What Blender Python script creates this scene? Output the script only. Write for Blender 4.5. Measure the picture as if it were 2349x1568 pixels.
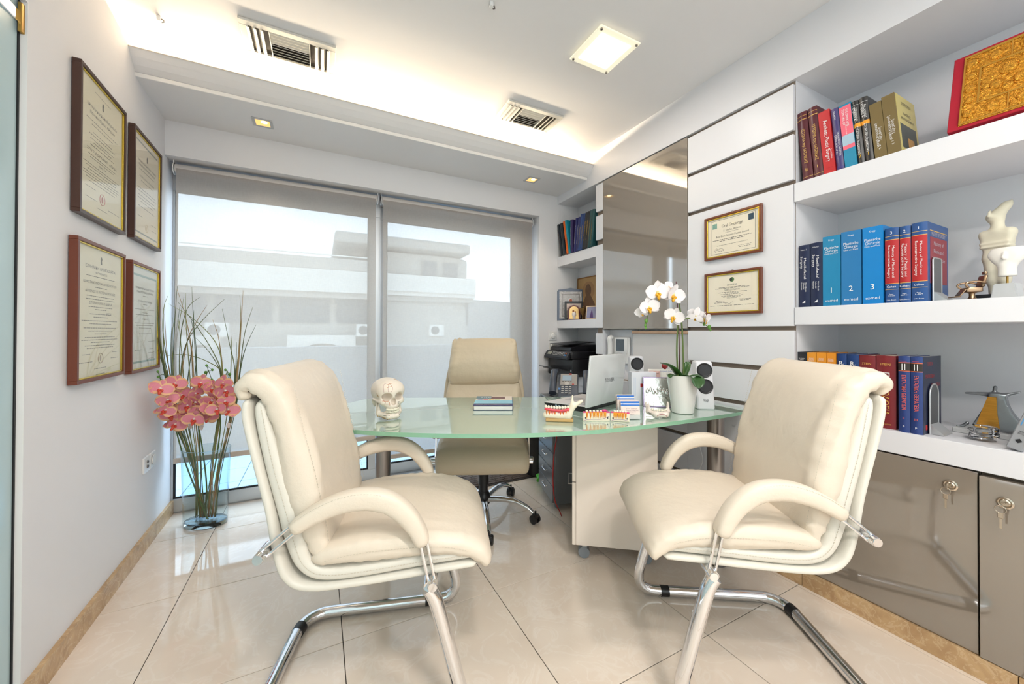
import bpy, bmesh, math, random
from mathutils import Vector, Matrix
random.seed(7)
for _o in list(bpy.data.objects): bpy.data.objects.remove(_o)
SC = bpy.context.scene
COL = SC.collection
PI = math.pi

# ---------------------------------------------------------------- camera
F_PX, YAW, PITCH, ROLL, CY = 866.252, -0.47282, 0.00679, 0.00245, 753.6
cam_d = bpy.data.cameras.new('camera'); cam = bpy.data.objects.new('camera', cam_d); COL.objects.link(cam)
cam_d.sensor_fit = 'HORIZONTAL'; cam_d.sensor_width = 36.0
cam_d.lens = F_PX / 2349 * 36.0
cam_d.shift_y = -(784.0 - CY) / 2349
cam_d.clip_start = 0.02
_f = Vector((-math.sin(YAW) * math.cos(PITCH), math.cos(YAW) * math.cos(PITCH), math.sin(PITCH)))
_r = Vector((math.cos(YAW), math.sin(YAW), 0)); _u = _r.cross(_f)
_r2 = _r * math.cos(ROLL) + _u * math.sin(ROLL); _u2 = _u * math.cos(ROLL) - _r * math.sin(ROLL)
cam.matrix_world = Matrix(((_r2.x, _u2.x, -_f.x, 0), (_r2.y, _u2.y, -_f.y, 0), (_r2.z, _u2.z, -_f.z, 1.16), (0, 0, 0, 1)))
SC.camera = cam

# ---------------------------------------------------------------- world, view, large lights
W = bpy.data.worlds.new('sky'); SC.world = W; W.use_nodes = True
_nt = W.node_tree; _bg = _nt.nodes['Background']
_tc = _nt.nodes.new('ShaderNodeTexCoord'); _sx = _nt.nodes.new('ShaderNodeSeparateXYZ')
_rp = _nt.nodes.new('ShaderNodeValToRGB')
_nt.links.new(_tc.outputs['Generated'], _sx.inputs[0]); _nt.links.new(_sx.outputs['Z'], _rp.inputs[0])
_rp.color_ramp.elements[0].position = 0.0; _rp.color_ramp.elements[0].color = (0.86, 0.93, 1.0, 1)
_rp.color_ramp.elements[1].position = 0.8; _rp.color_ramp.elements[1].color = (0.55, 0.76, 1.0, 1)
_nt.links.new(_rp.outputs[0], _bg.inputs[0]); _bg.inputs[1].default_value = 3.5
SC.view_settings.view_transform = 'Standard'; SC.view_settings.look = 'None'
SC.view_settings.gamma = 1.0; SC.view_settings.use_curve_mapping = False
SC.view_settings.exposure = 0.64
SC.cycles.max_bounces = 6; SC.cycles.diffuse_bounces = 3; SC.cycles.glossy_bounces = 3; SC.cycles.transmission_bounces = 5
SC.cycles.transparent_max_bounces = 8; SC.cycles.adaptive_threshold = 0.06; SC.cycles.caustics_reflective = False; SC.cycles.caustics_refractive = False

def area_light(name, loc, direction, sx, sy, power, color=(1, 1, 1), spread=PI):
    l = bpy.data.lights.new(name, 'AREA'); l.shape = 'RECTANGLE'; l.size = sx; l.size_y = sy
    l.energy = power; l.color = color; l.spread = spread
    o = bpy.data.objects.new(name, l); COL.objects.link(o); o.location = loc
    o.rotation_euler = Vector(direction).to_track_quat('-Z', 'Y').to_euler()
    return o
# added fill light behind the camera, set before the invented rear glazing
area_light('rear_fill_light', (0.6, -1.52, 1.45), (0, 1, 0.03), 2.3, 2.1, 13, (0.95, 0.97, 1.0))

# ---------------------------------------------------------------- helpers
def lin(c):
    if len(c) == 3 and max(c) > 1.001 or isinstance(c[0], int):
        return tuple(((v / 255) / 12.92 if v / 255 <= 0.04045 else ((v / 255 + 0.055) / 1.055) ** 2.4) for v in c) + (1,)
    return tuple(c)[:3] + (1,)
MATS = {}
def M(name, col, rough=0.5, metal=0.0, var=0.04, vscale=6.0, bump=0.0, bscale=200.0, bdist=0.002, coat=0.0, trans=0.0, ior=1.5, emit=None, estr=0.0, spec=0.5, alpha=1.0, sheen=0.0, stretch=None):
    """Procedural principled material: noise-varied colour, optional noise bump."""
    if name in MATS: return MATS[name]
    m = bpy.data.materials.new(name); m.use_nodes = True; nt = m.node_tree; b = nt.nodes['Principled BSDF']
    c = lin(col)
    tc = nt.nodes.new('ShaderNodeTexCoord')
    src = tc.outputs['Object']
    if stretch:
        mp = nt.nodes.new('ShaderNodeMapping'); mp.inputs['Scale'].default_value = stretch
        nt.links.new(src, mp.inputs[0]); src = mp.outputs[0]
    if var > 0:
        n = nt.nodes.new('ShaderNodeTexNoise'); n.inputs['Scale'].default_value = vscale; n.inputs['Detail'].default_value = 4
        nt.links.new(src, n.inputs['Vector'])
        mx = nt.nodes.new('ShaderNodeMix'); mx.data_type = 'RGBA'
        mx.inputs['A'].default_value = tuple(max(0, v * (1 - var)) for v in c[:3]) + (1,)
        mx.inputs['B'].default_value = tuple(min(1, v * (1 + var)) for v in c[:3]) + (1,)
        nt.links.new(n.outputs['Fac'], mx.inputs['Factor']); nt.links.new(mx.outputs['Result'], b.inputs['Base Color'])
    else:
        b.inputs['Base Color'].default_value = c
    b.inputs['Roughness'].default_value = rough; b.inputs['Metallic'].default_value = metal
    b.inputs['IOR'].default_value = ior; b.inputs['Coat Weight'].default_value = coat
    b.inputs['Coat Roughness'].default_value = 0.05
    b.inputs['Transmission Weight'].default_value = trans; b.inputs['Specular IOR Level'].default_value = spec
    b.inputs['Alpha'].default_value = alpha
    if emit: b.inputs['Emission Color'].default_value = lin(emit); b.inputs['Emission Strength'].default_value = estr
    if bump > 0:
        n2 = nt.nodes.new('ShaderNodeTexNoise'); n2.inputs['Scale'].default_value = bscale; n2.inputs['Detail'].default_value = 6
        nt.links.new(src, n2.inputs['Vector'])
        bp = nt.nodes.new('ShaderNodeBump'); bp.inputs['Strength'].default_value = bump; bp.inputs['Distance'].default_value = bdist
        nt.links.new(n2.outputs['Fac'], bp.inputs['Height']); nt.links.new(bp.outputs[0], b.inputs['Normal'])
    MATS[name] = m
    return m

def obj(name, bm, mat, parent=None, smooth=False, angle=None, loc=None, rot=None):
    """Link one bmesh as one mesh object."""
    me = bpy.data.meshes.new(name)
    if isinstance(bm, bmesh.types.BMesh):
        bmesh.ops.recalc_face_normals(bm, faces=bm.faces[:])
        bm.to_mesh(me); bm.free()
    else:
        me = bm
    for m in (mat if isinstance(mat, (list, tuple)) else [mat]): me.materials.append(m)
    o = bpy.data.objects.new(name, me); COL.objects.link(o)
    if parent is not None: o.parent = parent
    if loc is not None: o.location = loc
    if rot is not None: o.rotation_euler = rot
    if smooth:
        for p in me.polygons: p.use_smooth = True
        if angle is not None: me.set_sharp_from_angle(angle=math.radians(angle))
    return o
def tag(o, label, cat, group=None):
    o['label'] = label; o['category'] = cat
    if group: o['group'] = group
    return o
def thing(name, label, cat, loc=(0, 0, 0), rotz=0.0, group=None):
    o = bpy.data.objects.new(name, None); COL.objects.link(o); o.empty_display_size = 0.05
    o.location = loc; o.rotation_euler = (0, 0, rotz)
    return tag(o, label, cat, group)
def struct(o): o['kind'] = 'structure'; return o
def B(): return bmesh.new()
def box(bm, x0, x1, y0, y1, z0, z1, bev=0.0, seg=1, mat=0):
    vs = [bm.verts.new((x, y, z)) for x in (x0, x1) for y in (y0, y1) for z in (z0, z1)]
    fs = [bm.faces.new([vs[i] for i in q]) for q in ((0, 1, 3, 2), (4, 6, 7, 5), (0, 4, 5, 1), (2, 3, 7, 6), (0, 2, 6, 4), (1, 5, 7, 3))]
    for f in fs: f.material_index = mat
    if bev > 0:
        es = list({e for f in fs for e in f.edges})
        bmesh.ops.bevel(bm, geom=es, offset=bev, segments=seg, affect='EDGES', profile=0.5)
    return bm
def bx(x0, x1, y0, y1, z0, z1, bev=0.0, seg=1): return box(B(), x0, x1, y0, y1, z0, z1, bev, seg)
def prism(bm, poly, fn, d0, d1, mat=0):
    """poly: 2-D outline; fn(a, b, d) -> 3-D point; extruded from d0 to d1."""
    a = [bm.verts.new(fn(p[0], p[1], d0)) for p in poly]; b = [bm.verts.new(fn(p[0], p[1], d1)) for p in poly]
    n = len(poly)
    fs = [bm.faces.new(a), bm.faces.new(b[::-1])]
    for i in range(n): fs.append(bm.faces.new((a[i], b[i], b[(i + 1) % n], a[(i + 1) % n])))
    for f in fs: f.material_index = mat
    return bm
XY = lambda a, b, d: (a, b, d)
XZ = lambda a, b, d: (a, d, b)
YZ = lambda a, b, d: (d, a, b)
def tube(bm, pts, r, seg=10, cap=True, closed=False, mat=0):
    """Round tube along points; r number or list."""
    pts = [Vector(p) for p in pts]; n = len(pts)
    rs = r if isinstance(r, (list, tuple)) else [r] * n
    T = []
    for i in range(n):
        a = pts[(i - 1) % n] if closed or i > 0 else pts[i]; b = pts[(i + 1) % n] if closed or i < n - 1 else pts[i]
        T.append((b - a).normalized())
    up = Vector((0, 0, 1)) if abs(T[0].z) < 0.9 else Vector((1, 0, 0))
    N = (up - T[0] * up.dot(T[0])).normalized(); rings = []
    for i in range(n):
        N = N - T[i] * N.dot(T[i])
        if N.length < 1e-6: N = T[i].orthogonal()
        N.normalize(); Bn = T[i].cross(N)
        rings.append([bm.verts.new(pts[i] + (N * math.cos(2 * PI * k / seg) + Bn * math.sin(2 * PI * k / seg)) * rs[i]) for k in range(seg)])
    m = n if closed else n - 1
    for i in range(m):
        A, C = rings[i], rings[(i + 1) % n]
        for k in range(seg):
            f = bm.faces.new((A[k], A[(k + 1) % seg], C[(k + 1) % seg], C[k])); f.material_index = mat
    if cap and not closed:
        bm.faces.new(rings[0][::-1]).material_index = mat; bm.faces.new(rings[-1]).material_index = mat
    return bm
def lathe(bm, prof, seg=24, c=(0, 0, 0), mat=0, sx=1.0, sy=1.0):
    """Revolve [(r, z)] about z through c."""
    rings = []
    for r, z in prof:
        if r < 1e-6: rings.append([bm.verts.new((c[0], c[1], c[2] + z))])
        else: rings.append([bm.verts.new((c[0] + sx * r * math.cos(2 * PI * k / seg), c[1] + sy * r * math.sin(2 * PI * k / seg), c[2] + z)) for k in range(seg)])
    for A, C in zip(rings, rings[1:]):
        for k in range(seg):
            q = []
            for v in (A[k % len(A)], A[(k + 1) % len(A)], C[(k + 1) % len(C)], C[k % len(C)]):
                if v not in q: q.append(v)
            if len(q) >= 3: bm.faces.new(q).material_index = mat
    if len(rings[0]) > 1: bm.faces.new(rings[0][::-1]).material_index = mat
    if len(rings[-1]) > 1: bm.faces.new(rings[-1]).material_index = mat
    return bm
def ball(bm, c, r, seg=12, sx=1, sy=1, sz=1, mat=0):
    n = max(4, seg // 2)
    prof = [(r * math.sin(PI * i / n), -r * sz * math.cos(PI * i / n)) for i in range(n + 1)]
    prof[0] = (0, prof[0][1]); prof[-1] = (0, prof[-1][1])
    return lathe(bm, prof, seg, c, mat, sx, sy)
def xform(bm, mtx, verts=None): bmesh.ops.transform(bm, matrix=mtx, verts=verts or bm.verts[:]); return bm
def spline(pts, n=8, closed=False):
    """Catmull-Rom through points (any dimension)."""
    P = [Vector(p) for p in pts]; out = []; N = len(P)
    for i in range(N if closed else N - 1):
        p0 = P[(i - 1) % N] if closed or i > 0 else P[i]; p1 = P[i]; p2 = P[(i + 1) % N]
        p3 = P[(i + 2) % N] if closed or i + 2 < N else P[(i + 1) % N]
        for k in range(n):
            t = k / n
            out.append(0.5 * ((2 * p1) + (p2 - p0) * t + (2 * p0 - 5 * p1 + 4 * p2 - p3) * t * t + (3 * p1 - p0 - 3 * p2 + p3) * t ** 3))
    if not closed: out.append(P[-1])
    return out
def copy_tree(o, parent=None):
    c = o.copy(); COL.objects.link(c)
    if parent is not None: c.parent = parent; c.matrix_parent_inverse = Matrix()
    for ch in list(o.children): copy_tree(ch, c)
    return c
_DG = None
def txt(name, s, size, mat, parent, origin, xd, yd, align='CENTER', width=None, lift=0.0004, line=1.0):
    """Flat lettering: text mesh laid on a surface. xd/yd reading and up directions."""
    c = bpy.data.curves.new('t', 'FONT'); c.body = s; c.size = size; c.align_x = align; c.align_y = 'CENTER'
    c.resolution_u = 2; c.space_line = line
    t = bpy.data.objects.new('t', c); COL.objects.link(t)
    me = bpy.data.meshes.new_from_object(t)
    bpy.data.objects.remove(t); bpy.data.curves.remove(c)
    xs = [v.co.x for v in me.vertices]
    sx = 1.0
    if width and xs and (max(xs) - min(xs)) > 1e-6: sx = width / (max(xs) - min(xs))
    xd = Vector(xd).normalized(); yd = Vector(yd).normalized(); zd = xd.cross(yd)
    for v in me.vertices: v.co = xd * (v.co.x * sx) + yd * v.co.y + zd * lift
    me.materials.clear(); me.materials.append(mat); me.name = name
    o = bpy.data.objects.new(name, me); COL.objects.link(o); o.parent = parent; o.location = origin
    return o
# ================================================================ setting
WALLW = M('wall_paint', (238, 236, 237), 0.75, var=0.015, vscale=3, bump=0.08, bscale=260)
CEILW = M('ceiling_paint', (238, 236, 236), 0.8, var=0.02, vscale=2, bump=0.06, bscale=120)
LACQ = M('white_lacquer', (229, 229, 233), 0.38, var=0.01)
TAUPE = M('taupe_gloss_glass', (134, 123, 110), 0.04, var=0.01, coat=1.0, ior=1.8); TAUPE.node_tree.nodes['Principled BSDF'].inputs['Coat IOR'].default_value = 1.9
GROOVE = M('taupe_backing', (128, 112, 98), 0.6, var=0.03)
ALU = M('aluminium', (196, 198, 200), 0.35, metal=0.6, var=0.02)
RUBBER = M('black_rubber', (16, 17, 19), 0.5, var=0.02)
CHROME = M('chrome', (232, 232, 234), 0.06, metal=1.0, var=0.0)
STEEL = M('brushed_steel', (150, 145, 142), 0.28, metal=1.0, var=0.05, vscale=20, stretch=(1, 1, 0.02))
BLACK = M('black_plastic', (22, 22, 24), 0.35, var=0.05)
WHITEP = M('white_plastic', (238, 237, 235), 0.35, var=0.01)
PAPER = M('paper', (240, 236, 226), 0.8, var=0.02)
INK = M('ink', (52, 48, 46), 0.7, var=0.0)

def marble(name, a, b, c, rough, scale):
    m = bpy.data.materials.new(name); m.use_nodes = True; nt = m.node_tree; p = nt.nodes['Principled BSDF']
    tc = nt.nodes.new('ShaderNodeTexCoord'); oi = nt.nodes.new('ShaderNodeObjectInfo')
    ad = nt.nodes.new('ShaderNodeVectorMath'); ad.operation = 'MULTIPLY_ADD'
    ad.inputs[1].default_value = (1, 1, 1)
    cb = nt.nodes.new('ShaderNodeCombineXYZ'); mu = nt.nodes.new('ShaderNodeMath'); mu.operation = 'MULTIPLY'; mu.inputs[1].default_value = 37.0
    nt.links.new(oi.outputs['Random'], mu.inputs[0]); nt.links.new(mu.outputs[0], cb.inputs[0]); nt.links.new(mu.outputs[0], cb.inputs[1])
    nt.links.new(tc.outputs['Object'], ad.inputs[0]); nt.links.new(cb.outputs[0], ad.inputs[2])
    n1 = nt.nodes.new('ShaderNodeTexNoise'); n1.inputs['Scale'].default_value = scale; n1.inputs['Detail'].default_value = 7; n1.inputs['Distortion'].default_value = 1.6
    n2 = nt.nodes.new('ShaderNodeTexNoise'); n2.inputs['Scale'].default_value = scale * 2.2; n2.inputs['Detail'].default_value = 5; n2.inputs['Distortion'].default_value = 2.4
    nt.links.new(ad.outputs[0], n1.inputs['Vector']); nt.links.new(ad.outputs[0], n2.inputs['Vector'])
    r1 = nt.nodes.new('ShaderNodeValToRGB'); r1.color_ramp.elements[0].position = 0.32; r1.color_ramp.elements[1].position = 0.68
    r1.color_ramp.elements[0].color = lin(a); r1.color_ramp.elements[1].color = lin(b)
    r2 = nt.nodes.new('ShaderNodeValToRGB'); e = r2.color_ramp.elements
    e[0].position = 0.52; e[0].color = (0, 0, 0, 1); e[1].position = 0.57; e[1].color = (0.45, 0.45, 0.45, 1); x = e.new(0.62); x.color = (0, 0, 0, 1)
    mx = nt.nodes.new('ShaderNodeMix'); mx.data_type = 'RGBA'; mx.inputs['B'].default_value = lin(c)
    nt.links.new(n1.outputs['Fac'], r1.inputs[0]); nt.links.new(n2.outputs['Fac'], r2.inputs[0])
    nt.links.new(r2.outputs[0], mx.inputs['Factor']); nt.links.new(r1.outputs[0], mx.inputs['A']); nt.links.new(mx.outputs['Result'], p.inputs['Base Color'])
    p.inputs['Roughness'].default_value = rough
    return m
TILE = marble('polished_cream_tile', (235, 217, 199), (240, 224, 207), (247, 235, 222), 0.05, 3.0)
TILE_OUT = M('terrace_tile', (176, 196, 212), 0.5, var=0.06, vscale=8)
STONE = marble('skirting_marble', (176, 140, 100), (206, 172, 128), (226, 200, 164), 0.25, 9.0)

# floor: grout bed plus every tile in view
floor = struct(obj('floor', bx(-1.3, 2.5, -1.7, 3.19, -0.06, -0.003), M('grout', (74, 66, 58), 0.9, var=0.1)))
_tm = bpy.data.meshes.new('tile'); _b = box(B(), 0, 0.6195, 0, 0.592, -0.012, 0.0, 0.0008); _b.to_mesh(_tm); _b.free(); _tm.materials.append(TILE)
for i in range(-2, 5):
    for j in range(-5, 4):
        x0 = -0.5345 + 0.6225 * i; y0 = 0.9535 + 0.595 * j
        if x0 > 2.0 or x0 < -1.3 or y0 > 3.12: continue
        if y0 + 0.592 > 3.12 or x0 + 0.62 > 2.02:
            o = obj('tile', bx(x0, min(x0 + 0.6195, 2.02), y0, min(y0 + 0.592, 3.115), -0.012, 0.0, 0.0008), TILE, floor)
        else:
            o = bpy.data.objects.new('tile', _tm); COL.objects.link(o); o.parent = floor; o.location = (x0, y0, 0)

# ceiling
ceiling = struct(obj('ceiling', bx(-1.3, 2.5, -1.7, 3.3, 2.61, 2.68), CEILW))
# left wall: slightly splayed, ends at the glass door
def xl(y): return -0.7975 - 0.0233 * (y - 1.70)
wall_left = struct(obj('wall_left', prism(B(), [(xl(1.70), 1.70), (xl(3.19), 3.19), (-1.02, 3.19), (-1.02, 1.70)], XY, 0, 2.61), WALLW))
_lint = obj('lintel', bx(-0.92, -0.797, -1.6, 1.70, 2.16, 2.61), WALLW, wall_left)
# back wall: header over the window, pier beside it
wall_back = struct(obj('wall_back', bx(-1.0, 2.5, 2.95, 3.26, 2.212, 2.61), WALLW))
obj('pier', bx(1.787, 2.5, 2.95, 3.26, 0, 2.212), WALLW, wall_back)
# unseen rear wall behind the camera; its glazed opening is added for brightness
wall_rear = struct(obj('wall_rear', bx(-1.3, 2.5, -1.72, -1.6, 2.5, 2.61), WALLW))
obj('pier', bx(-1.3, -0.6, -1.72, -1.6, 0, 2.5), WALLW, wall_rear); obj('pier', bx(1.8, 2.5, -1.72, -1.6, 0, 2.5), WALLW, wall_rear)
obj('dado', bx(-0.6, 1.8, -1.72, -1.6, 0, 0.35), WALLW, wall_rear)
# right wall with the bulkhead over the built-ins
wall_right = struct(obj('wall_right', bx(2.42, 2.5, -1.7, 3.26, 0, 2.61), WALLW))
obj('bulkhead', bx(1.985, 2.42, -1.6, 2.95, 2.35, 2.61, 0.001), LACQ, wall_right)

# soffit with light cove along the window wall
_sp = [(2.421, 2.516), (2.450, 2.487), (2.480, 2.462), (2.5165, 2.440), (2.5165, 2.420), (2.95, 2.420), (2.95, 2.448), (2.545, 2.448), (2.50, 2.468), (2.435, 2.523)]
soffit = struct(obj('trim_1', prism(B(), _sp, lambda a, b, d: (d, a, b), -0.835, 1.985), CEILW))
obj('edge_strip', bx(-0.833, 1.984, 2.508, 2.518, 2.419, 2.4405, 0.002), M('edge_white', (240, 238, 236), 0.5, var=0.0), soffit)
obj('edge_bead', prism(B(), [(2.4185, 2.514), (2.4225, 2.511), (2.437, 2.524), (2.433, 2.527)], lambda a, b, d: (d, a, b), -0.833, 1.984), M('edge_warm', (232, 220, 206), 0.5, var=0.0), soffit)

# skirtings: single stone pieces
bl = struct(obj('baseboard_left', bx(-0.9, -0.86, 1.71, 3.11, 0, 0.07), STONE))
for k, (ya, yb) in enumerate(((1.702, 2.02), (2.0215, 2.62), (2.6215, 3.115))):
    obj('skirting_stone', prism(B(), [(xl(ya), ya), (xl(ya) + 0.016, ya), (xl(yb) + 0.016, yb), (xl(yb), yb)], XY, 0.0, 0.082), STONE, bl)
br = struct(obj('baseboard_right', bx(2.0, 2.03, -1.2, 0.97, 0, 0.07), STONE))
for ya, yb in ((-0.45, 0.148), (0.150, 0.338), (0.340, 0.938), (0.940, 1.54), (1.542, 2.14), (2.142, 2.74)):
    obj('skirting_stone', bx(1.972, 2.0, ya, yb, 0.0, 0.072, 0.001), STONE, br)

# ---------------------------------------------------------------- sliding glass doors behind the blinds
GLASS = bpy.data.materials.new('clear_glass'); GLASS.use_nodes = True
_n = GLASS.node_tree; _n.nodes.clear(); _o = _n.nodes.new('ShaderNodeOutputMaterial'); _t = _n.nodes.new('ShaderNodeBsdfTransparent'); _g = _n.nodes.new('ShaderNodeBsdfGlossy')
_g.inputs['Roughness'].default_value = 0.0; _t.inputs[0].default_value = (0.93, 0.97, 0.98, 1)
_x = _n.nodes.new('ShaderNodeMixShader'); _lw = _n.nodes.new('ShaderNodeLayerWeight'); _pw = _n.nodes.new('ShaderNodeMath'); _pw.operation = 'POWER'; _pw.inputs[1].default_value = 4.0
_ma = _n.nodes.new('ShaderNodeMath'); _ma.operation = 'MULTIPLY_ADD'; _ma.inputs[1].default_value = 0.75; _ma.inputs[2].default_value = 0.035
_n.links.new(_lw.outputs['Facing'], _pw.inputs[0]); _n.links.new(_pw.outputs[0], _ma.inputs[0]); _n.links.new(_ma.outputs[0], _x.inputs[0])
_n.links.new(_t.outputs[0], _x.inputs[1]); _n.links.new(_g.outputs[0], _x.inputs[2]); _n.links.new(_x.outputs[0], _o.inputs[0])
def leaf(name, x0, x1, y, st_l, st_r):
    w = struct(obj(name, bx(x0, x1, y - 0.02, y + 0.03, 2.05, 2.15, 0.002), ALU))
    obj('bottom_rail', bx(x0, x1, y - 0.02, y + 0.03, 0.005, 0.088, 0.002), ALU, w)
    if st_l: obj('stile', bx(x0, x0 + st_l, y - 0.02, y + 0.03, 0.088, 2.05, 0.002), ALU, w)
    if st_r: obj('stile', bx(x1 - st_r, x1, y - 0.02, y + 0.03, 0.088, 2.05, 0.002), ALU, w)
    g = B(); a, b = x0 + (st_l or 0.0), x1 - st_r
    box(g, a, b, y - 0.012, y - 0.004, 0.088, 0.099); box(g, a, b, y - 0.012, y - 0.004, 2.040, 2.05)
    box(g, a, a + 0.011, y - 0.012, y - 0.004, 0.099, 2.040); box(g, b - 0.011, b, y - 0.012, y - 0.004, 0.099, 2.040)
    obj('gasket', g, RUBBER, w)
    obj('pane', bx(a, b, y, y + 0.008, 0.088, 2.05), GLASS, w)
    return w
leaf('window_1', -0.835, 0.43, 3.135, 0.016, 0.085)
leaf('window_2', 0.425, 1.76, 3.185, 0.055, 0.14)
struct(obj('trim_2', bx(-0.86, 1.79, 3.10, 3.25, 2.15, 2.215, 0.002), ALU))
struct(obj('trim_3', bx(-0.86, 1.79, 3.118, 3.25, -0.02, 0.006, 0.002), ALU))
struct(obj('trim_4', bx(1.757, 1.79, 3.10, 3.25, 0.006, 2.15, 0.002), ALU))

# roller blinds: woven screen fabric that lets the view through as a haze
def screen(name, col, through, light):
    m = bpy.data.materials.new(name); m.use_nodes = True; n = m.node_tree; n.nodes.clear()
    out = n.nodes.new('ShaderNodeOutputMaterial'); tr = n.nodes.new('ShaderNodeBsdfTransparent'); df = n.nodes.new('ShaderNodeBsdfDiffuse'); tl = n.nodes.new('ShaderNodeBsdfTranslucent')
    tc = n.nodes.new('ShaderNodeTexCoord'); mp = n.nodes.new('ShaderNodeMapping'); mp.inputs['Scale'].default_value = (40, 40, 500)
    mp2 = n.nodes.new('ShaderNodeMapping'); mp2.inputs['Scale'].default_value = (500, 40, 30)
    n1 = n.nodes.new('ShaderNodeTexNoise'); n2 = n.nodes.new('ShaderNodeTexNoise')
    for a, b in ((mp, n1), (mp2, n2)):
        b.inputs['Scale'].default_value = 1.0; b.inputs['Detail'].default_value = 3
        n.links.new(tc.outputs['Object'], a.inputs[0]); n.links.new(a.outputs[0], b.inputs['Vector'])
    ad = n.nodes.new('ShaderNodeMath'); ad.operation = 'ADD'; n.links.new(n1.outputs['Fac'], ad.inputs[0]); n.links.new(n2.outputs['Fac'], ad.inputs[1])
    mr = n.nodes.new('ShaderNodeMapRange'); mr.inputs['From Min'].default_value = 0.6; mr.inputs['From Max'].default_value = 1.4
    mr.inputs['To Min'].default_value = through - 0.04; mr.inputs['To Max'].default_value = through + 0.04
    n.links.new(ad.outputs[0], mr.inputs['Value'])
    df.inputs[0].default_value = lin(col); tl.inputs[0].default_value = lin(light)
    a1 = n.nodes.new('ShaderNodeMixShader'); a1.inputs[0].default_value = 0.5; n.links.new(df.outputs[0], a1.inputs[1]); n.links.new(tl.outputs[0], a1.inputs[2])
    a2 = n.nodes.new('ShaderNodeMixShader'); n.links.new(mr.outputs[0], a2.inputs[0]); n.links.new(a1.outputs[0], a2.inputs[1]); n.links.new(tr.outputs[0], a2.inputs[2])
    n.links.new(a2.outputs[0], out.inputs[0]); return m
SCREEN = screen('screen_fabric', (200, 196, 193), 0.38, (222, 206, 190))
SCREENR = M('rolled_screen_fabric', (206, 200, 196), 0.8, var=0.03, vscale=60, bump=0.1, bscale=900)
BARB = M('blind_bar', (205, 190, 176), 0.6, var=0.02)
def blind(x0, x1, zb, label):
    t = thing('roller_blind', label, 'blind', (0, 3.035, 0), 0, 'roller blinds over the glass doors')
    r = B(); tube(r, [(x0 + 0.004, 0, 2.163), (x1 - 0.004, 0, 2.163)], 0.031, 24); obj('roll', r, SCREENR, t, True, 40)
    obj('fabric', bx(x0 + 0.012, x1 - 0.012, -0.0305, -0.0297, zb + 0.012, 2.165), SCREEN, t)
    obj('bottom_bar', bx(x0 + 0.012, x1 - 0.012, -0.037, -0.024, zb - 0.006, zb + 0.026, 0.002), BARB, t)
    for x in (x0 - 0.004, x1):
        g = B(); tube(g, [(x, 0, 2.163), (x + 0.004, 0, 2.163)], 0.037, 20); box(g, x, x + 0.004, -0.02, 0.03, 2.163, 2.211); obj('bracket', g, WHITEP, t, True, 30)
    return t
blind(-0.80, 0.392, 0.350, 'pale grey roller blind beside the wall of four framed diplomas')
blind(0.420, 1.752, 0.186, 'pale grey roller blind behind the swivel chair, hung lower')

# ---------------------------------------------------------------- glass door at the left
DGL = bpy.data.materials.new('frosted_door_glass'); DGL.use_nodes = True; _n = DGL.node_tree; _p = _n.nodes['Principled BSDF']
_p.inputs['Base Color'].default_value = lin((196, 220, 224)); _p.inputs['Roughness'].default_value = 0.25; _p.inputs['Transmission Weight'].default_value = 0.12
door = struct(obj('door_1', bx(-0.826, -0.816, 0.62, 1.692, 0.012, 2.105, 0.001), DGL))
obj('edge_seal', bx(-0.829, -0.813, 1.692, 1.698, 0.0, 2.16), RUBBER, door)
obj('patch_fitting', bx(-0.832, -0.810, 1.50, 1.695, 2.09, 2.125, 0.002), CHROME, door)
obj('patch_fitting', bx(-0.832, -0.810, 1.50, 1.695, 0.0, 0.03, 0.002), CHROME, door)
obj('transom', bx(-0.826, -0.816, -1.6, 1.692, 2.112, 2.16), DGL, door)
obj('side_light', bx(-0.826, -0.816, -1.6, 0.61, 0.0, 2.105), DGL, door)
obj('hinge_pin', bx(-0.813, -0.803, 1.684, 1.6995, 2.06, 2.15, 0.002), M('brass', (190, 150, 80), 0.3, metal=1.0), door)
obj('jamb', bx(-0.83, -0.7976, 1.6985, 1.7005, 0, 2.16), WHITEP, door)

obj('added_rear_glazing', bx(-0.6, 1.8, -1.68, -1.66, 0.35, 2.5), DGL, wall_rear)  # invented pane closing the rear opening, behind the added fill light

# ---------------------------------------------------------------- outside: terrace, parapet, building opposite
terr = struct(obj('floor_terrace', bx(-4.0, 6.5, 3.25, 4.75, -0.08, -0.022), M('terrace_grout', (120, 138, 150), 0.9)))
_om = bpy.data.meshes.new('tile'); _b = box(B(), 0, 0.328, 0, 0.328, -0.012, 0.0, 0.001); _b.to_mesh(_om); _b.free(); _om.materials.append(TILE_OUT)
for i in range(-6, 10):
    for j in range(4):
        o = bpy.data.objects.new('tile', _om); COL.objects.link(o); o.parent = terr; o.location = (-0.2 + 0.333 * i, 3.27 + 0.333 * j, -0.012)
OUTW = M('outside_render', (212, 208, 204), 0.9, var=0.05, vscale=1.0)
struct(obj('wall_parapet', bx(-6, 9, 4.66, 4.85, -0.1, 0.985), OUTW))
struct(obj('ground_street', bx(-60, 60, 4.85, 60, -9.2, -9.0), M('street', (120, 120, 122), 0.9)))
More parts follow.
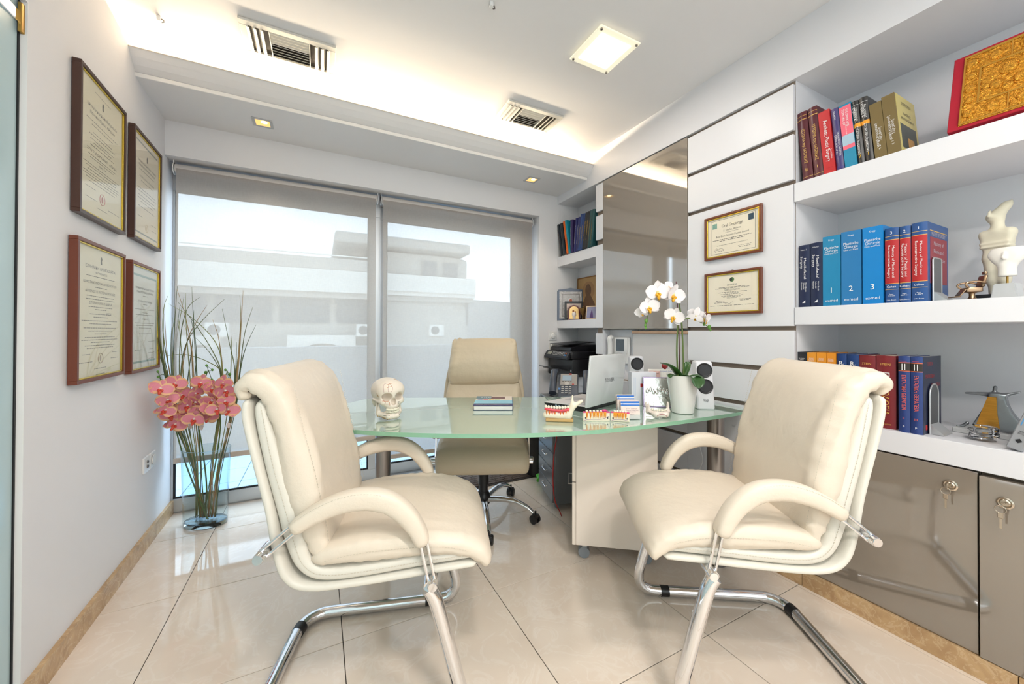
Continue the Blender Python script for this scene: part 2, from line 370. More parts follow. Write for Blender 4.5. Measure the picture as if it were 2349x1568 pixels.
# building
bd = thing('building', 'pale office building with balconies seen through the blinds', 'building', (0, 15.0, 0))
BW = M('facade_render', (176, 172, 166), 0.9, var=0.05, vscale=0.6); BD = M('facade_dark', (96, 96, 98), 0.8, var=0.06, vscale=2); BG = M('facade_glass', (90, 96, 104), 0.15, var=0.08, vscale=1)
BL = M('facade_light', (222, 220, 214), 0.9, var=0.03)
obj('wall', bx(-14, 5.9, 0.9, 6, -9, 3.0), BW, bd)
obj('roof_slab', bx(-14, 2.1, 0, 6, 3.35, 3.78, 0.02), BW, bd)
obj('railing', bx(-14, 2.1, 0.02, 0.06, 3.86, 3.90), BL, bd)
obj('upper_balcony_front', bx(-14, 5.9, 0, 0.15, 2.55, 3.35), BL, bd)
obj('upper_band', bx(-14, 5.9, 0.15, 0.9, 2.35, 2.6), BW, bd)
pv = B(); prism(pv, [(1.9, 0.3), (5.0, 0.3), (5.55, 0.5), (5.85, 0.9), (5.9, 1.6), (5.9, 6), (1.9, 6)], XY, -9, 4.25); obj('penthouse', pv, BW, bd)
obj('canopy', bx(0.5, 5.6, -0.2, 6, 4.35, 4.75, 0.05), BW, bd)
obj('penthouse_window', bx(3.7, 4.3, 0.22, 0.31, 3.3, 4.0), BG, bd); obj('penthouse_window', bx(4.6, 5.2, 0.22, 0.42, 3.3, 4.0), BG, bd)
obj('penthouse_balcony', bx(1.7, 5.9, -0.1, 0.05, 2.7, 3.35), BL, bd)
for k in range(9):
    xa = -10.5 + 1.85 * k
    if xa < 5: obj('window', bx(xa, xa + 1.6, 0.8, 0.92, 1.45, 2.4), BG, bd)
for xa, xb in ((-5.6, -4.2), (-3.9, -2.9), (-1.0, 1.25), (2.6, 3.7)):
    ar = B(); n = 12; cx = (xa + xb) / 2; rw = (xb - xa) * 0.36
    outl = [(xa, 0.0), (xa, 1.0), (xb, 1.0), (xb, 0.0)] + [(cx + rw * math.cos(PI * i / n), 0.25 + 0.45 * math.sin(PI * i / n)) for i in range(n + 1)]
    prism(ar, outl, XZ, 0.5, 0.9); obj('arcade_arch', ar, BL, bd)
for xa in (-3.25, 1.25, 4.0):
    f = B(); box(f, xa, xa + 0.62, 0.2, 0.5, 0.95, 1.42, 0.02); a = obj('air_conditioner', f, BL, bd)
    g = B(); tube(g, [(xa + 0.24, 0.19, 1.185), (xa + 0.24, 0.21, 1.185)], 0.17, 18); obj('fan_grille', g, BD, a)
obj('lower_balcony', bx(-14, 5.9, -0.2, 0.9, -0.2, 0.0), BW, bd); obj('lower_railing', bx(-14, 5.9, -0.2, -0.15, 0.0, 0.25), BL, bd)
far = struct(obj('ground_hill', prism(B(), [(8, -9), (8, 4.2), (12, 4.6), (20, 4.4), (30, 5.4), (45, 5), (45, -9)], XZ, 38, 44), M('far_town', (176, 174, 172), 0.95, var=0.12, vscale=0.4)))
# ================================================================ ceiling fittings
WARM = (1.0, 0.82, 0.58)
# cove lamps: fluorescent battens lying in the cove
COVE = M('cove_tube', (255, 236, 205), 0.5, var=0.0, emit=(255, 214, 150), estr=9.0)
for i, (xa, xb) in enumerate(((-0.76, -0.03), (0.08, 0.83), (1.02, 1.66))):
    lt = tag(obj('cove_batten', bx(xa, xb, 2.70, 2.745, 2.449, 2.466, 0.003), WHITEP), ('light batten in the cove beside the left wall', 'light batten in the cove between two others', 'light batten in the cove beside the shelf wall')[i], 'lamp', 'battens in the ceiling cove')
    tb = B(); tube(tb, [(xa + 0.02, 2.7225, 2.48), (xb - 0.02, 2.7225, 2.48)], 0.010, 10); obj('lamp_tube', tb, COVE, lt, True, 40)
    area_light('cove_light', ((xa + xb) / 2, 2.715, 2.496), (0, -0.35, 1), xb - xa, 0.05, 17.0, WARM)
# square glass ceiling lamps (one in view, those behind the camera added for brightness)
LAMPG = M('lamp_frost', (255, 246, 228), 0.3, var=0.0, emit=(255, 240, 214), estr=3.0)
LAMPE = M('lamp_glass_plate', (238, 236, 214), 0.1, var=0.0, emit=(255, 244, 214), estr=0.35)
def ceiling_lamp(x, y, label, power):
    t = thing('ceiling_lamp', label, 'ceiling lamp', (x, y, 2.61), 0, 'square glass ceiling lamps')
    obj('housing', bx(-0.10, 0.10, -0.10, 0.10, -0.012, 0.0), WHITEP, t)
    obj('glass_plate', bx(-0.125, 0.125, -0.125, 0.125, -0.024, -0.016, 0.001), LAMPE, t)
    obj('diffuser', bx(-0.092, 0.092, -0.092, 0.092, -0.0265, -0.0242), LAMPG, t)
    for sx in (-1, 1):
        for sy in (-1, 1):
            s = B(); lathe(s, [(0.006, -0.006), (0.006, 0.0), (0.0, 0.001)], 12, (sx * 0.111, sy * 0.111, -0.024)); obj('screw', s, STEEL, t, True, 30)
    area_light('ceiling_lamp_light', (x, y, 2.575), (0, 0, -1), 0.19, 0.19, power, (1.0, 0.95, 0.90))
    return t
ceiling_lamp(1.289, 1.495, 'square frosted glass lamp screwed to the ceiling, lit', 3.2)
ceiling_lamp(0.95, -0.35, 'added unseen square frosted glass lamp at the rear of the ceiling', 9)
ceiling_lamp(0.15, -0.35, 'added unseen square frosted glass lamp near the glass door', 13)
ceiling_lamp(0.62, -1.15, 'added unseen square frosted glass lamp before the added rear glazing', 13)
# air vents
VENT = M('vent_enamel', (226, 222, 212), 0.35, var=0.01); VENTD = M('vent_dark', (58, 52, 46), 0.8, var=0.05)
def vent(x0, x1, y0, y1, label):
    t = thing('air_vent', label, 'air vent', ((x0 + x1) / 2, (y0 + y1) / 2, 2.61), 0, 'ceiling air vents')
    a, b = (x1 - x0) / 2, (y1 - y0) / 2; w = 0.034
    f = B(); prism(f, [(-a, -b), (a, -b), (a, b), (-a, b)], XY, -0.004, 0)
    fr = B()
    for q in ((-a, a, -b, -b + w), (-a, a, b - w, b), (-a, -a + w, -b + w, b - w), (a - w, a, -b + w, b - w)): box(fr, *q, -0.012, 0.0, 0.002)
    f.free(); obj('frame', fr, VENT, t)
    obj('duct', bx(-a + w, a - w, -b + w, b - w, -0.0015, 0.0), VENTD, t)
    s = (a - w) * 0.5
    for xm in (-s, s): obj('divider', bx(xm - 0.002, xm + 0.002, -b + w, b - w, -0.014, -0.002), VENT, t)
    for side in (-1, 1):
        for k in range(3):
            xc = side * (s + (a - w - s) * (k + 0.55) / 3.1)
            g = B(); prism(g, [(-0.017, -0.002), (-0.006, -0.017), (0.004, -0.018), (0.0, -0.013), (-0.010, -0.002)], XZ, -b + w + 0.002, b - w - 0.002)
            o = obj('vane', g, VENT, t, True, 50, (xc + side * 0.012, 0, 0))
            o.scale.x = -side
    for k in range(9):
        yc = -b + w + 0.008 + (2 * b - 2 * w - 0.016) * k / 8; sg = 1 if k < 4 else -1
        g = B(); prism(g, [(-0.010, -0.002), (0.004, -0.013), (0.006, -0.012), (-0.007, -0.002)], YZ, -s + 0.003, s - 0.003)
        o = obj('vane', g, VENT, t, False, None, (0, yc, 0)); o.scale.y = sg
    return t
vent(-0.342, 0.071, 2.112, 2.368, 'long ceiling air vent beside the left wall')
vent(1.050, 1.463, 2.097, 2.340, 'long ceiling air vent beside the shelf wall')
# recessed square downlights in the soffit
DGOLD = M('downlight_reflector', (240, 196, 130), 0.22, metal=0.7, var=0.0)
def downlight(x, y, label):
    t = thing('downlight', label, 'downlight', (x, y, 2.42), 0, 'square downlights in the soffit')
    fr = B(); a, w = 0.053, 0.016
    for q in ((-a, a, -a, -a + w), (-a, a, a - w, a), (-a, -a + w, -a + w, a - w), (a - w, a, -a + w, a - w)): box(fr, *q, -0.003, 0.0)
    obj('frame', fr, ALU, t)
    c = B(); i = a - w
    prism(c, [(-i, -i), (i, -i), (i, i), (-i, i)], XY, -0.0008, 0.0); obj('reflector', c, M('downlight_glow', (236, 190, 124), 0.3, var=0.0, emit=(255, 196, 110), estr=0.7), t)
    g = B(); lathe(g, [(0.017, -0.0022), (0.017, -0.0012), (0, -0.0012)], 16, (0.008, -0.012, 0)); obj('bulb', g, M('downlight_bulb', (255, 235, 200), 0.3, var=0.0, emit=(255, 226, 170), estr=5.0), t)
    l = bpy.data.lights.new('downlight_beam', 'SPOT'); l.energy = 7; l.spot_size = 1.5; l.spot_blend = 0.8; l.color = WARM; l.shadow_soft_size = 0.02
    o = bpy.data.objects.new('downlight_beam', l); COL.objects.link(o); o.location = (x, y + 0.01, 2.405)
downlight(-0.309, 2.722, 'small square downlight near the left wall')
downlight(1.570, 2.715, 'small square downlight near the shelf wall')
# ceiling hooks
for x, y, lab in ((-0.664, 2.287, 'small white ceiling clip by the left vent'), (0.669, 1.517, 'small white ceiling clip beside the square lamp')):
    t = thing('ceiling_clip', lab, 'clip', (x, y, 2.61))
    g = B(); box(g, -0.008, 0.008, -0.010, 0.010, -0.022, 0, 0.003, 2); obj('body', g, WHITEP, t)
    g = B(); tube(g, [(0.006, 0, -0.010), (0.016, 0, -0.013), (0.017, 0, -0.022), (0.008, 0, -0.026)], 0.003, 8); obj('hook', g, STEEL, t, True, 40)

# ================================================================ built-ins on the right wall
NB = 2.41
pan = thing('wall_panelling', 'white horizontal wall panels with taupe grooves between them', 'panelling', (1.985, 0.975, 0))
obj('backing', bx(0.02, 0.42, 0.0, 0.572, 0.075, 2.35), GROOVE, pan)
obj('return_panel', bx(0.02, 0.42, -0.0015, 0.0, 0.777, 2.35), LACQ, pan)
for za, zb in ((2.114, 2.330), (1.879, 2.093), (1.188, 1.857), (0.990, 1.167), (0.796, 0.965), (0.546, 0.773), (0.316, 0.525), (0.085, 0.295)):
    obj('panel', bx(0.0, 0.0185, 0.001, 0.572, za, zb, 0.001), LACQ, pan)
pan2 = thing('wall_panelling', 'white panels under the glossy wall cabinet behind the desk', 'panelling', (1.985, 1.549, 0))
obj('backing', bx(0.02, 0.42, 0.0, 0.851, 0.075, 0.80), GROOVE, pan2)
for za, zb in ((0.546, 0.80), (0.316, 0.525), (0.085, 0.295)): obj('panel', bx(0.0, 0.0185, 0.0, 0.849, za, zb, 0.001), LACQ, pan2)
obj('recess_back', bx(0.075, 0.42, 0.0, 0.766, 0.80, 1.175), LACQ, pan2)
obj('recess_side', bx(0.0, 0.42, 0.766, 0.768, 0.80, 1.175), LACQ, pan2)
# narrow column beside the corner shelves
pc = thing('wall_panelling', 'narrow white panel column between cabinet and corner shelves', 'panelling', (1.985, 2.315, 0))
obj('backing', bx(0.02, 0.24, 0.001, 0.085, 0.80, 2.35), GROOVE, pc)
for za, zb in ((2.120, 2.335), (1.892, 2.086), (0.981, 1.146), (0.80, 0.960)): obj('panel', bx(0.0, 0.0185, 0.001, 0.084, za, zb, 0.001), LACQ, pc)
# glossy wall cabinet
wc = thing('wall_cabinet', 'tall glossy taupe glass-fronted wall cabinet reflecting the room', 'cabinet', (1.985, 1.549, 0))
obj('body', bx(0.022, 0.42, 0.002, 0.764, 1.176, 2.345), GROOVE, wc)
obj('door', bx(0.0, 0.021, 0.002, 0.7645, 1.180, 2.341, 0.001), TAUPE, wc)
# big book niche
bk = thing('bookcase', 'white built-in shelf niche with thick open shelves', 'bookcase', (1.985, 0.975, 0))
L0 = -2.2
obj('back_panel', bx(0.415, 0.434, L0, 0.0, 0.70, 2.35), LACQ, bk)
for za, zb in ((1.770, 1.857), (1.194, 1.275)): obj('shelf', bx(0.0, 0.415, L0, -0.002, za, zb, 0.001), LACQ, bk)
obj('counter', bx(0.0, 0.415, L0, -0.002, 0.692, 0.777, 0.001), LACQ, bk)
obj('end_panel', bx(0.0, 0.415, L0 - 0.02, L0, 0.0, 2.35), LACQ, bk)
# corner niche
ck = thing('corner_bookcase', 'small white corner niche shelves beside the window', 'bookcase', (1.985, 2.40, 0))
obj('back_panel', bx(0.24, 0.43, 0.0, 0.55, 0.70, 2.35), LACQ, ck)
obj('divider', bx(0.0, 0.24, -0.084, 0.0, 1.189, 1.850, 0.001), LACQ, ck)
for za, zb in ((1.763, 1.851), (1.189, 1.262)): obj('shelf', bx(0.0, 0.24, 0.0, 0.55, za, zb, 0.001), LACQ, ck)
obj('side_panel', bx(0.019, 0.24, -0.001, 0.0, 0.80, 2.35), LACQ, ck)
obj('shelf', bx(0.0, 0.24, 0.0, 0.55, 0.70, 0.777, 0.001), LACQ, ck)
obj('plinth', bx(0.01, 0.24, 0.0, 0.55, 0.0, 0.70), LACQ, ck)
# base cabinets
KEY = M('key_metal', (198, 186, 170), 0.22, metal=1.0, var=0.02)
def base_cab(y0, y1, zt, x0, label, klab, kx, kz, swing):
    c = thing('base_cabinet', label, 'cabinet', (1.985, y0, 0))
    obj('body', bx(0.03, 0.42, 0.0, y1 - y0, 0.072, 0.690), GROOVE, c)
    d = obj('door', bx(x0, 0.028, 0.0015, y1 - y0 - 0.0015, 0.074, zt, 0.001), TAUPE, c)
    g = B(); lathe(g, [(0.0, 0.0), (0.019, 0.0), (0.019, 0.003), (0.015, 0.005), (0.012, 0.003), (0.009, 0.006), (0.0, 0.006)], 20)
    xform(g, Matrix.Translation((x0 - 0.0, kx - y0, kz)) @ Matrix.Rotation(-PI / 2, 4, 'Y')); obj('lock', g, KEY, d, True, 40)
    k = thing('key_ring', klab, 'key', (1.985 + x0 - 0.006, kx, kz), 0, 'keys in the cabinet locks')
    g = B(); box(g, -0.012, 0.0, -0.0012, 0.0012, -0.004, 0.004); box(g, -0.030, -0.012, -0.0012, 0.0012, -0.010, 0.010, 0.001); xform(g, Matrix.Rotation(swing, 4, 'X')); obj('key', g, KEY, k)
    g = B(); tube(g, [(-0.026, 0.012 * math.sin(2 * PI * i / 16) + 0.004, -0.016 + 0.012 * math.cos(2 * PI * i / 16)) for i in range(16)], 0.0012, 6, closed=True); obj('ring', g, KEY, k, True)
    g = B(); box(g, -0.0272, -0.0248, -0.002, 0.010, -0.044, -0.026, 0.001); box(g, -0.0268, -0.0252, 0.001, 0.006, -0.076, -0.044); obj('spare_key', g, KEY, k)
    return c
base_cab(0.421, 0.972, 0.686, 0.0, 'glossy taupe base cabinet directly behind the visitor chair', 'key and ring hanging from the lock nearest the visitor chair', 0.484, 0.622, 0.0)
base_cab(-0.16, 0.419, 0.680, -0.008, 'glossy taupe base cabinet with its door standing slightly proud', 'key and ring hanging from the lock of the proud door', 0.363, 0.610, 0.6)
base_cab(-1.20, -0.162, 0.686, 0.0, 'glossy taupe base cabinet past the leaning grey book', 'key and ring hanging from the rearmost cabinet lock', -0.22, 0.615, 0.2)
# ================================================================ chairs
from mathutils import noise as mnoise
def leather(name, col, wr=0.35):
    m = M(name, col, 0.42, var=0.035, vscale=5, spec=0.45)
    nt = m.node_tree; b = nt.nodes['Principled BSDF']
    tc = nt.nodes.new('ShaderNodeTexCoord')
    v = nt.nodes.new('ShaderNodeTexVoronoi'); v.inputs['Scale'].default_value = 420; nt.links.new(tc.outputs['Object'], v.inputs['Vector'])
    n = nt.nodes.new('ShaderNodeTexNoise'); n.inputs['Scale'].default_value = 18; n.inputs['Detail'].default_value = 5; nt.links.new(tc.outputs['Object'], n.inputs['Vector'])
    b1 = nt.nodes.new('ShaderNodeBump'); b1.inputs['Strength'].default_value = 0.12; b1.inputs['Distance'].default_value = 0.0008; nt.links.new(v.outputs['Distance'], b1.inputs['Height'])
    b2 = nt.nodes.new('ShaderNodeBump'); b2.inputs['Strength'].default_value = wr; b2.inputs['Distance'].default_value = 0.006; nt.links.new(n.outputs['Fac'], b2.inputs['Height'])
    nt.links.new(b1.outputs[0], b2.inputs['Normal']); nt.links.new(b2.outputs[0], b.inputs['Normal'])
    return m
CREAM = leather('cream_leather', (229, 216, 198), 0.6); CREAM2 = leather('cream_leather_pad', (226, 221, 209), 0.3)
TAN = leather('worn_cream_leather', (208, 192, 165), 0.6)
THREAD = M('stitch_thread', (208, 198, 180), 0.8, var=0.0)
def slab(stations, K=40, e=0.35, sub=6, disp=None, endround=0.5):
    """Padded slab swept along a side profile. stations: (u, z, thickness, half width)."""
    S = spline([Vector((s[0], s[1], s[2], s[3])) for s in stations], sub)
    bm = B(); rings = []; n = len(S)
    L = [0.0]
    for i in range(1, n): L.append(L[-1] + (Vector((S[i][0], S[i][1])) - Vector((S[i - 1][0], S[i - 1][1]))).length)
    for i, s in enumerate(S):
        a = S[max(0, i - 1)]; b = S[min(n - 1, i + 1)]
        t = Vector((b[0] - a[0], b[1] - a[1])).normalized(); nn = Vector((-t.y, t.x))
        er = s[2] * endround; q = min(L[i], L[-1] - L[i])
        sc = 1.0 if er <= 0 or q >= er else math.sqrt(max(0.02, 1 - (1 - q / er) ** 2))
        ring = []
        for k in range(K):
            an = 2 * PI * k / K; ca, sa = math.cos(an), math.sin(an)
            w = s[3] * (abs(ca) ** e) * (1 if ca >= 0 else -1) * (0.93 + 0.07 * sc); th = 0.5 * s[2] * (abs(sa) ** 0.75) * (1 if sa >= 0 else -1) * sc
            if disp: th += disp(L[i] / L[-1], w / s[3], sa) * sc
            ring.append(bm.verts.new((s[0] + nn.x * th, w, s[1] + nn.y * th)))
        rings.append(ring)
    for A, C in zip(rings, rings[1:]):
        for k in range(K): bm.faces.new((A[k], A[(k + 1) % K], C[(k + 1) % K], C[k]))
    bm.faces.new(rings[0][::-1]); bm.faces.new(rings[-1])
    return bm
def wr_seat(t, w, sa):
    if sa == 0: return 0
    g = math.exp(-((t - 0.45) / 0.3) ** 2)
    v = mnoise.noise((t * 2.2, w * 7.0, 3.1)) * 0.010 * g + mnoise.noise((t * 3.1, w * 15.0, 8.0)) * 0.007 * g
    for w0, sl in ((-0.45, 0.10), (-0.1, -0.06), (0.22, 0.05), (0.5, -0.12)):
        q = (w - w0 - sl * (t - 0.4)) / 0.035; v -= 0.0045 * math.exp(-q * q) * math.exp(-((t - 0.38) / 0.22) ** 2)
    ed = max(0, abs(w) - 0.75) / 0.25
    return (v + ed * mnoise.noise((t * 26, w * 2, 1.0)) * 0.006 + max(0, t - 0.86) * 7 * mnoise.noise((w * 17, 0, 2)) * 0.004) * (1 if sa > 0 else -1) * min(1, abs(sa) * 2)
def wr_back(t, w, sa):
    g = math.exp(-((t - 0.5) / 0.3) ** 2)
    v = mnoise.noise((t * 2.6, w * 6.0 + t * 2, 7.7)) * 0.016 * g
    for w0, sl in ((-0.3, 0.5), (0.05, -0.35), (0.35, -0.6)):
        q = (w - w0 - sl * (t - 0.5)) / 0.05; v -= 0.0055 * math.exp(-q * q) * math.exp(-((t - 0.52) / 0.2) ** 2)
    ed = max(0, abs(w) - 0.7) / 0.3; top = max(0, 0.2 - t) / 0.2
    return (v + ed * mnoise.noise((t * 30 + w, w * 3, 4)) * 0.007 + top * mnoise.noise((w * 13, t * 9, 5)) * 0.014) * (1 if sa > 0 else -1) * min(1, abs(sa) * 2)
def stitch(parent, pts, mat=THREAD):
    """A row of single stitches along a line."""
    P = [Vector(p) for p in pts]; g = B(); acc = 0.0; step = 0.0085
    for a, b in zip(P, P[1:]):
        l = (b - a).length; d = (b - a).normalized() if l > 0 else Vector((1, 0, 0))
        while acc < l:
            p = a + d * acc; tube(g, [p - d * 0.0026, p + d * 0.0026], 0.0007, 5); acc += step
        acc -= l
    o = obj('stitching', g, mat, parent); o['kind'] = 'stuff'; return o
def arm_pad(y, mat, name='armrest'):
    path = spline([(0.140, 0.622), (0.195, 0.656), (0.255, 0.680), (0.318, 0.689), (0.380, 0.678), (0.432, 0.642), (0.468, 0.592), (0.486, 0.548)], 6)
    bm = B(); rings = []; n = len(path); K = 20
    for i, p in enumerate(path):
        a = path[max(0, i - 1)]; b = path[min(n - 1, i + 1)]; t = (b - a).normalized(); nn = Vector((-t.y, t.x))
        q = min(i, n - 1 - i); sc = (0.72, 0.9, 0.98)[q] if q < 3 else 1.0
        mid = math.sin(PI * i / (n - 1)); hw = 0.027 * sc; ht = (0.020 + 0.0095 * mid) * sc
        ring = []
        for k in range(K):
            an = 2 * PI * k / K; ca, sa = math.cos(an), math.sin(an)
            w = hw * abs(ca) ** 0.6 * (1 if ca >= 0 else -1); th = ht * abs(sa) ** 0.7 * (1 if sa >= 0 else -1)
            th += mnoise.noise((i * 0.9, w * 60, y)) * 0.0018 * (1 if sa < 0 else 0.3)
            ring.append(bm.verts.new((p.x + nn.x * th, y + w, p.y + nn.y * th)))
        rings.append(ring)
    for A, C in zip(rings, rings[1:]):
        for k in range(K): bm.faces.new((A[k], A[(k + 1) % K], C[(k + 1) % K], C[k]))
    bm.faces.new(rings[0][::-1]); bm.faces.new(rings[-1])
    return bm, path
def arms(t, mat, dx=0.0):
    for s in (-1, 1):
        y = s * 0.265
        bm, path = arm_pad(y, mat); 
        if dx: xform(bm, Matrix.Translation((dx, 0, 0)))
        a = obj('armrest', bm, mat, t, True)
        for so in (0.023, -0.023): stitch(a, [(p.x + dx, y + so, p.y + 0.0215) for p in path[2:-2]])
        j = 0.0105
        for e in (-j, j):
            g = B(); tube(g, [(0.486 + e * 0.9 + dx, y, 0.556), (0.512 + e * 0.9 + dx, y, 0.430)], 0.0045, 8); obj('arm_rod', g, CHROME, t, True, 40)
            g = B(); tube(g, [(0.150 - e * 0.6 + dx, y, 0.628 + e * 0.8), (0.062 - e * 0.6 + dx, y, 0.556 + e * 0.8)], 0.0045, 8); obj('arm_rod', g, CHROME, t, True, 40)
        for (u, z) in ((0.513, 0.432), (0.062, 0.556)):
            g = B(); tube(g, [(u + dx, s * 0.215, z), (u + dx, s * 0.285, z), (u + dx, s * 0.288, z)], [0.0145, 0.0145, 0.0125], 16); obj('arm_joint', g, CHROME, t, True, 40)
def visitor_chair(label, loc, rz):
    t = thing('visitor_chair', label, 'chair', loc, rz, 'cream leather visitor chairs')
    hw = 0.246
    sh = [(0.012, 0.970, 0.026, hw), (0.010, 0.92, 0.028, hw), (0.036, 0.80, 0.028, hw), (0.068, 0.667, 0.028, hw), (0.090, 0.54, 0.03, hw), (0.116, 0.472, 0.03, hw), (0.168, 0.441, 0.028, hw), (0.285, 0.438, 0.026, hw), (0.52, 0.452, 0.026, hw), (0.645, 0.459, 0.022, hw)]
    obj('shell', slab(sh, 36, 0.12, 6), CREAM2, t, True)
    pd = [(0.042, 0.968, 0.03, 0.238), (0.048, 0.92, 0.046, 0.242), (0.076, 0.80, 0.058, 0.243), (0.110, 0.667, 0.062, 0.243), (0.137, 0.56, 0.062, 0.243), (0.160, 0.503, 0.052, 0.243), (0.205, 0.474, 0.048, 0.243), (0.30, 0.470, 0.046, 0.243), (0.50, 0.483, 0.042, 0.243), (0.635, 0.487, 0.032, 0.241)]
    obj('pad', slab(pd, 36, 0.14, 6), CREAM2, t, True)
    bc = [(0.008, 0.968, 0.03, 0.235), (-0.002, 1.000, 0.045, 0.250), (0.028, 1.018, 0.068, 0.259), (0.074, 0.985, 0.086, 0.256), (0.108, 0.90, 0.096, 0.252), (0.140, 0.76, 0.098, 0.25), (0.172, 0.63, 0.088, 0.247), (0.193, 0.55, 0.066, 0.243), (0.200, 0.515, 0.04, 0.24)]
    b = obj('back_cushion', slab(bc[::-1] if False else bc, 56, 0.22, 10, lambda a, w, s: wr_back(a, w, s), 0.4), CREAM, t, True)
    sc_ = [(0.175, 0.512, 0.045, 0.243), (0.215, 0.522, 0.066, 0.250), (0.30, 0.530, 0.080, 0.254), (0.42, 0.530, 0.084, 0.256), (0.54, 0.524, 0.080, 0.256), (0.62, 0.506, 0.072, 0.254), (0.664, 0.472, 0.058, 0.250), (0.668, 0.443, 0.036, 0.246)]
    s = obj('seat_cushion', slab(sc_, 56, 0.22, 10, wr_seat, 0.5), CREAM, t, True)
    for sd in (-1, 1):
        stitch(s, [(p[0], sd * 0.2575, p[1]) for p in spline([(0.22, 0.520), (0.30, 0.532), (0.42, 0.535), (0.54, 0.528), (0.62, 0.508)], 6)])
        stitch(b, [(p[0], sd * 0.236, p[1]) for p in spline([(0.132, 1.0), (0.152, 0.90), (0.186, 0.76), (0.213, 0.63), (0.224, 0.56)], 6)])
        stitch(t, [(p[0], sd * 0.2445, p[1]) for p in spline([(0.050, 0.95), (0.078, 0.80), (0.112, 0.667), (0.139, 0.56), (0.162, 0.505), (0.207, 0.476), (0.30, 0.472), (0.50, 0.485), (0.62, 0.488)], 6)])
    arms(t, CREAM)
    R_ = 0.021; yy = 0.262
    half = [(0.500, yy, 0.418), (0.512, yy, 0.400), (0.530, yy, 0.350), (0.578, yy, 0.170), (0.596, yy, 0.095), (0.592, yy, 0.055), (0.568, yy, 0.030), (0.53, yy, R_), (0.45, yy, R_), (0.25, yy, R_), (0.10, yy, R_), (0.055, yy - 0.008, R_), (0.020, yy - 0.035, R_), (0.004, yy - 0.075, R_), (0.0, yy - 0.12, R_), (0.0, 0.0, R_)]
    full = half + [(p[0], -p[1], p[2]) for p in half[-2::-1]]
    g = B(); tube(g, spline(full, 4), R_, 16); obj('frame', g, CHROME, t, True, 60)
    g = B(); tube(g, [(0.50, -0.262, 0.420), (0.50, 0.262, 0.420)], 0.013, 12); obj('cross_bar', g, CHROME, t, True, 40)
    for s_ in (-1, 1):
        g = B(); tube(g, [(0.470, s_ * yy, R_ - 0.001), (0.505, s_ * yy, R_ - 0.001)], 0.0225, 16); obj('glide', g, BLACK, t, True, 40)
        g = B(); tube(g, [(0.001, s_ * 0.165, R_ - 0.001), (0.006, s_ * 0.20, R_ - 0.001)], 0.0228, 16); obj('glide', g, BLACK, t, True, 40)
    return t
# facing directions measured from the floor rails
_a = math.atan2(-0.29, 0.957); _c = Vector((-0.04, 1.737)) + Vector((-0.29, -0.957)) * 0.265
visitor_chair('cream leather cantilever visitor chair standing beside the glass flower vase', (_c.x, _c.y, 0), _a)
_a = math.atan2(0.529, -0.849); _c = Vector((1.775, 0.925)) + Vector((-0.529, -0.849)) * 0.265
visitor_chair('cream leather cantilever visitor chair with its back to the book shelves', (_c.x, _c.y, 0), _a)

